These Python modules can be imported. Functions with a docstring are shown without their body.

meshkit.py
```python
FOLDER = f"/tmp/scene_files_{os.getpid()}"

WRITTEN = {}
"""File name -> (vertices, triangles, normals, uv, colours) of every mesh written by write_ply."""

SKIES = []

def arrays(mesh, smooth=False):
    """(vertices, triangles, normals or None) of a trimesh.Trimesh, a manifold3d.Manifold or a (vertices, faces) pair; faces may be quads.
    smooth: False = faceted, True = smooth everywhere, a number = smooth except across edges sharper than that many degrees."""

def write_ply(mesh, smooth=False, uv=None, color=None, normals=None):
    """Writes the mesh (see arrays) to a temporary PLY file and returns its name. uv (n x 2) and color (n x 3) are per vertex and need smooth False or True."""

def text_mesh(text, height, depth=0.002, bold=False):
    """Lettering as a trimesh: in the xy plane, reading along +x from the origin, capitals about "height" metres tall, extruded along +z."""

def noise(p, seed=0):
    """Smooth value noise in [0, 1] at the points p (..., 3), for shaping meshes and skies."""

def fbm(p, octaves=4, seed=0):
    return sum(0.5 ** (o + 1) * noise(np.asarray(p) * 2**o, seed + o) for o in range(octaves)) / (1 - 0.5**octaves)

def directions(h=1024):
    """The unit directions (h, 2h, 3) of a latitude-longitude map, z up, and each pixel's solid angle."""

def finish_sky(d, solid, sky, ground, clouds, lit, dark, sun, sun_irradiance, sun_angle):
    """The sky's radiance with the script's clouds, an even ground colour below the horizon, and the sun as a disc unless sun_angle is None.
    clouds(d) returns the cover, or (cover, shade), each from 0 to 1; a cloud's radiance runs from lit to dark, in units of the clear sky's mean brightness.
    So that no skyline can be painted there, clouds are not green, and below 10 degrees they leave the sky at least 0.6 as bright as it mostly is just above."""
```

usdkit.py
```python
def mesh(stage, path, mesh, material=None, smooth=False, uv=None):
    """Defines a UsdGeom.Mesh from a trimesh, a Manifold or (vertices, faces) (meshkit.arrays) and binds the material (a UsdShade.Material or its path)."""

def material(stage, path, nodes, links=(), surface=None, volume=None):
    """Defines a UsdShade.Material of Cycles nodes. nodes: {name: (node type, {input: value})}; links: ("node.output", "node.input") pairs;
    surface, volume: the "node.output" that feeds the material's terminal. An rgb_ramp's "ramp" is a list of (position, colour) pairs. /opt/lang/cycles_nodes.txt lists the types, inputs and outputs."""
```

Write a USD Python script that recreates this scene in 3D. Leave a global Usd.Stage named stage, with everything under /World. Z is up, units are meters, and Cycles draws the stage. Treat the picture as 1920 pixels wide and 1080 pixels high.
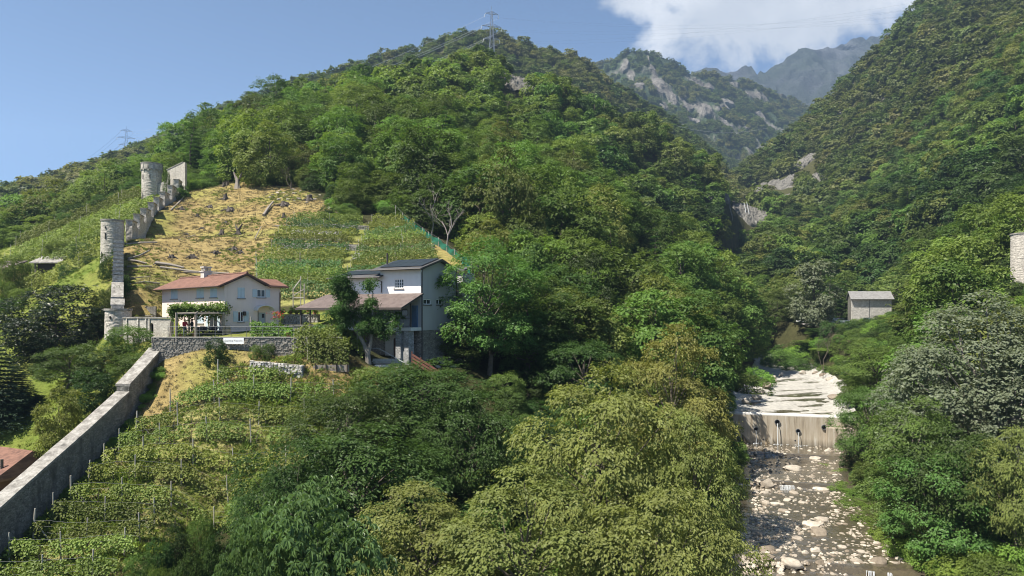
import math, numpy as np, trimesh, usdkit, meshkit
from scipy.interpolate import LinearNDInterpolator, NearestNDInterpolator, RegularGridInterpolator
from scipy.ndimage import gaussian_filter
from pxr import Usd, UsdGeom, UsdLux, UsdShade, Gf, Sdf, Vt

# ------------------------------------------------------------------ camera, sky, sun, exposure
stage = Usd.Stage.CreateInMemory()
UsdGeom.SetStageUpAxis(stage, 'Z'); UsdGeom.SetStageMetersPerUnit(stage, 1.0)
UsdGeom.Xform.Define(stage, '/World')
F = 1300.0                      # focal length in pixels of the 1920 px wide photograph; eye level is at row 590
cam = UsdGeom.Camera.Define(stage, '/World/camera')
cam.CreateHorizontalApertureAttr(36.0); cam.CreateFocalLengthAttr(36 * F / 1920)
cam.CreateVerticalApertureOffsetAttr(36 * 50 / 1920)
cam.CreateClippingRangeAttr(Gf.Vec2f(0.5, 30000))
cam.CreateExposureAttr(1.4)
UsdGeom.Xformable(cam).AddRotateXOp().Set(90)
SUN_EL, SUN_AZ = math.radians(57), math.atan2(-0.88, -0.47)
SUN = np.array([math.sin(SUN_AZ) * math.cos(SUN_EL), math.cos(SUN_AZ) * math.cos(SUN_EL), math.sin(SUN_EL)])
sun = UsdLux.DistantLight.Define(stage, '/World/sun')
sun.CreateIntensityAttr(1.25); sun.CreateAngleAttr(0.5); sun.CreateNormalizeAttr(True); sun.CreateColorAttr(Gf.Vec3f(1.0, 0.94, 0.83))
UsdGeom.Xformable(sun).AddTransformOp().Set(Gf.Matrix4d().SetLookAt(Gf.Vec3d(*SUN), Gf.Vec3d(0, 0, 0), Gf.Vec3d(0, 0, 1)).GetInverse())
L = '/World/Looks/'
def material(name, nodes, links=(), surface='p.BSDF', volume=None):
    return usdkit.material(stage, L + name.replace('-', '_'), nodes, links, surface=surface, volume=volume)
# sky with one cloud bank over the valley; away from it thin scattered cloud
skym = material('sky', {
    's': ('sky_texture', {'sky_type': 'single_scattering', 'sun_disc': False, 'sun_elevation': SUN_EL, 'sun_rotation': SUN_AZ, 'altitude': 800, 'air_density': 0.62, 'aerosol_density': 0.25, 'ozone_density': 1.0}),
    't': ('texture_coordinate', {}),
    'd1': ('vector_math', {'math_type': 'subtract', 'vector2': (0.335, 0.85, 0.468)}),
    'd2': ('vector_math', {'math_type': 'multiply', 'vector2': (0.86, 0.6, 1.15)}),
    'len': ('vector_math', {'math_type': 'length'}),
    'n': ('noise_texture', {'scale': 9.0, 'detail': 7.0, 'roughness': 0.58, 'distortion': 0.3}),
    'n2': ('noise_texture', {'scale': 7.0, 'detail': 4.0, 'roughness': 0.5}),
    'a1': ('math', {'math_type': 'multiply_add', 'value2': 0.30, 'value3': 0.036}),
    'a2': ('math', {'math_type': 'subtract'}),
    'mr': ('map_range', {'range_type': 'smoothstep', 'from_min': -0.022, 'from_max': 0.034, 'to_min': 0.0, 'to_max': 1.0, 'clamp': True}),
    'cr': ('rgb_ramp', {'ramp': [(0.0, (4.3, 4.45, 4.75)), (0.40, (5.0, 5.1, 5.3)), (0.56, (6.7, 6.7, 6.75)), (0.75, (7.6, 7.55, 7.5)), (1.0, (7.8, 7.7, 7.6))]}),
    'tint': ('mix_color', {'blend_type': 'multiply', 'fac': 1.0, 'b': (0.69, 0.90, 1.05), 'use_clamp': False}),
    'mx': ('mix_color', {'blend_type': 'mix', 'use_clamp': True}),
    'b': ('background_shader', {'strength': 0.05})},
    [('t.generated', 'd1.vector1'), ('d1.vector', 'd2.vector1'), ('d2.vector', 'len.vector1'), ('t.generated', 'n.vector'), ('t.generated', 'n2.vector'),
     ('n.fac', 'a1.value1'), ('a1.value', 'a2.value1'), ('len.value', 'a2.value2'), ('a2.value', 'mr.value'), ('mr.result', 'mx.fac'),
     ('s.color', 'tint.a'), ('tint.result', 'mx.a'), ('n2.fac', 'cr.fac'), ('cr.color', 'mx.b'), ('mx.result', 'b.color')], surface='b.background')
dome = UsdLux.DomeLight.Define(stage, '/World/sky')
UsdShade.MaterialBindingAPI.Apply(dome.GetPrim()).Bind(skym)

# ------------------------------------------------------------------ helpers
def G(px, py, D): return np.array([(px - 960) / F * D, D, (590 - py) / F * D])
_used = {}
def path_for(parent, name):
    base = (parent.GetPath().pathString if parent is not None else '/World') + '/' + name
    n = _used.get(base, 0); _used[base] = n + 1
    return base if n == 0 else f'{base}_{n:03d}'
def keys(prim, label=None, cat=None, group=None, kind=None):
    for k, v in (('label', label), ('category', cat), ('group', group), ('kind', kind)):
        if v: prim.SetCustomDataByKey(k, v)
    return prim
def thing(name, label, cat, loc=(0, 0, 0), rz=0.0, scale=None, group=None, ref=None, tilt=None):
    x = UsdGeom.Xform.Define(stage, path_for(None, name))
    x.AddTranslateOp().Set(Gf.Vec3d(*map(float, loc)))
    if rz: x.AddRotateZOp().Set(float(rz))
    if tilt: x.AddRotateXOp().Set(float(tilt))
    if scale is not None: x.AddScaleOp().Set(Gf.Vec3f(*map(float, np.broadcast_to(scale, 3))))
    p = x.GetPrim()
    if ref: p.GetReferences().AddInternalReference(ref); p.SetInstanceable(True)
    return keys(p, label, cat, group)
def part(parent, name, m, mat, smooth=False, label=None, kind=None):
    pr = usdkit.mesh(stage, path_for(parent, name), m, mat, smooth=smooth).GetPrim()
    return keys(pr, label, kind=kind)
def single(name, m, mat, label, cat, group=None, smooth=False):
    return keys(usdkit.mesh(stage, path_for(None, name), m, mat, smooth=smooth).GetPrim(), label, cat, group)
def struct(name, m, mat, smooth=False, kind='structure'):
    return keys(usdkit.mesh(stage, path_for(None, name), m, mat, smooth=smooth).GetPrim(), kind=kind)
def kind_class(name):
    return stage.CreateClassPrim('/World/_' + name)
def merge(ms):
    vs, fs, n = [], [], 0
    for m in ms:
        v, f = (m.vertices, m.faces) if hasattr(m, 'vertices') else m
        vs.append(np.asarray(v, float)); fs.append(np.asarray(f) + n); n += len(v)
    return np.vstack(vs), np.vstack(fs)
BOXF = np.array([[0, 2, 1], [0, 3, 2], [4, 5, 6], [4, 6, 7], [0, 1, 5], [0, 5, 4], [1, 2, 6], [1, 6, 5], [2, 3, 7], [2, 7, 6], [3, 0, 4], [3, 4, 7]])
def hexa(b, t): return np.vstack([b, t]).astype(float), BOXF      # bottom 4 and top 4 corners, counter-clockwise from above
def box(x0, x1, y0, y1, z0, z1):
    c = [(x0, y0), (x1, y0), (x1, y1), (x0, y1)]
    return hexa([(*p, z0) for p in c], [(*p, z1) for p in c])
def tube(pts, rad, sides=5, cap=True):
    p = np.asarray(pts, float); r = np.broadcast_to(np.asarray(rad, float), (len(p),))
    t = np.gradient(p, axis=0); t /= np.linalg.norm(t, axis=1, keepdims=True) + 1e-9
    ref = np.where(np.abs(t[:, 2:]) < 0.92, [[0, 0, 1.0]], [[1.0, 0, 0]])
    a = np.cross(t, ref); a /= np.linalg.norm(a, axis=1, keepdims=True) + 1e-9
    b = np.cross(t, a); an = np.arange(sides) * 2 * np.pi / sides
    v = (p[:, None] + r[:, None, None] * (np.cos(an)[None, :, None] * a[:, None] + np.sin(an)[None, :, None] * b[:, None])).reshape(-1, 3)
    f = []
    for i in range(len(p) - 1):
        for j in range(sides):
            k = (j + 1) % sides
            f += [[i * sides + j, i * sides + k, (i + 1) * sides + k], [i * sides + j, (i + 1) * sides + k, (i + 1) * sides + j]]
    if cap:
        n = len(v); v = np.vstack([v, p[:1], p[-1:]]); e = (len(p) - 1) * sides
        for j in range(sides):
            k = (j + 1) % sides
            f += [[n, k, j], [n + 1, e + j, e + k]]
    return v, np.array(f)
def bar(p, q, w, h=None):
    """A square bar between two points."""
    p, q = np.asarray(p, float), np.asarray(q, float); h = h or w
    t = (q - p) / np.linalg.norm(q - p); up = np.array([0, 0, 1.0]) if abs(t[2]) < 0.95 else np.array([0, 1.0, 0])
    s = np.cross(t, up); s /= np.linalg.norm(s); u = np.cross(s, t)
    c = [(-s * w - u * h) / 2, (s * w - u * h) / 2, (s * w + u * h) / 2, (-s * w + u * h) / 2]
    return hexa([p + x for x in c][::-1], [q + x for x in c][::-1])
def cyl(c, r, z0, z1, n=20, r1=None):
    r1 = r if r1 is None else r1
    return tube([(c[0], c[1], z0), (c[0], c[1], z1)], [r, r1], n)
def place(m, loc=(0, 0, 0), rz=0.0, sc=1.0):
    v, f = (m.vertices, m.faces) if hasattr(m, 'vertices') else m
    c, s = math.cos(rz), math.sin(rz)
    return (np.asarray(v) * sc) @ np.array([[c, s, 0], [-s, c, 0], [0, 0, 1.0]]) + np.asarray(loc, float), f

# ------------------------------------------------------------------ materials
def plain(name, col, rough=0.7, var=0.12, scale=6.0, metallic=0.0, bump=0.0, spec=0.4):
    c = np.array(col)
    n = {'g': ('geometry', {}), 'n': ('noise_texture', {'scale': scale, 'detail': 5.0, 'roughness': 0.6}),
         'r': ('rgb_ramp', {'ramp': [(0.25, tuple(c * (1 - var))), (0.75, tuple(np.minimum(c * (1 + var), 0.92)))]}),
         'p': ('principled_bsdf', {'roughness': rough, 'metallic': metallic, 'specular_ior_level': spec})}
    l = [('g.position', 'n.vector'), ('n.fac', 'r.fac'), ('r.color', 'p.base_color')]
    if bump: n['b'] = ('bump', {'strength': bump, 'distance': 0.05}); l += [('n.fac', 'b.height'), ('b.normal', 'p.normal')]
    return material(name, n, l)
LIFT = np.array([2.05, 1.88, 1.5])
def leafmat(name, a, b, rough=0.5, trans=0.42, vmin=0.62, vmax=1.32, spec=0.22, accent=None, share=0.0, lift=None):
    """Leaves run from colour a to b leaf by leaf; every plant is a little lighter, darker, yellower or bluer than the next."""
    a, b = np.array(a) * (LIFT if lift is None else lift), np.array(b) * (LIFT if lift is None else lift)
    ra = [(0.0, a), (1.0 - share if accent else 1.0, b)] + ([(min(1.0, 1.0 - share + 0.01), accent), (1.0, accent)] if accent else [])
    n = {'g': ('geometry', {}), 'o': ('object_info', {}), 'r': ('rgb_ramp', {'ramp': ra}),
         'nz': ('noise_texture', {'scale': 0.55, 'detail': 2.0}), 'nm': ('map_range', {'from_min': 0.3, 'from_max': 0.7, 'to_min': 0.8, 'to_max': 1.2}),
         'v': ('map_range', {'to_min': vmin, 'to_max': vmax}), 'm': ('math', {'math_type': 'multiply'}),
         'w': ('white_noise_texture', {'dimensions': '1D'}), 'h': ('map_range', {'to_min': 0.472, 'to_max': 0.518}),
         'hs': ('hsv', {'saturation': 0.87, 'fac': 1.0}), 'p': ('principled_bsdf', {'roughness': rough, 'specular_ior_level': spec}),
         't': ('translucent_bsdf', {}), 'tc': ('mix_color', {'blend_type': 'multiply', 'fac': 1.0, 'b': (1.0, 1.05, 0.55)}), 'mx': ('mix_closure', {'fac': trans})}
    l = [('g.random_per_island', 'r.fac'), ('r.color', 'hs.color'), ('o.random', 'v.value'), ('g.position', 'nz.vector'), ('nz.fac', 'nm.value'),
         ('v.result', 'm.value1'), ('nm.result', 'm.value2'), ('m.value', 'hs.value'), ('o.random', 'w.w'), ('w.value', 'h.value'), ('h.result', 'hs.hue'),
         ('hs.color', 'p.base_color'), ('hs.color', 'tc.a'), ('tc.result', 't.color'), ('p.BSDF', 'mx.closure1'), ('t.BSDF', 'mx.closure2')]
    return material(name, n, l, surface='mx.closure')
LEAF = {
    'linden': leafmat('leaf_linden', (0.088, 0.110, 0.024), (0.162, 0.182, 0.046), accent=(0.52, 0.53, 0.28), share=0.30, vmin=0.92, vmax=1.12),
    'dark': leafmat('leaf_dark', (0.022, 0.050, 0.010), (0.050, 0.090, 0.018), rough=0.45, lift=np.array([2.2, 2.0, 1.45])),
    'bright': leafmat('leaf_bright', (0.048, 0.095, 0.012), (0.095, 0.150, 0.020), lift=np.array([2.3, 2.05, 1.4])),
    'mid': leafmat('leaf_mid', (0.038, 0.078, 0.012), (0.080, 0.120, 0.020), lift=np.array([2.3, 2.05, 1.4])),
    'olive': leafmat('leaf_olive', (0.060, 0.085, 0.020), (0.110, 0.125, 0.034), lift=np.array([2.3, 2.05, 1.4])),
    'bloom': leafmat('leaf_bloom', (0.060, 0.088, 0.018), (0.095, 0.120, 0.026), accent=(0.25, 0.235, 0.085), share=0.35, lift=np.array([2.3, 2.05, 1.4])),
    'silver': leafmat('leaf_silver', (0.075, 0.095, 0.055), (0.120, 0.140, 0.085), accent=(0.30, 0.34, 0.27), share=0.30, rough=0.4, lift=2.1, vmin=0.92, vmax=1.08),
    'alder': leafmat('leaf_alder', (0.040, 0.085, 0.014), (0.085, 0.140, 0.024), rough=0.42),
    'chestnut': leafmat('leaf_chestnut', (0.050, 0.088, 0.028), (0.120, 0.165, 0.058), vmin=0.95, vmax=1.1, rough=0.35, spec=0.4),
    'magnolia': leafmat('leaf_magnolia', (0.010, 0.022, 0.006), (0.026, 0.042, 0.010), rough=0.38, spec=0.5, accent=(0.09, 0.07, 0.03), share=0.10),
    'spruce': leafmat('leaf_spruce', (0.030, 0.055, 0.048), (0.075, 0.110, 0.095), rough=0.5),
    'vine': leafmat('leaf_vine', (0.080, 0.120, 0.020), (0.150, 0.190, 0.036), accent=(0.30, 0.31, 0.08), share=0.15),
    'vine_blue': leafmat('leaf_vine_blue', (0.040, 0.085, 0.028), (0.085, 0.135, 0.048)),
    'hedge': leafmat('leaf_hedge', (0.095, 0.115, 0.018), (0.150, 0.155, 0.030)),
    'fresh': leafmat('leaf_fresh', (0.070, 0.140, 0.010), (0.140, 0.210, 0.022)),
    'brush': leafmat('leaf_brush', (0.065, 0.065, 0.042), (0.115, 0.105, 0.075)),
    'lilac': leafmat('leaf_lilac', (0.045, 0.06, 0.035), (0.09, 0.08, 0.07), accent=(0.22, 0.13, 0.24), share=0.4),
    'dry': leafmat('leaf_dry', (0.14, 0.115, 0.055), (0.22, 0.185, 0.10), trans=0.15, lift=np.array([1.75, 1.75, 1.75])),
    'grass': leafmat('leaf_grass', (0.085, 0.130, 0.016), (0.160, 0.200, 0.030)),
    'far': leafmat('leaf_far', (0.035, 0.060, 0.014), (0.070, 0.092, 0.024), vmin=0.6, vmax=1.3, lift=np.array([2.3, 2.05, 1.4])),
    'far_olive': leafmat('leaf_far_olive', (0.046, 0.066, 0.020), (0.078, 0.096, 0.032), vmin=0.7, vmax=1.3, lift=np.array([2.3, 2.05, 1.4])),
    'far_bloom': leafmat('leaf_far_bloom', (0.060, 0.074, 0.026), (0.112, 0.118, 0.048), vmin=0.7, vmax=1.3, lift=np.array([2.3, 2.05, 1.4])),
}
BARK = plain('bark', (0.11, 0.09, 0.07), 0.9, 0.35, 3.0, bump=0.4)
BARK_PALE = plain('bark_pale', (0.25, 0.22, 0.19), 0.85, 0.25, 4.0, bump=0.3)
WOOD_GREY = plain('weathered_wood', (0.22, 0.19, 0.16), 0.85, 0.3, 5.0, bump=0.3)
WOOD_DARK = plain('dark_wood', (0.055, 0.038, 0.028), 0.7, 0.3, 8.0)
STUMP = plain('charred_wood', (0.075, 0.062, 0.052), 0.9, 0.5, 4.0, bump=0.4)
POST = plain('post_wood', (0.36, 0.33, 0.28), 0.85, 0.2, 6.0)
METAL = plain('grey_metal', (0.10, 0.105, 0.11), 0.6, 0.1, 8.0)
STEEL = plain('galvanised_steel', (0.30, 0.33, 0.38), 0.5, 0.1, 2.0, metallic=0.4)
WHITE = plain('white_paint', (0.80, 0.79, 0.77), 0.6, 0.03)
DARK = plain('dark_opening', (0.010, 0.010, 0.011), 0.8, 0.1)
def masonry(name, base, dark, scale=1.0, stain=0.5, stones=True, bump=0.5):
    """Old rendered rubble: stones show through, with lichen and rain stains."""
    b, d = np.array(base), np.array(dark)
    n = {'g': ('geometry', {}), 'mp': ('mapping', {'scale': (scale, scale, scale * 1.9)}), 'v': ('voronoi_texture', {'feature': 'distance_to_edge', 'scale': 2.6}),
         'vc': ('voronoi_texture', {'feature': 'f1', 'scale': 2.6}), 'vb': ('rgb_to_bw', {}),
         'vr': ('rgb_ramp', {'ramp': [(0.0, tuple(d)), (0.07, tuple(b * 0.85)), (1.0, tuple(b))]}),
         'cm': ('map_range', {'to_min': 0.62, 'to_max': 1.25}), 'hs': ('hsv', {}),
         'ms': ('mapping', {'scale': (1.2, 1.2, 0.28)}), 'n': ('noise_texture', {'scale': 1.1, 'detail': 7.0, 'roughness': 0.65}),
         'sr': ('map_range', {'from_min': 0.46, 'from_max': 0.66, 'to_min': 0.0, 'to_max': stain, 'clamp': True}),
         'mx': ('mix_color', {'b': tuple(d)}), 'nb': ('noise_texture', {'scale': 9.0, 'detail': 4.0}),
         'ad': ('math', {'math_type': 'multiply_add', 'value2': 0.35}), 'cl': ('math', {'math_type': 'minimum', 'value2': 0.12}),
         'b': ('bump', {'strength': bump, 'distance': 0.12}), 'p': ('principled_bsdf', {'roughness': 0.88, 'specular_ior_level': 0.25})}
    l = [('g.position', 'mp.vector'), ('mp.vector', 'v.vector'), ('mp.vector', 'vc.vector'), ('vc.color', 'vb.color'), ('v.distance', 'vr.fac'), ('vb.val', 'cm.value'), ('vr.color', 'hs.color'), ('cm.result', 'hs.value'),
         ('g.position', 'ms.vector'), ('ms.vector', 'n.vector'), ('n.fac', 'sr.value'), ('sr.result', 'mx.fac'), ('hs.color', 'mx.a'), ('mx.result', 'p.base_color'),
         ('g.position', 'nb.vector'), ('v.distance', 'cl.value1'), ('nb.fac', 'ad.value1'), ('cl.value', 'ad.value3'), ('ad.value', 'b.height'), ('b.normal', 'p.normal')]
    return material(name, n, l)
CASTLE = masonry('castle_masonry', (0.53, 0.49, 0.43), (0.22, 0.20, 0.18), 1.5, 0.5, bump=0.3)
def lichen(name, ramp, scale=1.6, bump=0.4, zs=1.0):
    n = {'g': ('geometry', {}), 'mp': ('mapping', {'scale': (1, 1, zs)}), 'n': ('noise_texture', {'scale': scale, 'detail': 9.0, 'roughness': 0.72}), 'r': ('rgb_ramp', {'ramp': ramp}), 'f': ('noise_texture', {'scale': 14.0, 'detail': 5.0, 'roughness': 0.7}), 'm': ('map_range', {'from_min': 0.3, 'from_max': 0.7, 'to_min': 0.7, 'to_max': 1.25}), 'h': ('hsv', {}), 'b': ('bump', {'strength': bump, 'distance': 0.06}), 'p': ('principled_bsdf', {'roughness': 0.92, 'specular_ior_level': 0.2})}
    return material(name, n, [('g.position', 'mp.vector'), ('mp.vector', 'n.vector'), ('n.fac', 'r.fac'), ('r.color', 'h.color'), ('g.position', 'f.vector'), ('f.fac', 'm.value'), ('m.result', 'h.value'), ('h.color', 'p.base_color'), ('f.fac', 'b.height'), ('b.normal', 'p.normal')])
COPING = lichen('coping_stone', [(0.32, (0.085, 0.08, 0.075)), (0.45, (0.19, 0.178, 0.16)), (0.58, (0.30, 0.285, 0.26)), (0.7, (0.40, 0.385, 0.36))])
LONGWALL = masonry('old_wall_render', (0.23, 0.22, 0.195), (0.06, 0.058, 0.052), 1.7, 0.85, bump=0.5)
RUBBLE = masonry('rubble_wall', (0.34, 0.315, 0.275), (0.055, 0.05, 0.045), 1.3, 0.4, bump=0.8)
ROCK = lichen('grey_rock', [(0.30, (0.035, 0.034, 0.030)), (0.43, (0.085, 0.080, 0.072)), (0.58, (0.16, 0.152, 0.138)), (0.74, (0.25, 0.24, 0.22))], 0.8, 1.0, 0.6)
def stonemat(name, a, b, scale=4.0, rough=0.85):
    n = {'g': ('geometry', {}), 'o': ('object_info', {}), 'ri': ('rgb_ramp', {'ramp': [(0.0, a), (0.5, tuple((np.array(a) + b) / 2)), (1.0, b)]}), 'n': ('noise_texture', {'scale': scale, 'detail': 6.0, 'roughness': 0.65}),
         'm': ('map_range', {'from_min': 0.25, 'from_max': 0.75, 'to_min': 0.62, 'to_max': 1.25}), 'hs': ('hsv', {}), 'ad': ('math', {'math_type': 'add'}), 'fr': ('math', {'math_type': 'fraction'}),
         'b': ('bump', {'strength': 0.5, 'distance': 0.06}), 'p': ('principled_bsdf', {'roughness': rough, 'specular_ior_level': 0.3})}
    return material(name, n, [('g.random_per_island', 'ad.value1'), ('o.random', 'ad.value2'), ('ad.value', 'fr.value1'), ('fr.value', 'ri.fac'), ('ri.color', 'hs.color'), ('g.position', 'n.vector'), ('n.fac', 'm.value'), ('m.result', 'hs.value'),
                              ('hs.color', 'p.base_color'), ('n.fac', 'b.height'), ('b.normal', 'p.normal')])
WALLSTONE = stonemat('wall_stone', (0.17, 0.157, 0.135), (0.62, 0.59, 0.54))
RIVERSTONE = stonemat('river_stone', (0.16, 0.128, 0.095), (0.42, 0.375, 0.315), 2.5)
def tiles(name, a, b, across, row, along=(1, 0), rough=0.75):
    """Roof tiles: courses climb with height, tile edges run along the eaves direction."""
    a_, b_ = np.array(a), np.array(b)
    n = {'g': ('geometry', {}), 'dot': ('vector_math', {'math_type': 'dot_product', 'vector2': (along[0], along[1], 0.0)}), 'sx': ('separate_xyz', {}), 'mz': ('math', {'math_type': 'multiply', 'value2': 1.0 / row}),
         'mu': ('math', {'math_type': 'multiply', 'value2': 1.0 / across}), 'fz': ('math', {'math_type': 'fraction'}), 'flz': ('math', {'math_type': 'floor'}), 'flu': ('math', {'math_type': 'floor'}),
         'cx': ('combine_xyz', {}), 'w': ('white_noise_texture', {'dimensions': '3D'}), 'su': ('math', {'math_type': 'pingpong', 'value2': 0.5}),
         'n': ('noise_texture', {'scale': 1.2, 'detail': 5.0}), 'mxv': ('math', {'math_type': 'multiply_add', 'value2': 0.45}), 'r': ('rgb_ramp', {'ramp': [(0.2, tuple(a_)), (0.9, tuple(b_))]}),
         'h': ('math', {'math_type': 'multiply_add', 'value2': -0.8}), 'b': ('bump', {'strength': 0.9, 'distance': 0.06}), 'p': ('principled_bsdf', {'roughness': rough, 'specular_ior_level': 0.3})}
    l = [('g.position', 'dot.vector1'), ('dot.value', 'mu.value1'), ('g.position', 'sx.vector'), ('sx.z', 'mz.value1'), ('mz.value', 'fz.value1'), ('mz.value', 'flz.value1'), ('mu.value', 'flu.value1'),
         ('flu.value', 'cx.x'), ('flz.value', 'cx.y'), ('cx.vector', 'w.vector'), ('mu.value', 'su.value1'), ('g.position', 'n.vector'), ('w.value', 'mxv.value1'), ('n.fac', 'mxv.value3'), ('mxv.value', 'r.fac'),
         ('r.color', 'p.base_color'), ('fz.value', 'h.value1'), ('su.value', 'h.value3'), ('h.value', 'b.height'), ('b.normal', 'p.normal')]
    return material(name, n, l)
def render_wall(name, col, streak=0.15):
    c = np.array(col)
    n = {'g': ('geometry', {}), 'mp': ('mapping', {'scale': (2.0, 2.0, 0.25)}), 'n': ('noise_texture', {'scale': 1.0, 'detail': 6.0, 'roughness': 0.6}), 'f': ('noise_texture', {'scale': 40.0, 'detail': 2.0}),
         'r': ('rgb_ramp', {'ramp': [(0.25, tuple(c * (1 - streak))), (0.6, tuple(c)), (0.8, tuple(np.minimum(c * 1.04, .85)))]}), 'b': ('bump', {'strength': 0.15, 'distance': 0.01}), 'p': ('principled_bsdf', {'roughness': 0.9, 'specular_ior_level': 0.2})}
    return material(name, n, [('g.position', 'mp.vector'), ('mp.vector', 'n.vector'), ('n.fac', 'r.fac'), ('r.color', 'p.base_color'), ('g.position', 'f.vector'), ('f.fac', 'b.height'), ('b.normal', 'p.normal')])
SOLAR = plain('solar_glass', (0.022, 0.026, 0.034), 0.25, 0.1, 3.0, spec=0.5)
GLASS = material('window_glass', {'t': ('principled_bsdf', {'base_color': (0.025, 0.03, 0.035), 'roughness': 0.08, 'specular_ior_level': 0.6})}, surface='t.BSDF')

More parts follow.
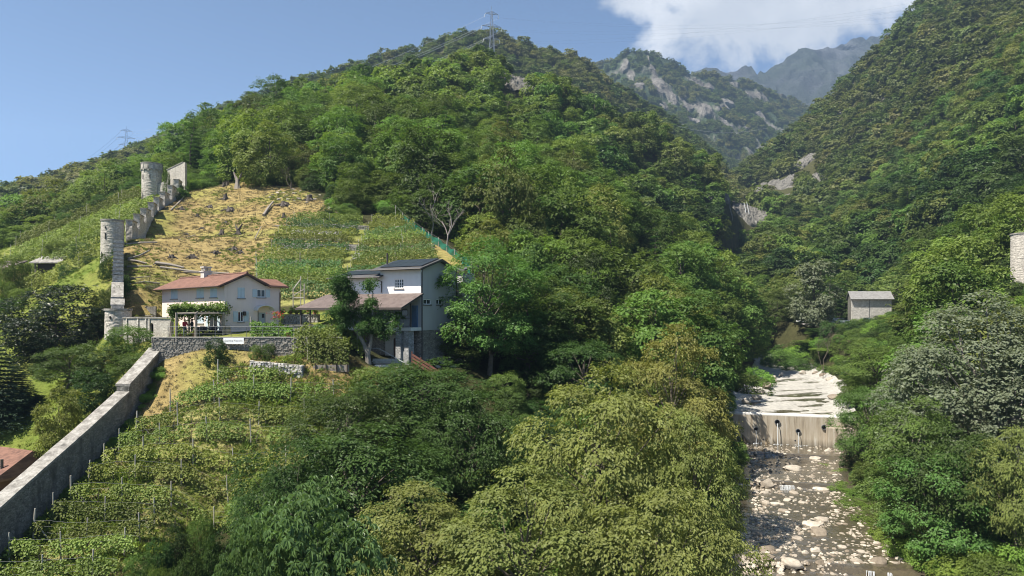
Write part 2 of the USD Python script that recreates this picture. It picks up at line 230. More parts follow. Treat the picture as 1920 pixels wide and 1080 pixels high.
# ------------------------------------------------------------------ terrain: heights from surveyed points
RIVER = np.array([(14, 8, -24.2), (20, 30, -23.6), (27.5, 60, -22.6), (32.5, 77, -22.0), (40.2, 99, -21.2), (44.5, 112, -20.9)])      # water line below the dam: x, y, z
RIVER_HW = [8, 8, 7.6, 6.4, 6.4, 8.3]
BASIN = np.array([(44.5, 112.2, -16.4), (47, 120, -16.2), (62, 152, -15.6), (72, 186, -14.4), (66, 212, -12.6), (74, 250, -9), (96, 300, -3), (121, 350, 5), (142, 402, 16)])
BASIN_HW = [8.6, 9, 8.5, 5, 3, 3, 3, 4, 4]
SURVEY = [
 # below the camera and the near bank
 (0, 2, -24), (-40, 5, -24), (40, 5, -25), (-20, 25, -20.5), (0, 25, -21), (10, 40, -19.5), (-22, 38, -20), (-10, 45, -18.5), (6, 52, -18.5), (14, 62, -18.5), (0, 60, -15), (20, 75, -18), (-80, 30, -22), (-55, 40, -20),
 (60, 30, -23.5), (45, 60, -21.6), (48, 75, -21), (56, 95, -18), (60, 112, -13.5), (110, 40, -20), (90, 70, -14), (75, 95, -11), (70, 125, -8), (95, 130, 5.5), (120, 120, 10), (140, 80, 4),
 # lower vineyard between the long wall and its lower edge
 (-34, 45, -17), (-34, 52, -14.6), (-34, 61, -10.4), (-34, 65.5, -7.4), (-34, 67.6, -5.0), (-24.5, 44, -16.8), (-24.5, 51, -15.2), (-22.6, 44, -19.6), (-22.6, 51, -18.0), (-26, 58, -10.8), (-20, 58, -11.5), (-28, 64, -6.2), (-27, 66.8, -4.6),
 (-22, 63, -7.0), (-22, 64.5, -6.3), (-22, 65.5, -4.5), (-16, 62.5, -7.4), (-16, 64.5, -6.6), (-16, 65.5, -5.1), (-26, 64.6, -5.7), (-12, 60, -10), (-8, 66, -8.0), (-31, 67.8, -3.25), (-27, 67.8, -3.6), (-22, 67.8, -4.1), (-16, 67.8, -4.7), (-13.5, 69, -5.1),
 # terrace of the pink house
 (-35.5, 68.9, -2.4), (-27, 68.9, -2.25), (-17, 68.9, -2.3), (-36, 74, -2.1), (-30, 73, -2.0), (-44, 86, -1.8), (-24, 78, -1.9), (-18, 74, -2.2), (-30, 84, -0.6), (-22, 84, 0.0),
 # grey house
 (-12, 73, -5.2), (-6, 74, -6), (-18, 83, -2), (-14, 75.8, -5.1), (-17.5, 77.2, -4.9), (-18.7, 77, -1.6), (-11, 74, -5.3), (-14, 84, -1.5), (-7, 86, -2.5), (-3, 82, -5.5),
 # left of the long wall
 (-36.2, 40, -19), (-36.2, 48, -17), (-37, 56, -14.5), (-38, 62, -12.0), (-38, 68, -8.6), (-40, 72, -6.5), (-46, 60, -16), (-52, 52, -18.5), (-47, 72, -8.5), (-60, 70, -12), (-75, 75, -10), (-44, 78, -3.5), (-50, 84, -3), (-62, 84, -4), (-80, 100, -2),
 # garden slope left of the castle wall
 (-50.5, 86, 0.2), (-57, 94, 2.5), (-70, 100, 2.0), (-72, 112, 4.0), (-62, 104, 7.0), (-66, 112, 10.0), (-85, 118, 3.5), (-90, 128, 8), (-74, 125, 14), (-84, 140, 18), (-110, 150, 14), (-120, 120, 2), (-100, 170, 24), (-84, 152, 26), (-130, 180, 16), (-110, 200, 26), (-170, 200, 8), (-170, 140, 0), (-140, 240, 30),
 # castle wall line and dry meadow
 (-45.5, 80, -0.8), (-57, 100, 8.2), (-60, 108, 11.7), (-64, 124, 18.2), (-68.5, 145, 25.2), (-74, 158, 29),
 (-45, 82, 0.4), (-46, 89, 3.0), (-49, 88, 3.4), (-53.2, 95, 6.0), (-50, 96, 5.6), *[tuple(G(*p)) for p in ((250, 506, 98), (300, 450, 118), (400, 400, 132), (430, 345, 150), (560, 368, 139), (640, 402, 128), (500, 440, 118), (480, 510, 100), (400, 500, 104), (350, 560, 93))],
 # upper vineyard
 *[tuple(G(*p)) for p in ((560, 425, 120), (700, 420, 124), (755, 425, 121), (810, 490, 103), (640, 490, 105), (560, 566, 90), (690, 566, 90), (875, 490, 104), (860, 560, 96), (780, 560, 92))],
 # wooded hill behind: ground under the canopy
 *[tuple(G(*p)) for p in ((740, 390, 138), (840, 455, 125), (520, 320, 165), (620, 330, 160), (760, 300, 190), (900, 360, 160), (700, 220, 235), (600, 185, 290), (450, 235, 235), (370, 270, 205), (840, 170, 290), (930, 125, 335), (1000, 150, 335), (800, 135, 335), (700, 155, 320),
   (1010, 470, 140), (960, 560, 110), (960, 660, 88), (1060, 690, 88), (1100, 600, 120), (1200, 690, 100), (1290, 700, 112), (1370, 780, 108), (1330, 660, 150), (1200, 560, 150), (1250, 500, 200), (1350, 540, 195), (1150, 390, 240), (1050, 330, 230),
   (1090, 196, 350), (1165, 232, 355), (1235, 244, 362), (1262, 352, 338), (1300, 322, 366), (1345, 354, 372), (1405, 472, 384), (1400, 448, 430), (1402, 372, 448), (1290, 300, 425), (1330, 330, 430), (1366, 366, 435), (1440, 430, 470), (1400, 520, 280), (1440, 620, 230))],
 # valley floor up stream, right bank, right hill
 *[tuple(G(*p)) for p in ((1498, 606, 200), (1560, 606, 200), (1690, 606, 200), (1690, 605, 225), (1510, 604, 225), (1560, 672, 165), (1600, 660, 170), (1640, 640, 180), (1750, 600, 170), (1740, 540, 240), (1600, 550, 270), (1500, 500, 330), (1445, 480, 400), (1900, 340, 260), (1910, 470, 150), (1800, 290, 340), (1920, 140, 350), (1980, 60, 400),
   (1700, 30, 640), (1650, 110, 660), (1560, 190, 680), (1500, 240, 690), (1400, 320, 660), (1500, 360, 540), (1650, 290, 520), (1430, 430, 490), (1780, 100, 520), (1900, -60, 560), (1760, -40, 640), (1850, 420, 240), (1750, 420, 280), (1600, 420, 400))],
 # behind the crests and at the sides
 (-330, 330, 10), (-200, 330, 42), (-100, 420, 70), (0, 460, 80), (60, 480, 70), (-260, 220, 0), (-380, 120, -20), (-380, 10, -30), (380, 10, 0), (300, 120, 30), (300, 220, 90), (420, 300, 180), (480, 450, 260), (480, 640, 330), (330, 760, 150), (250, 800, 120), (170, 720, 70), (150, 560, 60), (-300, 500, 20), (-380, 800, -10), (0, 800, 40), (480, 820, 190),
]
def water_level(y):
    """The stream below the weir drops over three rock steps."""
    y = np.asarray(y, float); f = lambda a, b: np.clip((a - y) / (a - b), 0, 1)
    return -20.9 - .40 * f(103.9, 103.1) - .50 * f(88.9, 88.0) - .48 * f(62.4, 61.4) - .3 * f(101, 90) - .35 * f(86, 64)
def river_at(x, y):
    """Distance to the river's axis in half widths, and the water height there."""
    best, wz, hwid = np.full(np.shape(x), 1e9), np.zeros(np.shape(x)), np.ones(np.shape(x))
    for line, hw in ((RIVER, RIVER_HW), (BASIN, BASIN_HW)):
        for i in range(len(line) - 1):
            a, b = line[i], line[i + 1]
            d = b[:2] - a[:2]; t = np.clip(((x - a[0]) * d[0] + (y - a[1]) * d[1]) / (d @ d), 0, 1)
            dist = np.hypot(x - a[0] - t * d[0], y - a[1] - t * d[1])
            w = hw[i] + (hw[i + 1] - hw[i]) * t
            near = dist < best
            best, wz, hwid = np.where(near, dist, best), np.where(near, water_level(a[1] + t * d[1]) if line is RIVER else a[2] + t * (b[2] - a[2]), wz), np.where(near, w, hwid)
    return best, hwid, wz
def axis(lo, hi, dense_lo, dense_hi, step, grow):
    a = list(np.arange(dense_lo, dense_hi + 1e-6, step)); s = step
    while a[-1] < hi: s *= grow; a.append(a[-1] + s)
    s = step
    while a[0] > lo: s *= grow; a.insert(0, a[0] - s)
    return np.array(a)
GX, GY = axis(-600, 640, -78, 84, 0.9, 1.055), axis(-60, 900, 28, 150, 0.9, 1.05)
_s = np.array(SURVEY); _reg_x, _reg_y = np.arange(-640, 700, 2.0), np.arange(-70, 960, 2.0)
_lin, _nn = LinearNDInterpolator(_s[:, :2], _s[:, 2]), NearestNDInterpolator(_s[:, :2], _s[:, 2])
def _raw(x, y):
    z = _lin(x, y); bad = np.isnan(z); z[bad] = _nn(x[bad], y[bad]); return z
_X, _Y = np.meshgrid(_reg_x, _reg_y)
_c = _raw(_X, _Y)
_coarse = RegularGridInterpolator((_reg_y, _reg_x), gaussian_filter(_c, 5.0), bounds_error=False, fill_value=None)
_fx, _fy = np.arange(-130, 130, 0.5), np.arange(20, 200, 0.5)
_FX, _FY = np.meshgrid(_fx, _fy)
_fine = RegularGridInterpolator((_fy, _fx), gaussian_filter(_raw(_FX, _FY), 1.6), bounds_error=False, fill_value=0)
def sm(a, b, t): t = np.clip((t - a) / (b - a), 0, 1); return t * t * (3 - 2 * t)
def ground(x, y):
    x, y = np.atleast_1d(np.asarray(x, float)), np.atleast_1d(np.asarray(y, float))
    q = np.stack([y, x], -1)
    w = sm(118, 100, np.abs(x)) * sm(175, 150, y) * sm(24, 32, y)
    zc = _coarse(q) + (meshkit.fbm(np.stack([x / 45, y / 45, 0 * x], -1), 4, 5) - 0.5) * 16 * sm(150, 320, np.hypot(x, y))
    zf = _fine(q) + (meshkit.fbm(np.stack([x / 3, y / 3, 0 * x], -1), 3, 7) - 0.5) * 0.35
    z = w * zf + (1 - w) * zc
    d, hw, wz = river_at(x, y)
    bed = wz - 0.5 + 0.25 * (meshkit.fbm(np.stack([x / 2, y / 2, 0 * x], -1), 3, 9) - 0.5)
    bank = sm(hw, hw + 7, d)
    out = np.where(d < hw, bed, bed + (np.maximum(z, bed + 0.3) - bed) * bank)
    return out
def gz(x, y): return float(ground(x, y)[0])

# ------------------------------------------------------------------ ground sheet
def in_poly(x, y, poly):
    x, y = np.asarray(x), np.asarray(y); inside = np.zeros(np.shape(x), bool); p = np.array(poly)
    for i in range(len(p)):
        (x0, y0), (x1, y1) = p[i], p[(i + 1) % len(p)]
        inside ^= ((y0 > y) != (y1 > y)) & (x < (x1 - x0) * (y - y0) / (y1 - y0 + 1e-12) + x0)
    return inside
xy = lambda px, D: ((px - 960) / F * D, D)
MEADOW = [(-45.5, 80), (-57, 100), (-60.5, 109), (-69, 147), xy(455, 152), xy(560, 146), xy(650, 130), xy(560, 122), xy(490, 106), xy(470, 96), (-36, 93), (-42, 89)]
UPPER_VINES = [xy(480, 103), xy(480, 90), xy(600, 88), xy(720, 90), xy(830, 98), xy(815, 106), xy(765, 123), xy(560, 124), xy(520, 113)]
LOWER_VINES = [(-34, 36), (-34, 61), (-28, 64.5), (-24, 67.4), (-13, 67), (-16, 58), (-22.4, 53), (-22.6, 36)]
GRASS_PATCH = [(-34.2, 60), (-34.2, 68), (-13, 68), (-13, 62), (-25, 64)]
TERRACE = [(-36, 68.5), (-17.5, 68.5), (-20, 84), (-44, 90)]
GARDEN_L = [(-34.6, 40), (-34.6, 74), (-50, 82), (-57, 100), (-62, 106), (-72, 150), (-100, 172), (-140, 165), (-150, 110), (-90, 60), (-60, 40)]
def dry_top(x, y): return in_poly(x, y, [xy(735, 128), xy(765, 124), xy(870, 106), xy(850, 98), xy(812, 100), xy(800, 108)])
gx, gy = np.meshgrid(GX, GY)
gzv = ground(gx.ravel(), gy.ravel())
def cover_colours(x, y):
    n = meshkit.fbm(np.stack([x / 7, y / 7, 0 * x], -1), 4, 21); n2 = meshkit.fbm(np.stack([x / 1.6, y / 1.6, 0 * x], -1), 3, 23)
    mixc = lambda a, b, t: np.array(a) + (np.array(b) - np.array(a)) * np.clip(t, 0, 1)[:, None]
    forest = mixc((0.030, 0.036, 0.014), (0.060, 0.056, 0.024), n2)
    dry = mixc(mixc((0.225, 0.165, 0.066), (0.325, 0.25, 0.108), n2 * 1.6 - .3), (0.24, 0.225, 0.065), (n - 0.50) * 4.5)
    green = mixc((0.105, 0.150, 0.024), (0.195, 0.205, 0.050), n * 1.5 - .2 + (n2 - .5) * .8)
    vine = mixc((0.15, 0.17, 0.04), (0.33, 0.30, 0.12), (n - .36) * 3 + (n2 - .5) * 1.2)
    earth = mixc((0.17, 0.125, 0.075), (0.32, 0.255, 0.175), n2)
    c = forest.copy()
    def put(poly, col):
        m = in_poly(x, y, poly); c[m] = col[m]
    put(GARDEN_L, green); put(MEADOW, dry); put(UPPER_VINES, vine); put(LOWER_VINES, vine); put(GRASS_PATCH, dry); put(TERRACE, green)
    m = dry_top(x, y); c[m] = dry[m]
    d, hw, _ = river_at(x, y); m = d < hw + 1.2; c[m] = earth[m]
    return c
nx, ny = len(GX), len(GY)
ii = (np.arange(ny - 1)[:, None] * nx + np.arange(nx - 1)[None, :]).ravel()
gfaces = np.stack([ii, ii + 1, ii + nx + 1, ii + nx], 1)
GROUND = material('ground', {'a': ('attribute', {'attribute': 'cover'}), 'g': ('geometry', {}), 'n': ('noise_texture', {'scale': 1.3, 'detail': 8.0, 'roughness': 0.7}), 'n2': ('noise_texture', {'scale': 7.0, 'detail': 4.0, 'roughness': 0.7}),
    'm': ('map_range', {'from_min': 0.3, 'from_max': 0.7, 'to_min': 0.62, 'to_max': 1.3}), 'm2': ('map_range', {'from_min': 0.3, 'from_max': 0.7, 'to_min': 0.75, 'to_max': 1.25}), 'mm': ('math', {'math_type': 'multiply'}), 'hs': ('hsv', {}),
    'b': ('bump', {'strength': 0.9, 'distance': 0.25}), 'p': ('principled_bsdf', {'roughness': 0.95, 'specular_ior_level': 0.1})},
    [('g.position', 'n.vector'), ('g.position', 'n2.vector'), ('n.fac', 'm.value'), ('n2.fac', 'm2.value'), ('m.result', 'mm.value1'), ('m2.result', 'mm.value2'), ('a.color', 'hs.color'), ('mm.value', 'hs.value'), ('hs.color', 'p.base_color'), ('n2.fac', 'b.height'), ('b.normal', 'p.normal')])
gm = struct('ground', (np.stack([gx.ravel(), gy.ravel(), gzv], 1), gfaces), GROUND, smooth=True)
UsdGeom.PrimvarsAPI(gm).CreatePrimvar('cover', Sdf.ValueTypeNames.Color3fArray, 'vertex').Set(Vt.Vec3fArray.FromNumpy(cover_colours(gx.ravel(), gy.ravel()).astype(np.float32)))
# plain around and behind everything, to the horizon
FLOOR = plain('valley_floor_soil', (0.07, 0.085, 0.03), 0.95, 0.3, 0.02)
struct('valley_floor', (np.array([[-5500, -5500, -62.0], [5500, -5500, -62.0], [5500, 5500, -62.0], [-5500, 5500, -62.0]]), np.array([[0, 1, 2, 3]])), FLOOR)

# ------------------------------------------------------------------ mountains behind
def ridge_mesh(prof, depth_front, rise, seed, rough, nxs=160, nys=60, back=0.8):
    """A mountain: crest line of (px, py, D) points, a face falling towards the valley and a back slope."""
    pts = np.array([G(*p) for p in prof]); s = np.r_[0, np.cumsum(np.linalg.norm(np.diff(pts[:, :2], axis=0), axis=1))]
    u = np.linspace(0, s[-1], nxs); cx, cy, cz = (np.interp(u, s, pts[:, k]) for k in range(3))
    t = np.linspace(-back, 1, nys)
    X = cx[None] + 0 * t[:, None]; Y = cy[None] - t[:, None] * depth_front
    fall = np.where(t >= 0, np.abs(t) ** 0.85, -t * 1.0)[:, None]
    base = -60.0
    Z = base + (cz[None] - base) * (1 - fall * rise)
    q = np.stack([X / 160, Y / 160, 0 * X], -1)
    rid = 1 - np.abs(2 * meshkit.fbm(q * 1.0, 5, seed) - 1)
    n = (rid - 0.75) * rough + (meshkit.fbm(q * 6, 4, seed + 3) - 0.5) * rough * 0.35
    Z = Z + n * (0.22 + 0.78 * np.clip(np.abs(t)[:, None] * 4, 0, 1))
    i = (np.arange(nys - 1)[:, None] * nxs + np.arange(nxs - 1)[None, :]).ravel()
    return np.stack([X.ravel(), Y.ravel(), Z.ravel()], 1), np.stack([i, i + nxs, i + nxs + 1, i + 1], 1), (X, Y, Z)
def blob_mask(v, blobs, seed, sc):
    px, py = 960 + F * v[:, 0] / v[:, 1], 590 - F * v[:, 2] / v[:, 1]
    n = meshkit.fbm(v / sc, 5, seed) - .5; w = np.zeros(len(v))
    for bx, by, rx, ry, tilt in blobs:
        dx, dy = px - bx, py - by; dx = dx - tilt * dy; w = np.maximum(w, 1 - np.sqrt((dx / rx) ** 2 + (dy / ry) ** 2))
    return np.clip((w + n * 2.6 - .24) * 4, 0, 1)
def mountain_cover(prim, v, w, seed, rockc, greenc, sc):
    n = meshkit.fbm(v / sc * (1, 1, .4), 5, seed + 1)[:, None]; n2 = meshkit.fbm(v / sc * 2.5, 4, seed + 2)[:, None]
    rock_ = np.array(rockc[0]) + (np.array(rockc[1]) - rockc[0]) * np.clip(n * 2.4 - .7, 0, 1); gr_ = np.array(greenc[0]) + (np.array(greenc[1]) - greenc[0]) * np.clip(n2 * 2 - .5, 0, 1)
    UsdGeom.PrimvarsAPI(prim).CreatePrimvar('cover', Sdf.ValueTypeNames.Color3fArray, 'vertex').Set(Vt.Vec3fArray.FromNumpy((gr_ + (rock_ - gr_) * w[:, None]).astype(np.float32)))
MTN = material('mountain_face', {'a': ('attribute', {'attribute': 'cover'}), 'g': ('geometry', {}), 'n': ('noise_texture', {'scale': 0.16, 'detail': 8.0, 'roughness': 0.72}), 'm': ('map_range', {'from_min': 0.3, 'from_max': 0.7, 'to_min': 0.5, 'to_max': 1.4}), 'hs': ('hsv', {}), 'b': ('bump', {'strength': 1.0, 'distance': 6.0}), 'p': ('principled_bsdf', {'roughness': 0.95, 'specular_ior_level': 0.1})},
    [('g.position', 'n.vector'), ('n.fac', 'm.value'), ('a.color', 'hs.color'), ('m.result', 'hs.value'), ('hs.color', 'p.base_color'), ('n.fac', 'b.height'), ('b.normal', 'p.normal')])
FARB = [(1060, 260, 2500), (1240, 180, 2500), (1300, 133, 2500), (1330, 128, 2500), (1362, 140, 2480), (1398, 126, 2500), (1408, 127, 2500), (1418, 142, 2450), (1426, 134, 2450), (1434, 140, 2450), (1450, 124, 2450), (1490, 98, 2500), (1520, 84, 2550), (1530, 87, 2550), (1550, 84, 2550), (1560, 90, 2560), (1580, 83, 2600), (1640, 66, 2700), (1760, 20, 2800), (1900, -60, 2900), (2100, -40, 2900)]
FARA = [(960, 190, 1500), (1080, 128, 1500), (1110, 119, 1500), (1150, 114, 1480), (1163, 103, 1470), (1172, 99, 1470), (1186, 99, 1470), (1215, 101, 1480), (1245, 114, 1490), (1290, 137, 1520), (1340, 145, 1560), (1380, 150, 1600), (1420, 165, 1640), (1480, 187, 1700), (1560, 230, 1700), (1700, 300, 1700)]
BACK = [(-420, 520, 520), (-250, 480, 520), (-100, 432, 510), (0, 408, 510), (50, 392, 515), (110, 360, 525), (170, 335, 540), (220, 308, 560), (270, 286, 580), (330, 256, 600), (380, 232, 615), (450, 196, 635), (530, 164, 655), (620, 137, 670), (700, 113, 685), (770, 95, 695), (820, 77, 700), (850, 66, 700), (885, 61, 705), (930, 64, 710), (980, 82, 715), (1030, 98, 722), (1075, 112, 728), (1110, 134, 734), (1150, 166, 740), (1200, 196, 745), (1250, 224, 745), (1300, 262, 735), (1340, 300, 720), (1380, 350, 690), (1420, 405, 650), (1460, 440, 600)]
def crag(v, w, seed, amp, sc):
    n = 1 - np.abs(2 * meshkit.fbm(v / sc * (1, 1, .38), 5, seed) - 1); return v + np.c_[0 * w, -(n - .6) * amp * (.25 + .75 * w), (meshkit.fbm(v / sc * 1.7, 4, seed + 9) - .5) * amp * .5]
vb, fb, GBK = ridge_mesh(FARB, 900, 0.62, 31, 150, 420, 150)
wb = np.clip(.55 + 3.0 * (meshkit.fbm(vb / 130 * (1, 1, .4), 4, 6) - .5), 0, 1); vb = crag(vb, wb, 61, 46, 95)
mountain_cover(struct('far_peaks', (vb, fb), MTN), vb, wb, 5, ((.026, .030, .036), (.080, .086, .096)), ((.016, .024, .020), (.036, .046, .036)), 60)  # rock colours darkened: the cloud shadow over the peaks is put into them
va, fa, GA = ridge_mesh(FARA, 620, 0.90, 41, 90, 460, 190)
CLIFFS = [(1172, 118, 14, 22, -.1), (1185, 150, 12, 26, .35), (1202, 168, 12, 14, 0), (1222, 130, 8, 18, .3), (1232, 160, 16, 32, .3), (1256, 178, 14, 20, .4), (1237, 205, 26, 14, 0), (1290, 205, 14, 12, .5), (1318, 212, 26, 26, .1), (1352, 205, 26, 12, .5), (1300, 228, 30, 10, 0), (1376, 160, 10, 12, .3), (1366, 195, 18, 9, .5), (1216, 112, 5, 14, .2), (1420, 220, 16, 10, .4), (1330, 165, 9, 9, .4), (1280, 185, 9, 9, 0), (1395, 240, 14, 8, .2)]
wa = blob_mask(va, CLIFFS, 8, 42); va = crag(va, wa, 62, 30, 55)
mountain_cover(struct('cliff_mountain', (va, fa), MTN), va, wa, 7, ((.085, .08, .075), (.20, .188, .172)), ((.026, .042, .024), (.062, .084, .046)), 22)
GA = (va[:, 0].reshape(GA[0].shape), va[:, 1].reshape(GA[0].shape), va[:, 2].reshape(GA[0].shape)); WA = wa
vk, fk, GB = ridge_mesh(BACK, 420, 0.86, 51, 34, 300, 110, back=0.5)
struct('back_hill', (vk, fk), plain('back_hill_soil', (0.050, 0.052, 0.022), 0.95, 0.4, 0.2), smooth=True)
from scipy.spatial import cKDTree
class Sampler:
    """Height of a ridge mesh at plan positions (front and back of the crest)."""
    def __init__(self, g): self.g = g
    def pick(self, rng, n, t0, t1):
        X, Y, Z = self.g; r, c = X.shape
        i = rng.uniform(t0 * (r - 2), t1 * (r - 2), n); j = rng.uniform(0, c - 2, n)
        i0, j0 = i.astype(int), j.astype(int); a, b = i - i0, j - j0
        out = []
        for A in (X, Y, Z):
            out.append((A[i0, j0] * (1 - a) + A[i0 + 1, j0] * a) * (1 - b) + (A[i0, j0 + 1] * (1 - a) + A[i0 + 1, j0 + 1] * a) * b)
        return np.stack(out, 1)
SA, SB = Sampler(GA), Sampler(GB)

# ------------------------------------------------------------------ trees
def unit(v): return v / (np.linalg.norm(v, axis=-1, keepdims=True) + 1e-9)
def leaves(rng, p, n, a, l, w):
    """One leaf per row: a folded diamond at p with normal n, pointing along a."""
    n = unit(n); a = unit(a - n * (a * n).sum(1, keepdims=True)); s = np.cross(n, a)
    l, w = np.broadcast_to(l, len(p))[:, None], np.broadcast_to(w, len(p))[:, None]
    k = 0.10 * l
    v = np.stack([p, p + a * l * 0.48 + s * w * 0.5 + n * k, p + a * l - n * k * 1.4, p + a * l * 0.48 - s * w * 0.5 + n * k], 1).reshape(-1, 3)
    i = np.arange(len(p)) * 4
    return v, np.stack([np.stack([i, i + 1, i + 2], 1), np.stack([i, i + 2, i + 3], 1)], 1).reshape(-1, 3)
def crown_lobes(rng, H, R, base, n, lr, shape):
    zs = lambda t: {'round': np.sqrt(np.maximum(1 - ((t - 0.42) / 0.60) ** 2, 0.02)), 'tall': np.sqrt(np.maximum(1 - ((t - 0.40) / 0.62) ** 2, 0.02)) * (1 - 0.25 * t), 'cone': np.maximum(1.02 - t, 0.04), 'flat': np.sqrt(np.maximum(1 - ((t - 0.35) / 0.68) ** 2, 0.02))}[shape]
    out, tries = [], 0
    gap = lr * R * 1.5
    while len(out) < n and tries < 4000:
        tries += 1
        t = rng.uniform(0, 1); an = rng.uniform(0, 2 * np.pi); rr = R * zs(np.array(t)) * rng.uniform(0.35, 0.86)
        c = np.array([rr * np.cos(an), rr * np.sin(an), base * H + t * (H * (1 - base) - lr * R * 0.6)])
        if all(np.linalg.norm((c - o) * (1, 1, 1.1)) > gap for o in out): out.append(c)
        elif tries % 200 == 0: gap *= 0.86
    return np.array(out)
def crown(seed, H, R, base=0.22, lobes=22, lr=0.36, sprays=100, per=8, ll=0.2, lw=0.11, shape='round', droop=0.25, flat=0.6, spray=0.55, squash=0.8, rag=0.18):
    """Leaf sprays over many uneven lobes: the gaps between lobes let one see in, and cast the dark clefts of a real crown."""
    rng = np.random.default_rng(seed); C = crown_lobes(rng, H, R, base, lobes, lr, shape)
    mid = np.array([0, 0, H * (base + (1 - base) * 0.4)]); V = []
    pos, dr = [], []
    for c in C:
        r = lr * R * rng.uniform(0.72, 1.22); out = unit((c - mid)[None])[0]
        m = int(sprays * rng.uniform(0.7, 1.3)); d = unit(rng.normal(size=(m, 3)) + 0.75 * out + (0, 0, 0.35))
        pos.append(c + d * r * (rng.uniform(0.72, 1.0, (m, 1)) + rag * rng.exponential(0.5, (m, 1))) * (1, 1, squash)); dr.append(unit(d + 0.35 * out))
    pos, dr = np.vstack(pos), np.vstack(dr); m = len(pos)
    tw = unit(dr * (1, 1, 0.6) + rng.normal(size=(m, 3)) * 0.35 + (0, 0, -droop))
    side = unit(np.cross(tw, (0, 0, 1.0)))
    j = np.tile(np.arange(per), m); k = np.repeat(np.arange(m), per); sgn = np.where(j % 2 == 0, 1.0, -1.0)[:, None]
    sp = spray * rng.uniform(0.6, 1.3, m)[k][:, None]
    p = pos[k] + tw[k] * sp * ((j / per)[:, None] - 0.3) + side[k] * sgn * sp * 0.16 + rng.normal(size=(m * per, 3)) * spray * 0.07
    nrm = dr[k] * 0.6 + np.array([0, 0, flat]) + rng.normal(size=(m * per, 3)) * 0.27
    ax = tw[k] + side[k] * sgn * 0.9 + np.array([0, 0, -droop]) + rng.normal(size=(m * per, 3)) * 0.25
    s = rng.uniform(0.5, 1.42, m * per)
    return leaves(rng, p, nrm, ax, ll * s, lw * s), C
def limbs(seed, H, C, r0, lean=0.04, base=0.2, top=0.72, sides=6, nb=None):
    rng = np.random.default_rng(seed + 1); t = np.linspace(0, 1, 7)
    ax = np.stack([np.cumsum(rng.normal(0, lean, 7)) * H * 0.3, np.cumsum(rng.normal(0, lean, 7)) * H * 0.3, t * H * top], 1); ax[0, :2] = 0
    ms = [tube(np.vstack([ax[0] - (0, 0, 0.8), ax]), np.r_[r0 * 1.35, r0 * (1 - 0.75 * t)], sides + 2)]
    for c in C[:nb]:
        zt = np.clip(c[2] * 0.62 / (H * top), base * 0.7, 0.95); s = np.array([np.interp(zt, t, ax[:, i]) for i in range(3)])
        mid_ = (s + c) / 2 + rng.normal(0, 0.05, 3) * np.linalg.norm(c - s) + (0, 0, -0.06 * np.linalg.norm(c - s))
        ms.append(tube([s, mid_, c], [r0 * 0.36, r0 * 0.22, r0 * 0.07], sides - 1, cap=False))
    return merge(ms)
KIND = {}
def tree_kind(name, seed, H, R, mat, r0=None, bark=BARK, nb=None, crown_fn=None, **kw):
    base = kind_class(name)
    (v, f), C = (crown_fn or crown)(seed, H, R, **kw)
    part(base, 'trunk', limbs(seed, H, C, r0 or H * 0.022, nb=nb), bark, smooth=True)
    part(base, 'crown', (v, f), LEAF[mat])
    KIND[name] = dict(path=base.GetPath(), H=float(np.percentile(v[:, 2], 99.7)), R=float(np.percentile(np.hypot(v[:, 0], v[:, 1]), 96)))
def spruce_crown(seed, H, R, tiers=22, **kw):
    rng = np.random.default_rng(seed); P, N, A = [], [], []
    for t in np.linspace(0.06, 0.98, tiers):
        rr = R * (1 - t) ** 0.85 + 0.1
        for an in np.linspace(0, 2 * np.pi, max(6, int(15 * (1 - t)) + 4), endpoint=False) + rng.uniform(0, 6):
            L_ = rr * rng.uniform(0.75, 1.1); m = max(6, int(26 * L_)); q = rng.uniform(0.1, 1, m)
            d = np.array([np.cos(an), np.sin(an), 0]); p = d * (q * L_)[:, None] + np.array([0, 0, t * H]) + np.stack([0 * q, 0 * q, -0.22 * q ** 2 * L_], 1)
            sd = np.cross(d, (0, 0, 1.0)); p = p + sd * rng.normal(0, 0.16, (m, 1)) * (1 + L_ * 0.25)
            P.append(p); N.append(np.tile((0, 0, 1.0), (m, 1)) + rng.normal(0, 0.35, (m, 3))); A.append(d + sd * rng.choice([-0.9, 0.9], (m, 1)) + rng.normal(0, 0.2, (m, 3)) - np.array([0, 0, 0.25]))
    P, N, A = np.vstack(P), np.vstack(N), np.vstack(A)
    return leaves(rng, P, N, A, 0.34, 0.11), np.array([[0, 0, H * 0.9]])
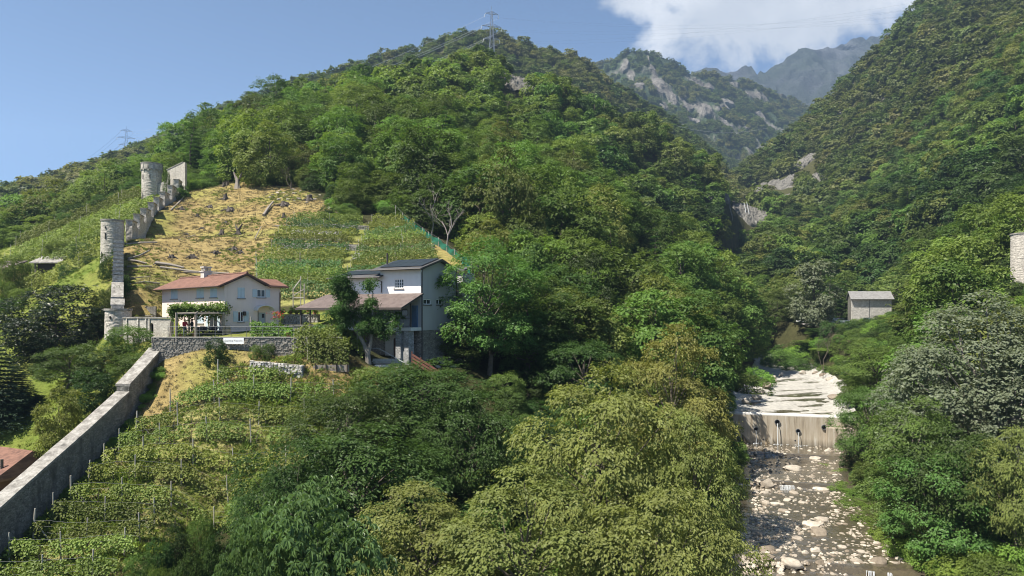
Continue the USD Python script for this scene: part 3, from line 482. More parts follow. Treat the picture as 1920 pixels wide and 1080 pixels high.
def palm_crown(seed, H, R, sprays=1400, ll=0.26, **kw):
    """Chestnut: rosettes of long drooping leaves at the end of every twig."""
    rng = np.random.default_rng(seed); C = crown_lobes(rng, H, R, 0.25, kw.get('lobes', 20), 0.38, 'round'); mid = np.array([0, 0, H * 0.5]); P, N, A = [], [], []
    for c in C:
        out = unit((c - mid)[None])[0]; m = sprays // len(C)
        d = unit(rng.normal(size=(m, 3)) + 0.9 * out + (0, 0, 0.5)); pos = c + d * 0.38 * R * rng.uniform(0.55, 1.1, (m, 1)) * (1, 1, 0.8)
        for q, dd in zip(pos, d):
            k = rng.integers(6, 10); an = np.linspace(0, 2 * np.pi, k, endpoint=False) + rng.uniform(0, 6)
            up = unit((dd * .45 + (0, 0, 1.0))[None])[0]; e1 = unit(np.cross(up, (0.3, 0.9, 0.1))[None])[0]; e2 = np.cross(up, e1)
            rad = np.cos(an)[:, None] * e1 + np.sin(an)[:, None] * e2
            P.append(q + rad * 0.03); A.append(rad + np.array([0, 0, -0.12]) + rng.normal(0, 0.15, (k, 3))); N.append(up + rad * 0.2 + rng.normal(0, 0.12, (k, 3)))
    P, N, A = np.vstack(P), np.vstack(N), np.vstack(A); s = rng.uniform(0.75, 1.3, len(P))
    return leaves(rng, P, N, A, ll * s, ll * 0.42 * s), C
def rough_crown(seed, H, R, n=700, ll=0.9, lw=0.7, shape='round', base=0.1, lobes=9, lr=0.42, **kw):
    return crown(seed, H, R, base=base, lobes=lobes, lr=lr, sprays=n // (lobes * 4), per=4, ll=ll, lw=lw, shape=shape, spray=ll * 1.3, droop=0.15, rag=0.12)
# close by
tree_kind('linden_a', 11, 13, 6.2, 'linden', lobes=27, lr=0.30, sprays=120, per=9, ll=0.23, lw=0.15, droop=0.45, spray=0.75, squash=0.58, flat=0.9)
tree_kind('linden_b', 12, 14, 6.4, 'linden', lobes=29, lr=0.29, sprays=118, per=9, ll=0.23, lw=0.15, droop=0.45, spray=0.75, shape='tall', squash=0.58, flat=0.9)
tree_kind('walnut_a', 13, 10, 5.2, 'dark', lobes=30, lr=0.31, sprays=85, per=9, ll=0.24, lw=0.12, droop=0.3, spray=0.8, flat=0.9)
tree_kind('walnut_b', 14, 9.5, 5.0, 'dark', lobes=26, lr=0.33, sprays=95, per=9, ll=0.24, lw=0.12, droop=0.3, spray=0.8, flat=0.9)
tree_kind('poplar', 15, 20, 7.2, 'silver', lobes=46, lr=0.25, sprays=80, per=8, ll=0.26, lw=0.19, droop=0.1, spray=0.7, shape='tall', bark=BARK_PALE)
tree_kind('alder_a', 16, 12, 5.0, 'alder', lobes=32, lr=0.29, sprays=75, per=9, ll=0.24, lw=0.15, droop=0.12, flat=1.3, squash=0.45, spray=0.9)
tree_kind('alder_b', 17, 11, 5.4, 'alder', lobes=30, lr=0.30, sprays=80, per=9, ll=0.24, lw=0.15, droop=0.12, flat=1.2, squash=0.5, spray=0.9)
tree_kind('chestnut', 18, 9, 4.6, 'chestnut', crown_fn=palm_crown, sprays=2300, ll=0.27, lobes=26)
tree_kind('magnolia', 19, 9, 6.2, 'magnolia', lobes=34, lr=0.28, sprays=115, per=8, ll=0.27, lw=0.14, droop=-0.1, base=0.06, spray=0.55)
tree_kind('bay_shrub', 20, 3.2, 2.2, 'mid', lobes=14, lr=0.42, sprays=70, per=7, ll=0.17, lw=0.1, base=0.02, spray=0.4)
tree_kind('hedge_shrub', 21, 5.0, 2.2, 'hedge', lobes=18, lr=0.40, sprays=85, per=7, ll=0.2, lw=0.1, base=0.02, spray=0.5, shape='tall')
tree_kind('fresh_bush', 22, 2.2, 2.4, 'fresh', lobes=14, lr=0.40, sprays=70, per=7, ll=0.19, lw=0.11, base=0.02, spray=0.45)
tree_kind('dark_shrub', 23, 3.0, 2.4, 'dark', lobes=14, lr=0.40, sprays=80, per=7, ll=0.17, lw=0.1, base=0.02, spray=0.4)
tree_kind('brush', 24, 1.6, 1.3, 'brush', lobes=10, lr=0.42, sprays=60, per=6, ll=0.14, lw=0.04, base=0.02, spray=0.35, droop=-0.3)
tree_kind('spruce', 25, 12, 4.0, 'spruce', crown_fn=spruce_crown)
tree_kind('lilac', 26, 2.2, 2.2, 'lilac', lobes=12, lr=0.42, sprays=60, per=6, ll=0.15, lw=0.08, base=0.02, spray=0.35)
# middle distance
for nm, sd, H, R, mt, sh in (('bright_a', 31, 11, 5.0, 'bright', 'round'), ('bright_b', 32, 12, 4.8, 'bright', 'tall'), ('mid_a', 33, 11, 5.2, 'mid', 'round'), ('mid_b', 34, 12, 4.8, 'mid', 'round'), ('deep', 35, 11, 5.0, 'dark', 'round'), ('olive', 36, 10, 4.6, 'olive', 'round'), ('bloom', 37, 11, 5.4, 'bloom', 'round'), ('silver_small', 38, 11, 4.2, 'silver', 'tall')):
    tree_kind(nm, sd, H, R, mt, lobes=15, lr=0.42, sprays=85, per=7, ll=0.38, lw=0.25, shape=sh, spray=0.8, base=0.12, nb=10, droop=0.2, flat=0.7)
tree_kind('spreading', 39, 10, 6.4, 'mid', lobes=13, lr=0.40, sprays=90, per=7, ll=0.38, lw=0.25, shape='flat', spray=0.9, base=0.2, nb=13, droop=0.25, flat=0.9)
tree_kind('pine', 40, 14, 3.2, 'dark', crown_fn=spruce_crown, tiers=15)
# far
for nm, sd, H, R, mt in (('far_a', 41, 10, 5.0, 'mid'), ('far_b', 42, 10, 5.0, 'bright'), ('far_c', 43, 11, 5.2, 'olive'), ('far_d', 44, 10, 5.4, 'bloom'), ('far_e', 45, 10, 5.0, 'dark')):
    tree_kind(nm, sd, H, R, mt, crown_fn=rough_crown, n=2200, ll=0.72, lw=0.52, lobes=10, lr=0.44, nb=4)
tree_kind('far_pine', 46, 13, 3.0, 'dark', crown_fn=spruce_crown, tiers=18)
for nm, sd, H, R, mt in (('distant_a', 51, 9, 5.2, 'far'), ('distant_b', 52, 10, 5.2, 'far'), ('distant_c', 53, 9, 5.4, 'far_olive'), ('distant_d', 54, 9, 5.4, 'far_bloom')):
    tree_kind(nm, sd, H, R, mt, crown_fn=rough_crown, n=560, ll=1.45, lw=1.1, lobes=9, nb=0)
def instancer(name, groups, label=None, cat=None):
    """Many small plants as one mass. groups: {kind: (positions, scales (n,3), yaw)}."""
    pi = UsdGeom.PointInstancer.Define(stage, path_for(None, name)); P, S, O, I = [], [], [], []
    for k, (kn, (p, s, yaw)) in enumerate(groups.items()):
        pr = UsdGeom.Xform.Define(stage, pi.GetPath().AppendPath('Prototypes/' + kn)); pr.GetPrim().GetReferences().AddInternalReference(KIND[kn]['path'])
        pi.CreatePrototypesRel().AddTarget(pr.GetPath())
        P.append(p); S.append(np.broadcast_to(s, (len(p), 3))); I.append(np.full(len(p), k)); O.append(np.stack([np.cos(yaw / 2), 0 * yaw, 0 * yaw, np.sin(yaw / 2)], 1))
    P, S, I, O = np.vstack(P), np.vstack(S), np.concatenate(I), np.vstack(O)
    pi.CreatePositionsAttr(Vt.Vec3fArray.FromNumpy(P.astype(np.float32))); pi.CreateScalesAttr(Vt.Vec3fArray.FromNumpy(S.astype(np.float32))); pi.CreateProtoIndicesAttr(Vt.IntArray.FromNumpy(I.astype(np.int32)))
    pi.CreateOrientationsAttr(Vt.QuathArray([Gf.Quath(float(a), float(b), float(c), float(d)) for a, b, c, d in O]))
    return keys(pi.GetPrim(), label, cat, kind='stuff')
def plant(name, kind, label, cat, px, top, D, width=None, group=None, rz=0, base_z=None, xy_=None):
    """A tree whose tip shows at (px, top) of the survey photograph at distance D, rooted in the ground there."""
    x, y = xy_ if xy_ else xy(px, D); z0 = gz(x, y) - 0.1 if base_z is None else base_z; zt = (590 - top) / F * y
    k = KIND[kind]; h = max(zt - z0, 0.8); w = (width / F * y) / (2 * k['R']) if width else h / k['H']
    return thing(name, label, cat, (x, y, z0), rz or (px * 37 + top * 11) % 360, (w, w, h / k['H']), group, k['path'])

# ------------------------------------------------------------------ woods on the hills
RNG = np.random.default_rng(7)
HOUSES = [(-58, 66), (-14, 66), (-4, 68), (0, 74), (-1, 92), (-14, 97), (-36, 97), (-48, 92)]
YARD = [xy(1490, 192), xy(1720, 190), xy(1730, 222), xy(1500, 222)]
CASTLE_GARDEN = [(-36, 30), (-36, 76), (-45, 80), (-58, 106), (-72, 152), (-86, 158), (-108, 140), (-130, 120), (-75, 30)]
ROCKS = [((970, 158), 315, 30), ((945, 150), 318, 7), ((1095, 185), 335, 12), ((1165, 258), 330, 9), ((1240, 262), 362, 11), ((1258, 290), 362, 11), ((1280, 318), 364, 12), ((1305, 350), 366, 12), ((1330, 372), 370, 14), ((1300, 300), 395, 9), ((1328, 330), 400, 8), ((1362, 372), 400, 13), ((1396, 400), 440, 22), ((1420, 410), 445, 16), ((1380, 350), 405, 10), ((1500, 310), 500, 14), ((1475, 345), 480, 16), ((1535, 335), 480, 16), ((1515, 300), 520, 12), ((1425, 355), 470, 12), ((1450, 345), 475, 10), ((1785, 175), 330, 9), ((1830, 225), 300, 5), ((1475, 375), 450, 12), ((1430, 425), 390, 10), ((1655, 190), 500, 6), ((1575, 215), 540, 7)]
def on_ground(px, py, d0=30, d1=420):
    D = np.arange(d0, d1, 0.5); zz = ground((px - 960) / F * D, D); k = np.argmax(zz >= (590 - py) / F * D); D = D[k] if zz[k] >= (590 - py) / F * D[k] else d1
    return (px - 960) / F * D, float(D), gz((px - 960) / F * D, D)
ROCK_AT = [on_ground(rx, ry, max(60, D - 90), D + 150) for (rx, ry), D, r in ROCKS]
def grid_points(x0, x1, y0, y1, s, seed):
    r = np.random.default_rng(seed); X, Y = np.meshgrid(np.arange(x0, x1, s), np.arange(y0, y1, s)); X[1::2] += s / 2
    p = np.stack([X.ravel(), Y.ravel()], 1); return p + r.uniform(-0.38, 0.38, p.shape) * s
cand = []
for y0, y1, s, x0, x1 in ((88, 150, 7.2, -130, 135), (150, 260, 7.4, -230, 230), (260, 460, 7.4, -360, 380), (460, 800, 7.6, -150, 560)):
    p = grid_points(x0, x1, y0, y1, s, int(y0)); px = 960 + F * p[:, 0] / p[:, 1]
    p = p[(px > -160) & (px < 2080)]; z = ground(p[:, 0], p[:, 1]); cand.append(np.c_[p, z])
cand = np.vstack(cand); x, y, z = cand.T
px, py = 960 + F * x / y, 590 - F * z / y
keep = np.ones(len(cand), bool)
for poly in (MEADOW, UPPER_VINES, HOUSES, YARD, CASTLE_GARDEN): keep &= ~in_poly(x, y, poly)
keep &= ~dry_top(x, y)
d, hw, wz = river_at(x, y); keep &= (d > hw + 2.5) | (y > 300)
keep &= ~((px > 650) & (px < 925) & (y < 129) & (y > 84)) & ~((px > 1470) & (px < 1735) & (y > 135) & (y < 215)) & ~((px > 1555) & (px < 1720) & (y < 136)) & ~in_poly(x, y, [(-62, 96), (-62, 145), (-66, 163), (-95, 176), (-112, 140)])
keep &= ~((px > 1330) & (px < 1425) & (y < 135))
keep &= ~((x < -100) & (y < 175)) & ~((x > 78) & (x < 110) & (y < 140))
for ((rx, ry), D, r), (_, D, _z) in zip(ROCKS, ROCK_AT):
    keep &= (np.abs(px - rx) > r * 0.95 + (8 if r > 20 else 2)) | (py - ry < -r * .9) | (py - ry > r * .8 + (-2.0 if 1226 <= rx <= 1345 and D < 405 else 8.5) * F / D) | (y > D + 60) | (y < D - 70)
cand = cand[keep]; x, y, z = cand.T; px, py = 960 + F * x / y, 590 - F * z / y
# keep what can show: the tip of the tree against everything nearer, looking from a few metres to either side too
order = np.argsort(y); vis = np.zeros(len(cand), bool); hor = np.full(520, -9.0)
gridp = grid_points(-420, 560, 40, 800, 4.0, 3); gzz = ground(gridp[:, 0], gridp[:, 1]); gpx = 960 + F * gridp[:, 0] / gridp[:, 1]; gel = gzz / gridp[:, 1]
gord = np.argsort(gridp[:, 1]); gi = 0
for i in order:
    while gi < len(gord) and gridp[gord[gi], 1] < y[i] - 6:
        g = gord[gi]; b = int((gpx[g] + 200) // 5)
        if 0 <= b < 520: hor[max(0, b - 1):b + 2] = np.maximum(hor[max(0, b - 1):b + 2], gel[g])
        gi += 1
    b = int(np.clip((px[i] + 200) // 5, 3, 516)); vis[i] = (z[i] + 15) / y[i] > hor[b - 2:b + 3].min() - 0.004
cand = cand[vis]; x, y, z = cand.T; px, py = 960 + F * x / y, 590 - F * z / y
patch = meshkit.fbm(np.stack([x / 60, y / 60, 0 * x], -1), 3, 77) + RNG.normal(0, 0.09, len(x))
rnd = RNG.random(len(x)); kinds = np.empty(len(x), object); left = x < 0.28 * y - 20
for i in range(len(x)):
    a = patch[i]
    if y[i] < 235:
        kinds[i] = ('deep' if a < .38 else 'mid_b' if a < .46 else 'bright_b' if a < .55 else 'bright_a') if rnd[i] < .62 else ('mid_a', 'olive', 'bloom', 'mid_b', 'spreading', 'pine', 'spreading')[int(rnd[i] * 997) % 7]
    elif y[i] < 440:
        kinds[i] = ('far_e' if a < .40 else 'far_a' if a < .54 else 'far_b') if rnd[i] < .66 else ('far_c', 'far_d', 'far_a', 'far_c', 'far_d', 'far_b', 'far_a', 'far_c', 'far_pine')[int(rnd[i] * 997) % 9]
    else:
        kinds[i] = ('distant_a' if a < .5 else 'distant_c') if rnd[i] < .7 else ('distant_b', 'distant_d')[int(rnd[i] * 997) % 2]
shrubby = np.where((px > 560) & (px < 760) & (y < 160), 0.72, 1.0)
sc = np.where(RNG.random(len(x)) < .3, RNG.uniform(.5, .8, len(x)), RNG.uniform(0.8, 1.5, len(x))) * shrubby; hz_ = sc * RNG.uniform(0.88, 1.15, len(x)); yaw = RNG.uniform(0, 6.28, len(x))
COL = {'deep': 'deep green', 'mid_a': 'mid green', 'mid_b': 'leafy green', 'bright_a': 'bright green', 'bright_b': 'tall bright green', 'olive': 'olive green', 'bloom': 'pale flowering', 'spreading': 'spreading green', 'pine': 'pointed dark', 'far_pine': 'pointed dark', 'far_a': 'mid green', 'far_b': 'bright green', 'far_c': 'olive green', 'far_d': 'pale flowering', 'far_e': 'deep green'}
def zone(px_, py_, y_):
    if y_ < 130 and px_ > 1280: return 'on the wooded bank beside the grey hut' if px_ > 1480 else 'beside the pale rock basin of the stream'
    if px_ > 1420: return 'on the wooded slope behind the grey hut'
    if px_ > 1060: return 'on the wooded flank between the net fence and the gorge'
    if px_ > 800 and y_ < 140: return 'in the wood beside the grey house and net fence'
    if py_ > 300 and px_ > 540: return 'at the wood edge above the terraced upper vineyard'
    if px_ < 350: return 'behind the round crenellated castle tower'
    return 'in the wood above the stumps of the dry meadow'
near = np.argsort(-(sc / y)); near = near[(px[near] > -40) & (px[near] < 1960) & (y[near] < 300)][:285]
single_out = np.zeros(len(x), bool); single_out[near] = True
for i in near:
    zn = zone(px[i], py[i], y[i])
    thing('broadleaf_tree', f'{COL[kinds[i]]} broadleaf tree {zn}', 'tree', (x[i], y[i], z[i] - 0.2), math.degrees(yaw[i]), (sc[i], sc[i], hz_[i]), f'{COL[kinds[i]]} trees {zn}', KIND[kinds[i]]['path'])
def masses(sel, name, label):
    g = {}
    for kn in sorted(set(kinds[sel])):
        m = sel & (kinds == kn); g[kn] = (np.c_[x[m], y[m], z[m] - 0.3], np.c_[sc[m], sc[m], hz_[m]], yaw[m])
    instancer(name, g, label, 'forest')
rest = ~single_out; lefthill = px < 1400 - 0.0 * y
masses(rest & lefthill, 'forest', 'dense green wood covering the hill behind the two houses')
masses(rest & ~lefthill, 'forest', 'dense green wood covering the steep slope behind the grey hut')
# undergrowth fills the gaps near the viewer
up = grid_points(-130, 150, 86, 190, 3.6, 61); upx = 960 + F * up[:, 0] / up[:, 1]; k = (upx > -60) & (upx < 1980)
for poly in (MEADOW, UPPER_VINES, HOUSES, YARD, CASTLE_GARDEN): k &= ~in_poly(up[:, 0], up[:, 1], poly)
k &= ~((upx > 700) & (upx < 905) & (up[:, 1] < 129)); k &= ~dry_top(up[:, 0], up[:, 1]); d, hw, _ = river_at(up[:, 0], up[:, 1]); k &= d > hw + 1.5; k &= ~((up[:, 0] < -100))
up = up[k]
lo = grid_points(-24, 66, 34, 88, 3.0, 62); k = (lo[:, 0] > -20) & (lo[:, 0] / lo[:, 1] > -0.36)
k &= ~in_poly(lo[:, 0], lo[:, 1], HOUSES) & ~in_poly(lo[:, 0], lo[:, 1], LOWER_VINES) & ~in_poly(lo[:, 0], lo[:, 1], GRASS_PATCH); d, hw, _ = river_at(lo[:, 0], lo[:, 1]); k &= d > hw + 2.5
up = np.vstack([up, lo[k]]); uz = ground(up[:, 0], up[:, 1]); r = RNG.random(len(up)); s = RNG.uniform(0.6, 1.15, len(up)); yw = RNG.uniform(0, 6, len(up))
instancer('undergrowth', {kn: (np.c_[up, uz - .1][m], np.c_[s, s, s][m], yw[m]) for kn, m in (('bay_shrub', r < .45), ('dark_shrub', (r >= .45) & (r < .8)), ('fresh_bush', r >= .8))}, 'mixed green undergrowth filling the ground between the trees', 'undergrowth')
# distant woods
def far_wood(name, S, t0, t1, n, seed, label, cond=None, size=1.0):
    r = np.random.default_rng(seed); p = S.pick(r, n, t0, t1); q = 960 + F * p[:, 0] / p[:, 1]; p = p[(q > -150) & (q < 2050)]
    if cond is not None: p = p[cond(p)]
    a = meshkit.fbm(p / 90, 3, seed) + r.normal(0, 0.08, len(p)); s = r.uniform(0.7, 1.25, len(p)) * size; yw = r.uniform(0, 6, len(p))
    ks = np.where(a < .47, 'distant_a', np.where(a < .56, 'distant_b', np.where(a < .63, 'distant_c', 'distant_d')))
    instancer(name, {kn: (p[ks == kn] - (0, 0, 0.6), np.c_[s, s, s * r.uniform(.85, 1.15, len(p))][ks == kn], yw[ks == kn]) for kn in sorted(set(ks))}, label, 'forest')
far_wood('forest', SB, 0.24, 0.93, 9000, 71, 'hazy wood covering the rounded summit behind the pylon')
wood_tree = cKDTree(va[WA > .35][:, :2])
far_wood('forest', SA, 0.42, 0.98, 12000, 72, 'blue-green wood between the cliffs of the middle mountain', cond=lambda p: wood_tree.query(p[:, :2])[0] > 4.0, size=1.0)

# ------------------------------------------------------------------ single trees and shrubs, one by one
T = plant
T('linden_tree', 'linden_a', 'tallest yellow-green linden with pale flower tufts, before the stream weir', 'tree', 1125, 690, 50, 340)
T('linden_tree', 'linden_b', 'olive-gold linden leaning over the weir from the near bank', 'tree', 1262, 610, 68, 215)
T('linden_tree', 'linden_a', 'yellow-green linden whose branches overhang the stony stream', 'tree', 1300, 775, 47, 215, rz=80)
T('linden_tree', 'linden_b', 'low broad linden crown in front of the tallest linden', 'tree', 990, 880, 37, 360, rz=200)
T('linden_tree', 'linden_a', 'linden by the stony stream, cut by the bottom picture edge', 'tree', 1240, 905, 36, 350, rz=140)
T('linden_tree', 'linden_b', 'small golden linden between the dark walnut trees and the chestnut', 'tree', 790, 905, 40, 280, rz=310)
T('chestnut_tree', 'chestnut', 'chestnut tree with long drooping leaf rosettes below the walnut trees', 'tree', 590, 915, 25, 380)
T('chestnut_tree', 'chestnut', 'smaller chestnut tree beside the lower vineyard edge', 'tree', 470, 985, 24, 200, rz=100)
T('walnut_tree', 'walnut_a', 'dark green walnut tree below the stone steps of the grey house', 'tree', 790, 675, 62, 260)
T('walnut_tree', 'walnut_b', 'dark walnut tree nearest the end of the vineyard rows', 'tree', 655, 722, 55, 230)
T('walnut_tree', 'walnut_a', 'walnut tree between the tallest linden and the grey house', 'tree', 880, 730, 57, 210, rz=150)
T('walnut_tree', 'walnut_b', 'deep green walnut tree in front of the other walnuts', 'tree', 680, 800, 48, 330, rz=60)
T('walnut_tree', 'walnut_a', 'glossy walnut tree overhanging the lower vineyard posts', 'tree', 535, 825, 45, 235, rz=250)
T('broad_tree', 'alder_a', 'big leafy tree hiding the rear corner of the grey house', 'tree', 918, 445, 78, 215)
T('broad_tree', 'alder_b', 'bright bush-like tree beside the stone base of the grey house', 'tree', 880, 600, 79, 120)
T('broad_tree', 'alder_a', 'green tree with drooping layered boughs beside the grey house', 'tree', 985, 520, 82, 210)
T('broad_tree', 'mid_b', 'dark layered tree behind the tallest linden', 'tree', 1060, 560, 86, 190)
T('broad_tree', 'alder_b', 'spreading green tree between the linden and the wooded flank', 'tree', 1090, 640, 76, 170)
T('broad_tree', 'deep', 'dark pointed tree standing above the lindens', 'tree', 1105, 470, 105, 110)
T('broad_tree', 'mid_a', 'mid green tree at the lower end of the net fence', 'tree', 985, 430, 110, 130)
T('broad_tree', 'bright_a', 'bright low tree behind the net fence', 'tree', 905, 400, 124, 110)
T('broad_tree', 'bloom', 'large rounded olive tree crown above the net fence', 'tree', 940, 275, 128, 150)
T('broad_tree', 'bloom', 'pale flowering tree behind the large rounded crown above the net fence', 'tree', 772, 250, 155, 95)
T('poplar_tree', 'poplar', 'tall silvery white poplar on the bank below the round tower', 'tree', 1830, 552, 76, 300)
T('poplar_tree', 'poplar', 'silvery poplar with grey leaves behind the green alders', 'tree', 1740, 640, 80, 190, rz=90)
T('poplar_tree', 'poplar', 'silvery poplar cut by the picture edge', 'tree', 1925, 640, 70, 230, rz=190)
T('poplar_tree', 'silver_small', 'narrow grey-leaved poplar beside the grey hut', 'tree', 1525, 490, 192, 92)
for a in ((1710, 745, 68, 195, 'layered green alder leaning over the boulders of the stream', 'alder_a'), (1628, 725, 93, 125, 'green alder beside the end of the weir', 'alder_b'), (1755, 850, 62, 200, 'low layered alder above the bright bank bushes', 'alder_b'), (1640, 640, 112, 150, 'alder with dense crown below the grey hut', 'alder_a'),
          (1622, 690, 125, 90, 'young alder beside the pale rock basin', 'alder_b'), (1800, 800, 62, 220, 'shaded alder under the silvery poplars', 'walnut_b'), (1738, 560, 130, 130, 'round yellow-green tree hiding half of the grey hut', 'olive'), (1780, 470, 150, 170, 'yellow-green tree growing beside the round tower', 'bloom'), (1905, 800, 58, 160, 'golden branch of an alder at the picture edge below the poplar', 'linden_a')):
    T('alder_tree', a[5], a[4], 'tree', a[0], a[1], a[2], a[3])
for i, a in enumerate(((1550, 872, 98, 70), (1578, 905, 88, 70), (1600, 935, 81, 80), (1632, 960, 75, 80), (1668, 985, 69, 80), (1575, 880, 95, 60), (1710, 1010, 64, 90), (1770, 1030, 60, 110), (1830, 1025, 58, 120), (1890, 1020, 57, 120), (1620, 915, 84, 70))):
    T('bank_bush', 'fresh_bush', 'bright green bush along the water on the alder bank', 'bush', *a, group='bright bushes along the alder bank')
for a in ((1740, 985, 62, 70, 'grey-green willow shrub among the bright bank bushes', 'bay_shrub'), (1420, 690, 150, 70, 'sunlit shrub beside the rock basin', 'fresh_bush'), (1400, 700, 138, 90, 'shaded shrub above the rock basin edge', 'bay_shrub'), (1475, 655, 195, 70, 'dark shrubs at the head of the rock basin', 'dark_shrub'), (1540, 655, 185, 60, 'round shrub above the white boulders of the basin', 'bay_shrub')):
    T('bank_shrub', a[5], a[4], 'shrub', *a[:4])
for i, a in enumerate(((1462, 655, 186, 70), (1484, 640, 190, 80), (1506, 646, 188, 80), (1528, 638, 186, 75), (1550, 630, 184, 80), (1574, 622, 182, 75), (1600, 620, 180, 80), (1630, 618, 178, 80), (1660, 615, 178, 80), (1490, 672, 178, 55), (1520, 668, 176, 60), (1555, 662, 172, 70))):
    T('yard_bush', ('bay_shrub', 'dark_shrub', 'fresh_bush')[i % 3], 'green bush on the bank between the rock basin and the grey hut', 'bush', *a, group='bushes below the grey hut')
for i, a in enumerate(((262, 1035, 44.5, 60), (300, 1008, 46.5, 60), (335, 985, 48.5, 60), (372, 968, 50, 60), (345, 1030, 45, 70), (395, 1010, 46, 70), (300, 1062, 42.5, 70), (420, 985, 48, 70), (255, 1075, 42, 60))):
    T('edge_hedge', 'dark_shrub' if i % 3 else 'bay_shrub', 'dark hedge bush below the grassy edge of the lower vineyard', 'hedge', *a, group='hedge below the lower vineyard edge')
for a in ((478, 646, 67.3, 24, 'small climbing plant on the terrace wall beside the white sign'), (505, 643, 67.3, 28, 'leafy climber on the terrace wall between sign and vine row'), (312, 320, 146.8, 14, 'ivy on the low wall between upper tower and ruined wall piece')):
    T('wall_climber', 'bay_shrub', a[4], 'climber', *a[:4])
wr = np.random.default_rng(88); wy = wr.uniform(42, 67.5, 70); wx = -34.2 + np.abs(wr.normal(0, .35, 70)); ws_ = wr.uniform(.10, .32, 70)
instancer('weeds', {'fresh_bush': (np.c_[wx, wy, ground(wx, wy) - .05], np.c_[ws_, ws_, ws_], wr.uniform(0, 6, 70))}, 'weeds and seedlings along the foot of the long wall', 'weeds')
T('magnolia_tree', 'magnolia', 'large glossy magnolia with bronze leaf undersides below the garden lawn', 'tree', 110, 535, 82, 205)
T('fig_tree', 'alder_b', 'pale green fig bush between the magnolia and the long wall', 'tree', 125, 650, 73, 110)
T('garden_bush', 'bay_shrub', 'green bush in front of the arched castle wall', 'bush', 250, 610, 75.5, 95)
T('garden_bush', 'dark_shrub', 'dark bush beneath the lowest round tower', 'bush', 195, 640, 74, 110)
T('garden_bush', 'bay_shrub', 'bush leaning on the top of the long wall', 'bush', 250, 660, 71, 90)
T('garden_bush', 'dark_shrub', 'shaded bush between fig and long wall', 'bush', 180, 690, 69, 100)
T('hedge_shrub', 'hedge_shrub', 'yellow-green clipped conifer standing on the lawn beside the long wall', 'shrub', 118, 725, 63, 98)
T('spruce_tree', 'spruce', 'blue spruce cut by the picture edge beside the brick house', 'tree', -15, 640, 69, 150)
T('spruce_tree', 'spruce', 'lower blue spruce in front of the magnolia', 'tree', 30, 690, 71, 100, rz=70)
T('garden_shrub', 'dark_shrub', 'dark ball-shaped shrub on the lawn below the vineyard shed', 'shrub', 131, 496, 112, 46)
T('garden_shrub', 'dark_shrub', 'dark shrub against the stepped castle wall', 'shrub', 203, 468, 97, 36)
T('garden_shrub', 'bay_shrub', 'light green creeper shrub on the stepped castle wall', 'shrub', 226, 513, 88, 34)
T('garden_shrub', 'bay_shrub', 'leafy shrub at the foot of the sloped wall coping', 'shrub', 205, 540, 84.5, 60)
for a in ((28, 478, 117, 56), (12, 525, 106, 50), (112, 452, 127, 50), (155, 455, 120, 50), (40, 540, 104, 40), (175, 480, 112, 40), (25, 560, 98, 60)):
    T('garden_bush', 'dark_shrub' if a[0] % 2 else 'bay_shrub', 'green bush around the vineyard shed', 'bush', *a, group='bushes around the vineyard shed')
for a in ((195, 300, 178, 115, 'bloom', 'round golden-green tree before the upper castle tower'), (150, 345, 175, 100, 'bloom', 'golden-green tree beside the vineyard top'), (110, 362, 182, 90, 'mid_a', 'mid green tree above the garden vineyard'), (60, 388, 176, 90, 'deep', 'dark tree above the garden vineyard'), (20, 398, 172, 80, 'mid_b', 'green tree at the end of the garden vineyard'), (85, 405, 165, 80, 'bright_a', 'bright tree at the vineyard edge'), (-10, 430, 160, 80, 'deep', 'dark tree cut by the picture edge above the vineyard'), (235, 318, 182, 70, 'deep', 'dark tree standing behind the upper castle tower'), (250, 335, 170, 50, 'mid_a', 'green tree at the foot of the upper castle tower'), (135, 385, 168, 70, 'deep', 'shaded tree under the golden-green trees'), (35, 425, 158, 70, 'mid_a', 'mid green tree beside the dark vineyard-edge trees')):
    T('hill_tree', a[4], a[5], 'tree', *a[:4])
T('terrace_bush', 'dark_shrub', 'dark bush against the terrace wall beside the white sign', 'bush', 404, 632, 66.2, 46)
T('dry_shrub', 'brush', 'grey-brown dry shrub beside the stone steps', 'shrub', 658, 677, 67, 34)
T('lilac_shrub', 'lilac', 'purple flowering shrub behind the low garden wall', 'shrub', 289, 556, 90, 44)
for a in ((830, 690, 68, 90, 'leafy bush below the wooden stair of the grey house'), (740, 690, 66, 90, 'light green bush before the stone steps'), (870, 640, 78, 70, 'green bush beside the stone base of the grey house')):
    T('slope_bush', 'bay_shrub', a[4], 'bush', *a[:4])
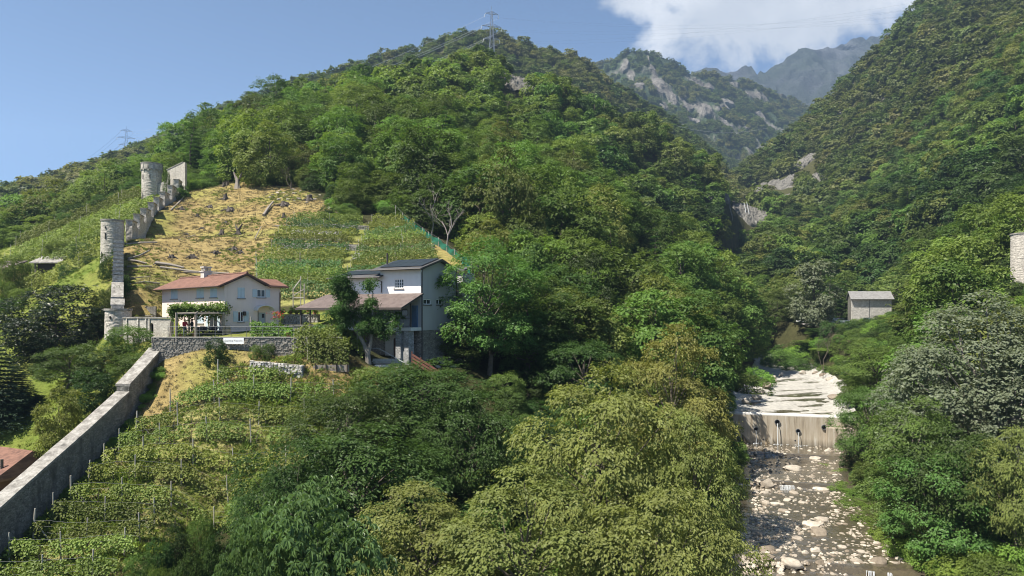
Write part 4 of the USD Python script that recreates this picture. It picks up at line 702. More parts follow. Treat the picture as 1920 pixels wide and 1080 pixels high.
# tree in front of the grey house: two crooked trunks, a dense upright crown and loose tufts on the low boughs
def yard_crown(seed, H, R, **kw):
    rng = np.random.default_rng(seed); ms = []
    C = []
    for lo_, hi_, cx_, cy_, rr, n in ((3.0, 9.0, -2.3, 0, 1.75, 34), (3.6, 8.8, 0.3, 0.3, 1.1, 12), (3.2, 5.4, 2.0, -0.3, 1.3, 7), (3.0, 4.6, 0.2, -0.8, 1.2, 5)):
        for _ in range(n):
            t = rng.random(); C.append((cx_ + rng.normal(0, rr * .48) * (1.1 - .6 * t), cy_ + rng.normal(0, .6), lo_ + t * (hi_ - lo_)))
    C = np.array(C); P, D_ = [], []
    for c in C:
        m = 52; d_ = unit(rng.normal(size=(m, 3)) + (0, 0, .4)); P.append(c + d_ * rng.uniform(.3, .72, (m, 1))); D_.append(d_)
    P, D_ = np.vstack(P), np.vstack(D_); P, D_ = np.repeat(P, 7, 0) + rng.normal(0, .13, (len(P) * 7, 3)), np.repeat(D_, 7, 0)
    s = rng.uniform(.7, 1.2, len(P))
    return leaves(rng, P, D_ * .5 + (0, 0, .6) + rng.normal(0, .4, P.shape), D_ + rng.normal(0, .6, P.shape), .19 * s, .12 * s), C
yt = thing('yard_tree', 'crooked pale-barked tree growing before the balcony of the grey house', 'tree', (-14.4, 69.0, -5.2))
(yv, yf), YC = yard_crown(5, 9, 3)
part(yt, 'crown', (yv, yf), LEAF['dark'])
tr = [tube([(0.2, 0, -.5), (0, 0, 1.4), (-.5, .1, 2.6), (-1.3, .2, 3.8), (-2.2, .1, 6.2), (-2.3, 0, 8.4)], [.34, .26, .19, .14, .09, .03], 8), tube([(0.05, 0, 1.2), (.35, .1, 2.6), (.4, .3, 4.6), (.5, .3, 7.6)], [.22, .16, .12, .04], 8)]
tr += [tube([(.38, .3, 3.4), (1.2, -.1, 4.0), (2.6, -.3, 4.6)], [.12, .09, .03], 6), tube([(-.9, .1, 3.2), (-.2, -.5, 3.9), (.4, -.8, 4.3)], [.1, .07, .03], 6)]
part(yt, 'trunk', merge(tr), BARK_PALE, smooth=True)
# bare and dead trees
def bare(seed, H, r0, spread=0.55, depth=4, up=0.35):
    rng = np.random.default_rng(seed); ms = []
    def grow(p, d_, l, r, k):
        q = p + d_ * l * 0.5 + rng.normal(0, .04, 3) * l; e = q + unit((d_ + rng.normal(0, .18, 3))[None])[0] * l * 0.5
        ms.append(tube([p, q, e], [r, r * .8, r * .6], 5 if k > 1 else 4, cap=False))
        if k == 0: return
        for _ in range(rng.integers(2, 4)):
            grow(e if rng.random() < .6 else q, unit((d_ + rng.normal(0, spread, 3) + (0, 0, up))[None])[0], l * rng.uniform(.55, .85), r * .58, k - 1)
    grow(np.array([0, 0, -.5]), np.array([rng.normal(0, .05), 0, 1.0]), H * .36, r0, depth)
    return merge(ms)
for i, (px_, pt, pb, D, lab) in enumerate(((485, 232, 340, 152, 'bare grey tree at the top of the dry meadow'), (560, 250, 335, 160, 'leafless grey tree among the wood above the dry meadow'), (600, 208, 290, 185, 'dead white-branched tree in the wood above the meadow'), (838, 340, 425, 119, 'leafless birch above the net fence'), (808, 290, 380, 126, 'thin dead trunk beside the leafless birch'), (1543, 580, 690, 160, 'bare thin tree beside the rock basin and hut'), (395, 195, 255, 205, 'thin half bare tree against the sky at the wood edge'), (545, 300, 355, 145, 'brown withered tree above the meadow rocks'))):
    x_, y_ = xy(px_, D); zb = gz(x_, y_); H_ = (590 - pt) / F * D - zb
    single('bare_tree', place(bare(200 + i, H_ * .95, .15 if i not in (5, 6) else .10, depth=5 if i != 4 else 3), (x_, y_, zb), i * 1.3), BARK_PALE if i not in (5, 6, 7) else BARK, lab, 'tree', smooth=True)

# ------------------------------------------------------------------ vineyards
def vine_row(seed, p0, p1, mat, h0=0.45, h1=1.75, thick=0.32, dens=240, leaf=0.17, label='', group=None, gappy=0.35, name='vine_row'):
    rng = np.random.default_rng(seed); p0, p1 = np.array(p0, float), np.array(p1, float); ln = np.linalg.norm(p1 - p0)
    n = int(ln * dens); t = rng.random(n) * ln
    prof = meshkit.fbm(np.stack([t * 0.9, np.full(n, seed * 3.7), 0 * t], -1), 3, seed); keep_ = rng.random(n) < np.clip(1.25 - gappy * 2 * np.clip(prof - .45, 0, 1) * 5, .15, 1); t = t[keep_]; prof = prof[keep_]; n = len(t)
    d_ = (p1 - p0) / ln; s_ = np.array([-d_[1], d_[0]])
    hh = h0 + (rng.beta(1.3, 1.1, n)) * (h1 - h0) * (0.75 + 0.7 * (1 - prof)); off = rng.normal(0, thick, n) * (0.6 + 0.5 * np.sin(np.clip((hh - h0) / (h1 - h0), 0, 1) * 3.1))
    X = p0 + d_ * t[:, None] + s_ * off[:, None]; Z = ground(X[:, 0], X[:, 1]) + hh
    P = np.c_[X, Z]; out = np.c_[s_[0] * np.sign(off), s_[1] * np.sign(off), np.full(n, .75)] + rng.normal(0, .45, (n, 3)); A = np.c_[rng.normal(0, 1, (n, 2)), rng.normal(-.4, .5, n)]
    sz = rng.uniform(.7, 1.25, n) * leaf
    th = thing(name, label, 'vine row', group=group)
    part(th, 'foliage', leaves(rng, P, out, A, sz, sz * .9), LEAF[mat])
    tt = np.arange(.6, ln, 1.35); st = []
    for q in tt:
        a = p0 + d_ * (q + rng.normal(0, .1)); z_ = gz(*a); st.append(tube([(a[0], a[1], z_ - .2), (a[0] + rng.normal(0, .08), a[1] + rng.normal(0, .05), z_ + .5), (a[0] + rng.normal(0, .12), a[1], z_ + h0 + .55)], [.035, .028, .02], 4, cap=False))
    part(th, 'vine_stems', merge(st), BARK, kind='stuff')
    w = [tube([(*p, gz(*p) + hz) for p in (p0 + d_ * (ln * u) for u in np.linspace(0, 1, 8))], .008, 3, cap=False) for hz in (.8, 1.25, 1.65)]
    part(th, 'wire', merge(w), METAL)
    return th
post_class = kind_class('vineyard_post'); part(post_class, 'pole', tube([(0, 0, -.4), (0.01, 0, 1.0), (0, 0.01, 2.15)], [.05, .047, .043], 6), POST)
brace_class = kind_class('braced_post'); part(brace_class, 'pole', tube([(0, 0, -.4), (0, 0, 2.3)], [.06, .055], 6), POST); part(brace_class, 'brace', tube([(1.5, 0, -.1), (.05, 0, 1.4)], [.045, .045], 6), POST)
def posts(p0, p1, step, label, group, seed, brace=None, h=1.0):
    rng = np.random.default_rng(seed); p0, p1 = np.array(p0, float), np.array(p1, float); ln = np.linalg.norm(p1 - p0); d_ = (p1 - p0) / ln
    for q in np.arange(0, ln + .01, step):
        a = p0 + d_ * min(q + (rng.normal(0, .25) if q else 0), ln); b = brace and q == 0
        thing('braced_post' if b else 'vineyard_post', (brace if b else label), 'post', (a[0], a[1], gz(*a)), rng.uniform(-4, 4) if b else rng.uniform(0, 360), (1, 1, h * rng.uniform(.92, 1.08)), (group + ', braced at the row end') if b else group, (brace_class if b else post_class).GetPath(), tilt=rng.normal(0, 2.2))
lower = [(43.9, -33.4, -25), (46.1, -33.4, -25), (48.2, -33.3, -24.8), (50.2, -33.2, -24.0), (52.2, -33.2, -21), (54.2, -33.1, -19), (56.2, -33.1, -17.5), (58.2, -33.0, -16.5), (60.1, -32.6, -16), (61.9, -30.5, -16), (63.7, -27.0, -21.5)]
for i, (yy, xa, xb) in enumerate(lower):
    pos_ = ('row nearest the lower grass edge' if i == 0 else 'row highest up, below the grass patch' if i == 10 else f'one of the middle rows of the vineyard below the houses')
    vine_row(300 + i, (xa, yy), (xb, yy + .3 * (i % 2)), 'vine', label=f'staked vine row beside the long wall, {pos_}' if i in (0, 10) else 'staked vine row across the slope beside the long wall', group=None if i in (0, 10) else 'vine rows beside the long wall', gappy=.8 if i < 4 else .65, h1=1.5, h0=.55, thick=.24, dens=230)
    posts((xa, yy), (xb, yy + .3 * (i % 2)), 3.6, 'grey wooden post in the vine rows beside the long wall', 'posts of the vine rows beside the long wall', 400 + i, brace='grey end post with slanting brace beside the long wall' if i % 2 == 0 else None)
lane = 6.0
for i, D in enumerate((91.0, 93.6, 96.2, 98.8, 101.4, 104.2, 107.2, 110.4, 113.8, 117.4, 121.2)):
    t = (D - 91) / 30; a = np.interp(D, [90, 103, 105, 113, 124], [484, 480, 505, 520, 562]); b = np.interp(D, [90, 98, 106, 123.5], [735, 825, 812, 758]); gap = np.interp(D, [90, 122], [632, 690])
    for k, (u0, u1) in enumerate(((a, gap - 9), (gap + 9, b))):
        p0, p1 = xy(u0, D), xy(u1, D + (0.6 if k else 0))
        vine_row(500 + 2 * i + k, p0, p1, 'vine' if (i + k) % 3 else 'vine_blue', h0=.25, h1=2.1, thick=.4, dens=150, leaf=.24, label='terraced vine row on the slope above the grey house, ' + ('side towards the net fence' if k else 'side towards the dry meadow'), group='vine rows above the grey house, ' + ('net fence side' if k else 'meadow side'), gappy=.18)
        posts(p0, p1, 6.5, 'pale post among the vines above the grey house', 'posts of the vine rows above the grey house', 600 + 2 * i + k, h=1.12)
for i in range(9):
    D = 116 + i * 6.0; p0, p1 = xy(np.interp(D, [116, 165], [-20, 60]), D), xy(np.interp(D, [116, 128, 140, 147, 165], [240, 262, 285, 262, 255]), D + 2)
    vine_row(700 + i, p0, p1, 'vine', h0=.2, h1=2.2, thick=.6, dens=120, leaf=.3, label='vine row on the slope behind the middle castle tower', group='vine rows behind the castle towers', gappy=.2)
    posts(p0, p1, 7, 'post among the vines behind the castle towers', 'posts of the vine rows behind the castle towers', 740 + i, h=1.3)
for i, (p0, p1, lab, mt) in enumerate((((-25.5, 66.9), (-15.8, 66.9), 'tall vine row in front of the dry stone terrace wall', 'vine'), ((-19.5, 66.2), (-15.6, 66.2), 'dense vine row beneath the carport terrace', 'vine'), ((-26.5, 70.4), (-19.0, 70.8), 'leafy vine row on the terrace lawn before the pink house', 'bright'), ((-21.0, 69.6), (-14.8, 69.6), 'trained vines on top of the terrace wall beside the pink house', 'vine'))):
    vine_row(800 + i, p0 if i else (-21.0, 66.9), p1, mt, h0=.1, h1=2.3 if i < 2 else 1.7, thick=.4, dens=330, leaf=.2, label=lab, gappy=.1)
    posts(p0 if i else (-21.0, 66.9), p1, 5.5, 'post at the vine rows around the terrace wall', 'posts at the terrace wall vines', 820 + i, h=1.0)

# ------------------------------------------------------------------ buildings and walls
from shapely.geometry import Polygon
class Face:
    """An upright wall plane: origin, direction along it, outward normal."""
    def __init__(s, o, d, n): s.o, s.d, s.n = np.array(o, float), unit(np.array([d], float))[0], unit(np.array([n], float))[0]; s.flip = s.d[0] * s.n[1] - s.d[1] * s.n[0] < 0
    def hit(s, px, py, w=0.0):
        k = (px - 960) / F; o = s.o + s.n * w; u = (k * o[1] - o[0]) / (s.d[0] - k * s.d[1]); return u, (590 - py) / F * (o[1] + s.d[1] * u)
    def at(s, u, w, z): p = s.o + s.d * u + s.n * w; return np.array([p[0], p[1], z])
    def box(s, u0, u1, w0, w1, z0, z1):
        c = [(u0, w0), (u1, w0), (u1, w1), (u0, w1)]; c = c[::-1] if s.flip else c
        return hexa([s.at(u, w, z0) for u, w in c], [s.at(u, w, z1) for u, w in c])
    def wall(s, outline, holes=(), thick=0.35):
        m = trimesh.creation.extrude_polygon(Polygon(outline, [[(a, c), (b, c), (b, d), (a, d)] for a, b, c, d in holes]), thick, engine='earcut'); v = np.array(m.vertices)
        return np.c_[(s.o + s.d * v[:, :1] + s.n * (v[:, 2:] - thick)), v[:, 1]], np.array(m.faces)[:, ::-1] if s.flip else np.array(m.faces)
    def rect(s, px0, px1, py0, py1, w=0.0):
        (u0, z1), (u1, z0) = s.hit(px0, py0, w), s.hit(px1, py1, w); return min(u0, u1), max(u0, u1), min(z0, z1), max(z0, z1)
def rough(m, size, amp, seed=0):
    """Old masonry is never true: split the faces and shift the points a little."""
    v, f = trimesh.remesh.subdivide_to_size(np.asarray(m[0], float), np.asarray(m[1]), size, max_iter=12); u, inv = np.unique(np.round(v, 4), axis=0, return_inverse=True)
    o = np.stack([meshkit.fbm(u * 1.3 + k * 17.3, 3, k + seed) - .5 for k in range(3)], 1) * 2 * amp; return u + o * (1, 1, .45), inv.reshape(-1)[f]
def slab(c, thick):
    c = np.array(c, float); return hexa(c - (0, 0, thick), c)
def window(th, face, r, mats, bars=(1, 0), sill=True, shutters=None, closed=False, glass=True):
    u0, u1, z0, z1 = r; fr = 0.07; ms = [face.box(u0, u0 + fr, -.14, -.06, z0, z1), face.box(u1 - fr, u1, -.14, -.06, z0, z1), face.box(u0 + fr, u1 - fr, -.14, -.06, z0, z0 + fr), face.box(u0 + fr, u1 - fr, -.14, -.06, z1 - fr, z1)]
    for i in range(bars[0]): q = u0 + (u1 - u0) * (i + 1) / (bars[0] + 1); ms.append(face.box(q - .035, q + .035, -.135, -.055, z0 + fr, z1 - fr))
    for i in range(bars[1]): q = z0 + (z1 - z0) * (i + 1) / (bars[1] + 1); ms.append(face.box(u0 + fr, u1 - fr, -.13, -.065, q - .02, q + .02))
    w = part(th, 'window', merge(ms), mats['frame']); wp = w
    part(wp, 'pane', face.box(u0 + .02, u1 - .02, -.12, -.10, z0 + .02, z1 - .02), GLASS)
    if sill: part(wp, 'sill', face.box(u0 - .08, u1 + .08, -.05, .10, z0 - .12, z0 - .005), mats['sill'])
    def shutter(a, b, w0):
        m = [face.box(a, a + .05, w0, w0 + .05, z0, z1), face.box(b - .05, b, w0, w0 + .05, z0, z1), face.box(a + .05, b - .05, w0, w0 + .05, z0, z0 + .06), face.box(a + .05, b - .05, w0, w0 + .05, z1 - .06, z1), face.box(a + .05, b - .05, w0 + .005, w0 + .03, z0 + .06, z1 - .06)]
        m += [face.box(a + .06, b - .06, w0 + .03, w0 + .045, q, q + .05) for q in np.arange(z0 + .09, z1 - .1, .1)]
        part(wp, 'shutter', merge(m), mats['shutter'])
    um = (u0 + u1) / 2
    if closed: shutter(u0 + .01, um - .005, -.05); shutter(um + .005, u1 - .01, -.05)
    elif shutters: shutter(u0 - shutters - .02, u0 - .02, .01); shutter(u1 + .02, u1 + shutters + .02, .01)
# pink house
PINK = render_wall('pink_render', (0.69, 0.555, 0.495), 0.06)
SHUT = plain('shutter_paint', (0.47, 0.54, 0.58), 0.6, 0.05)
SILL = plain('stone_sill', (0.24, 0.22, 0.21), 0.8, 0.1)
BROWN = plain('brown_gutter', (0.10, 0.055, 0.04), 0.5, 0.1)
C0, dL, dG = np.array([-30.7, 74.0]), np.array([-.743, .669]), np.array([.669, .743])
FL, FG = Face(C0, dL, (-.669, -.743)), Face(C0, dG, (.743, -.669))
Q = lambda u, t, z: np.array([*(C0 + dL * u + dG * t), z])
RTILE = tiles('red_roof_tiles', (0.075, 0.037, 0.027), (0.185, 0.094, 0.066), 0.22, 0.13, dL)
ph = thing('farmhouse', 'pink two storey farmhouse with red tiled roof and pale blue shutters', 'house')
mats = dict(frame=WHITE, sill=SILL, shutter=SHUT)
LW, ez, rz_ = 16.4, 3.42, 4.55
up_w = [FL.rect(320.6, 333, 542.5, 560), FL.rect(368.5, 382, 540.4, 558), FL.rect(394, 407, 539.8, 557)]; dn = [FL.rect(369.6, 382, 592.5, 606), FL.rect(391, 408, 591, 622)]
gu = [FG.rect(445.6, 459, 539, 559), FG.rect(482, 497.7, 542.5, 557.5)]; gd = [FG.rect(446, 457, 584, 603), FG.rect(484, 498, 586, 611)]
part(ph, 'long_wall', FL.wall([(0, -3), (LW, -3), (LW, ez), (0, ez)], up_w + dn), PINK)
part(ph, 'gable_wall', FG.wall([(.35, -3), (6.5, -3), (6.5, 3.2), (4.66, 3.2), (2.33, rz_ - .16), (.36, ez)], gu + gd), PINK)
part(ph, 'back_wall', merge([Face(Q(0, 6.5, 0)[:2], dL, dG).wall([(0.36, -3), (3.0, -3), (3.0, 3.2), (.36, 3.2)]), Face(Q(3, 4.66, 0)[:2], dL, dG).wall([(0.01, -3), (LW - 3, -3), (LW - 3, ez), (.01, ez)]), Face(Q(LW, 0, 0)[:2], dG, dL).wall([(.36, -3), (4.3, -3), (4.3, ez), (2.33, rz_ - .16), (.36, ez)]), Face(Q(3, 4.66, 0)[:2], dG, dL).wall([(0.36, -3), (1.5, -3), (1.5, 3.2), (.36, 3.2)])]), PINK)
for r in up_w: window(ph, FL, r, mats, closed=True)
window(ph, FL, dn[0], mats, closed=True); window(ph, FL, dn[1], mats, bars=(1, 0), sill=False, shutters=.62)
window(ph, FG, gu[0], mats, closed=True); window(ph, FG, gu[1], mats, shutters=.52); window(ph, FG, gd[0], mats, shutters=.52)
d1 = part(ph, 'door', FG.box(gd[1][0], gd[1][1], -.2, -.12, gd[1][2], gd[1][3]), plain('door_paint', (.33, .36, .37), .5, .05)); part(d1, 'door_pane', FG.box(gd[1][0] + .5, gd[1][1] - .1, -.115, -.10, gd[1][2] + .9, gd[1][3] - .15), GLASS)
sl = lambda t: rz_ - .46 * abs(t - 2.33)
rf = part(ph, 'roof', merge([slab([Q(-.5, -.8, sl(-.8)), Q(-.5, 2.33, rz_), Q(LW + .5, 2.33, rz_), Q(LW + .5, -.8, sl(-.8))][::-1], .17), slab([Q(-.5, 2.33, rz_), Q(-.5, 5.2, sl(5.2)), Q(LW + .5, 5.2, sl(5.2)), Q(LW + .5, 2.33, rz_)][::-1], .17), slab([Q(-.55, 4.75, 3.28), Q(-.55, 7.2, 3.22), Q(2.2, 7.2, 4.12), Q(2.2, 4.4, 4.12)][::-1], .15)]), RTILE)
part(rf, 'ridge_tiles', merge([tube([Q(u, 2.33, rz_ + .02), Q(u + .42, 2.33, rz_ + .02)], [.13, .115], 6) for u in np.arange(-.5, LW + .3, .42)]), RTILE, kind='stuff')
part(rf, 'soffit', merge([slab([Q(-.45, -.72, sl(-.72) - .17), Q(-.45, 2.33, rz_ - .172), Q(-.42, 2.33, rz_ - .172), Q(-.42, -.72, sl(-.72) - .17)][::-1], .12), slab([Q(-.45, 2.34, rz_ - .172), Q(-.45, 5.1, sl(5.1) - .17), Q(-.42, 5.1, sl(5.1) - .17), Q(-.42, 2.34, rz_ - .172)][::-1], .12)]), WOOD_DARK)
for q in np.arange(.2, 2.3, .7): part(rf, 'rafter', slab([Q(-.44, q, sl(q) - .18), Q(-.44, q + .1, sl(q + .1) - .18), Q(.0, q + .1, sl(q + .1) - .18), Q(.0, q, sl(q) - .18)][::-1], .12), WOOD_DARK)
part(ph, 'gutter', tube([Q(-.5, -.87, sl(-.8) - .1), Q(LW + .5, -.87, sl(-.8) - .12)], .075, 6), BROWN)
part(ph, 'gutter', tube([Q(-.62, 4.9, 3.12), Q(-.62, 7.2, 3.08)], .07, 6), BROWN)
part(ph, 'downpipe', tube([Q(-.6, 6.9, 3.05), Q(-.1, 6.42, 2.5), Q(-.1, 6.42, -2)], .06, 6), BROWN); part(ph, 'downpipe', tube([Q(LW + .3, -.85, 3.0), Q(LW - .4, -.3, 2.7), Q(LW, -.08, 2.5)], .06, 6), BROWN)
cu, _ = FL.hit(386, 520, -2.3)
ch = part(rf, 'chimney', merge([Face(Q(cu, 2.33, 0)[:2], dL, dG).box(-.45, .45, -.45, .45, 4.0, 5.05), Face(Q(cu, 2.33, 0)[:2], dL, dG).box(-.55, .55, -.55, .55, 5.05, 5.15)] + [Face(Q(cu, 2.33, 0)[:2], dL, dG).box(-.4, .4, -.4, .4, z, z + .05) for z in (5.25, 5.37, 5.49)] + [Face(Q(cu, 2.33, 0)[:2], dL, dG).box(a, a + .1, b, b + .1, 5.15, 5.5) for a in (-.38, .28) for b in (-.38, .28)] + [Face(Q(cu, 2.33, 0)[:2], dL, dG).box(-.5, .5, -.5, .5, 5.54, 5.68)]), plain('chimney_render', (.48, .44, .40), .8, .15))
can = []; dc = (gd[1][0] + gd[1][1]) / 2
for k in range(8):
    a0, a1 = math.pi * k / 8, math.pi * (k + 1) / 8; P0, P1 = (dc - 1.0 * math.cos(a0), gd[1][3] + .25 + .55 * math.sin(a0)), (dc - 1.0 * math.cos(a1), gd[1][3] + .25 + .55 * math.sin(a1))
    can.append(slab([FG.at(P0[0], 0.02, P0[1]), FG.at(P0[0], 1.0, P0[1]), FG.at(P1[0], 1.0, P1[1]), FG.at(P1[0], .02, P1[1])], .05))
part(ph, 'porch_canopy', merge(can), plain('canopy_paint', (.62, .60, .56), .5, .05)); part(ph, 'canopy_post', bar(FG.at(dc - .95, .95, -2.2), FG.at(dc - .95, .95, gd[1][3] + .2), .07), BROWN)
part(ph, 'wall_lamp', FG.box(dc - 2.2, dc - 1.95, .01, .25, -.1, .35), WOOD_DARK)
# grey house
GREYW = render_wall('grey_render', (0.41, 0.40, 0.40), 0.07); WHITEW = render_wall('white_render', (0.74, 0.715, 0.695), 0.05); BLUEW = plain('blue_door_paint', (.10, .17, .27), .5, .1)
O2, dF, dR = np.array([-9.87, 75.0]), np.array([-.892, .452]), np.array([.452, .892])
FF, FR = Face(O2, dF, (-.452, -.892)), Face(O2, dR, (.892, -.452))
Q2 = lambda u, t, z: np.array([*(O2 + dF * u + dR * t), z])
BTILE = tiles('brown_roof_tiles', (0.075, 0.055, 0.050), (0.135, 0.105, 0.095), 0.25, 0.14, dF); DTILE = tiles('dark_roof_tiles', (0.042, 0.042, 0.045), (0.085, 0.082, 0.083), 0.25, 0.1, dF)
gh = thing('grey_house', 'grey and white hillside house with dark solar roof and long verandah', 'house')
SLT = plain('dark_fascia', (.06, .05, .045), .6, .1)
uA = [FF.rect(739.5, 756.5, 523.5, 540.5)]; uB = [FF.rect(679, 694, 525, 541)]; sd = [FR.rect(794, 808, 561, 571), FR.rect(818, 829, 561, 571)]
vr = [FF.rect(752, 764, 580, 593)]
part(gh, 'upper_wall', FF.wall([(0, 2.3), (11.5, 2.3), (11.5, 4.35), (5.4, 4.35), (5.4, 5.0), (0, 5.0)], uA + uB), WHITEW)
part(gh, 'verandah_wall', FF.wall([(0, -1.7), (11.5, -1.7), (11.5, 2.29), (0, 2.29)], vr), GREYW)
part(gh, 'base_wall', merge([FF.wall([(0.36, -7.5), (11.5, -7.5), (11.5, -1.71), (0.36, -1.71)]), FR.wall([(0.0, -7.5), (7.4, -7.5), (7.4, -1.71), (0, -1.71)], thick=.36)]), RUBBLE)
part(gh, 'side_wall', FR.wall([(0.351, -1.70), (7.4, -1.70), (7.4, 5.6), (5.4, 5.6), (3.35, 6.1), (.351, 5.16)], sd), GREYW)
part(gh, 'back_wall', merge([Face(Q2(0, 7.4, 0)[:2], dF, dR).wall([(.36, -5), (11.5, -5), (11.5, 4.3), (5.4, 4.3), (5.4, 5.5), (.36, 5.5)]), Face(Q2(11.5, 0, 0)[:2], dR, dF).wall([(.36, -7), (7.04, -7), (7.04, 4.3), (.36, 4.3)]), Face(Q2(5.4, 0, 0)[:2], dR, dF).wall([(.36, 3.5), (7.0, 3.5), (7.0, 5.5), (3.35, 6.1), (.36, 5.1)], thick=.2)]), GREYW)
for r in uA + uB: window(gh, FF, r, mats, bars=(3, 2))
for r in sd: window(gh, FR, r, dict(frame=WHITE, sill=SLT), bars=(1, 0))
window(gh, FF, vr[0], dict(frame=SLT, sill=SLT), bars=(0, 0), sill=False)
sg = lambda t: 6.24 - .30 * abs(t - 3.35)
r1 = part(gh, 'upper_roof', merge([slab([Q2(-.6, -.8, sg(-.8)), Q2(-.6, 3.35, 6.24), Q2(6.1, 3.35, 6.24), Q2(6.1, -.8, sg(-.8))][::-1], .16), slab([Q2(-.6, 3.35, 6.24), Q2(-.6, 6.2, sg(6.2)), Q2(6.1, 6.2, sg(6.2)), Q2(6.1, 3.35, 6.24)][::-1], .16)]), DTILE)
for a in range(5):
    for b in range(2):
        u0, t0 = -.2 + a * 1.14, -.1 + b * 1.72; part(r1, 'solar_panel', slab([Q2(u0, t0, sg(t0) + .12), Q2(u0, t0 + 1.66, sg(t0 + 1.66) + .12), Q2(u0 + 1.1, t0 + 1.66, sg(t0 + 1.66) + .12), Q2(u0 + 1.1, t0, sg(t0) + .12)][::-1], .05), SOLAR)
part(r1, 'fascia', merge([slab([Q2(-.63, -.82, sg(-.82) + .02), Q2(-.63, 3.35, 6.26), Q2(-.60, 3.35, 6.26), Q2(-.60, -.82, sg(-.82) + .02)][::-1], .26), slab([Q2(-.63, 3.35, 6.26), Q2(-.63, 6.2, sg(6.2) + .02), Q2(-.60, 6.2, sg(6.2) + .02), Q2(-.60, 3.35, 6.26)][::-1], .26)]), SLT)
part(r1, 'flue', cyl(Q2(5.6, 1.5, 0)[:2], .09, 5.4, 7.0, 8), SLT)
part(gh, 'gutter', tube([Q2(-.6, -.88, sg(-.8) - .08), Q2(6.1, -.88, sg(-.8) - .1)], .08, 6), SLT)
sw = lambda t: 5.35 - .30 * abs(t - 3.0)
r2 = part(gh, 'wing_roof', merge([slab([Q2(4.9, -.8, sw(-.8)), Q2(5.39, 3.0, 5.35), Q2(11.2, 3.0, 5.35), Q2(12.4, -.8, sw(-.8))][::-1], .15), slab([Q2(5.41, 3.0, 5.35), Q2(5.41, 7.6, sw(7.6)), Q2(12.4, 7.6, sw(7.6)), Q2(11.2, 3.0, 5.35)][::-1], .15), slab([Q2(11.2, 3.0, 5.35), Q2(11.22, 3.01, 5.35), Q2(12.4, 7.6, sw(7.6)), Q2(12.4, -.8, sw(-.8))][::-1], .14)]), DTILE)
for a in range(5):
    u0, t0 = 5.6 + a * 1.14, .2; part(r2, 'solar_panel', slab([Q2(u0, t0, sw(t0) + .11), Q2(u0, t0 + 1.8, sw(t0 + 1.8) + .11), Q2(u0 + 1.1, t0 + 1.8, sw(t0 + 1.8) + .11), Q2(u0 + 1.1, t0, sw(t0) + .11)][::-1], .05), SOLAR)
part(gh, 'gutter', tube([Q2(4.9, -.88, sw(-.8) - .08), Q2(12.4, -.88, sw(-.8) - .09)], .08, 6), SLT)
r3 = part(gh, 'verandah_roof', merge([slab([FF.at(-.35, 4.0, .74), FF.at(-.35, .02, 2.33), FF.at(13.2, .02, 2.33), FF.at(14.2, 4.0, .74)][::-1], .14), slab([FF.at(13.2, .02, 2.33), FF.at(13.22, .01, 2.33), FF.at(14.22, -2.5, 1.5), FF.at(14.2, 4.0, .74)][::-1], .13)]), BTILE)
part(gh, 'verandah_fascia', merge([FF.box(-.35, 14.2, 4.0, 4.05, .52, .75), slab([FF.at(-.38, 4.0, .76), FF.at(-.38, .02, 2.35), FF.at(-.35, .02, 2.35), FF.at(-.35, 4.0, .76)][::-1], .2)]), SLT)
for u in (-.05, 4.6, 9.0): part(gh, 'verandah_post', FF.box(u, u + .14, 1.75, 1.89, -1.3, 1.55), SLT)
for u in (12.2, 13.6): part(gh, 'carport_post', FF.box(u, u + .14, 3.6, 3.74, -2.6, .75), SLT)
part(gh, 'balcony_slab', FF.box(-.1, 10.6, .02, 1.95, -1.72, -1.36), plain('slab_concrete', (.55, .54, .52), .8, .1))
rl = part(gh, 'balcony_rail', merge([FF.box(.0, 10.5, 1.84, 1.88, -.42, -.38)] + [FF.box(u, u + .03, 1.845, 1.875, -1.36, -.42) for u in np.arange(0, 10.5, .9)]), SLT)
for k in range(5): u = .25 + k * 1.8; part(rl, 'rail_panel', FF.box(u, u + 1.5, 1.85, 1.865, -1.25, -.5), plain('grey_board', (.22, .23, .24), .7, .1))
part(gh, 'blue_door', merge([FF.box(.35, 1.25, .01, .07, -1.36, 1.0), FF.box(.5, 1.1, .07, .09, -.2, .85)]), BLUEW)
part(gh, 'pillar', merge([FF.box(.25, .8, .9, 1.9, -7, -1.73), FF.box(.8, 1.25, 1.0, 1.7, -7, -1.73), FF.box(1.25, 1.9, .9, 1.95, -7, -1.73)]), masonry('pillar_block', (.36, .36, .36), (.16, .16, .16), 1.0, .3))
part(gh, 'cellar_door', FF.box(2.6, 3.5, .01, .06, -5.2, -2.6), plain('cellar_door_wood', (.09, .05, .035), .7, .2)); part(gh, 'cellar_frame', merge([FF.box(3.5, 4.6, .01, .2, -5.6, -2.2), FF.box(2.5, 3.5, .01, .2, -2.6, -2.2)]), plain('frame_render', (.40, .39, .38), .8, .1))
part(gh, 'downpipe', tube([FR.at(-.2, .4, sg(-.8) - .15), FR.at(.12, .1, 4.6), FR.at(.12, .1, -4.8)], .07, 6), SLT); part(gh, 'downpipe', tube([FF.at(5.55, .7, 3.95), FF.at(5.2, .1, 3.7), FF.at(5.2, .1, 2.45)], .06, 6), SLT); part(gh, 'downpipe', tube([FR.at(7.25, .1, 5.4), FR.at(7.25, .1, -1.6)], .07, 6), SLT)
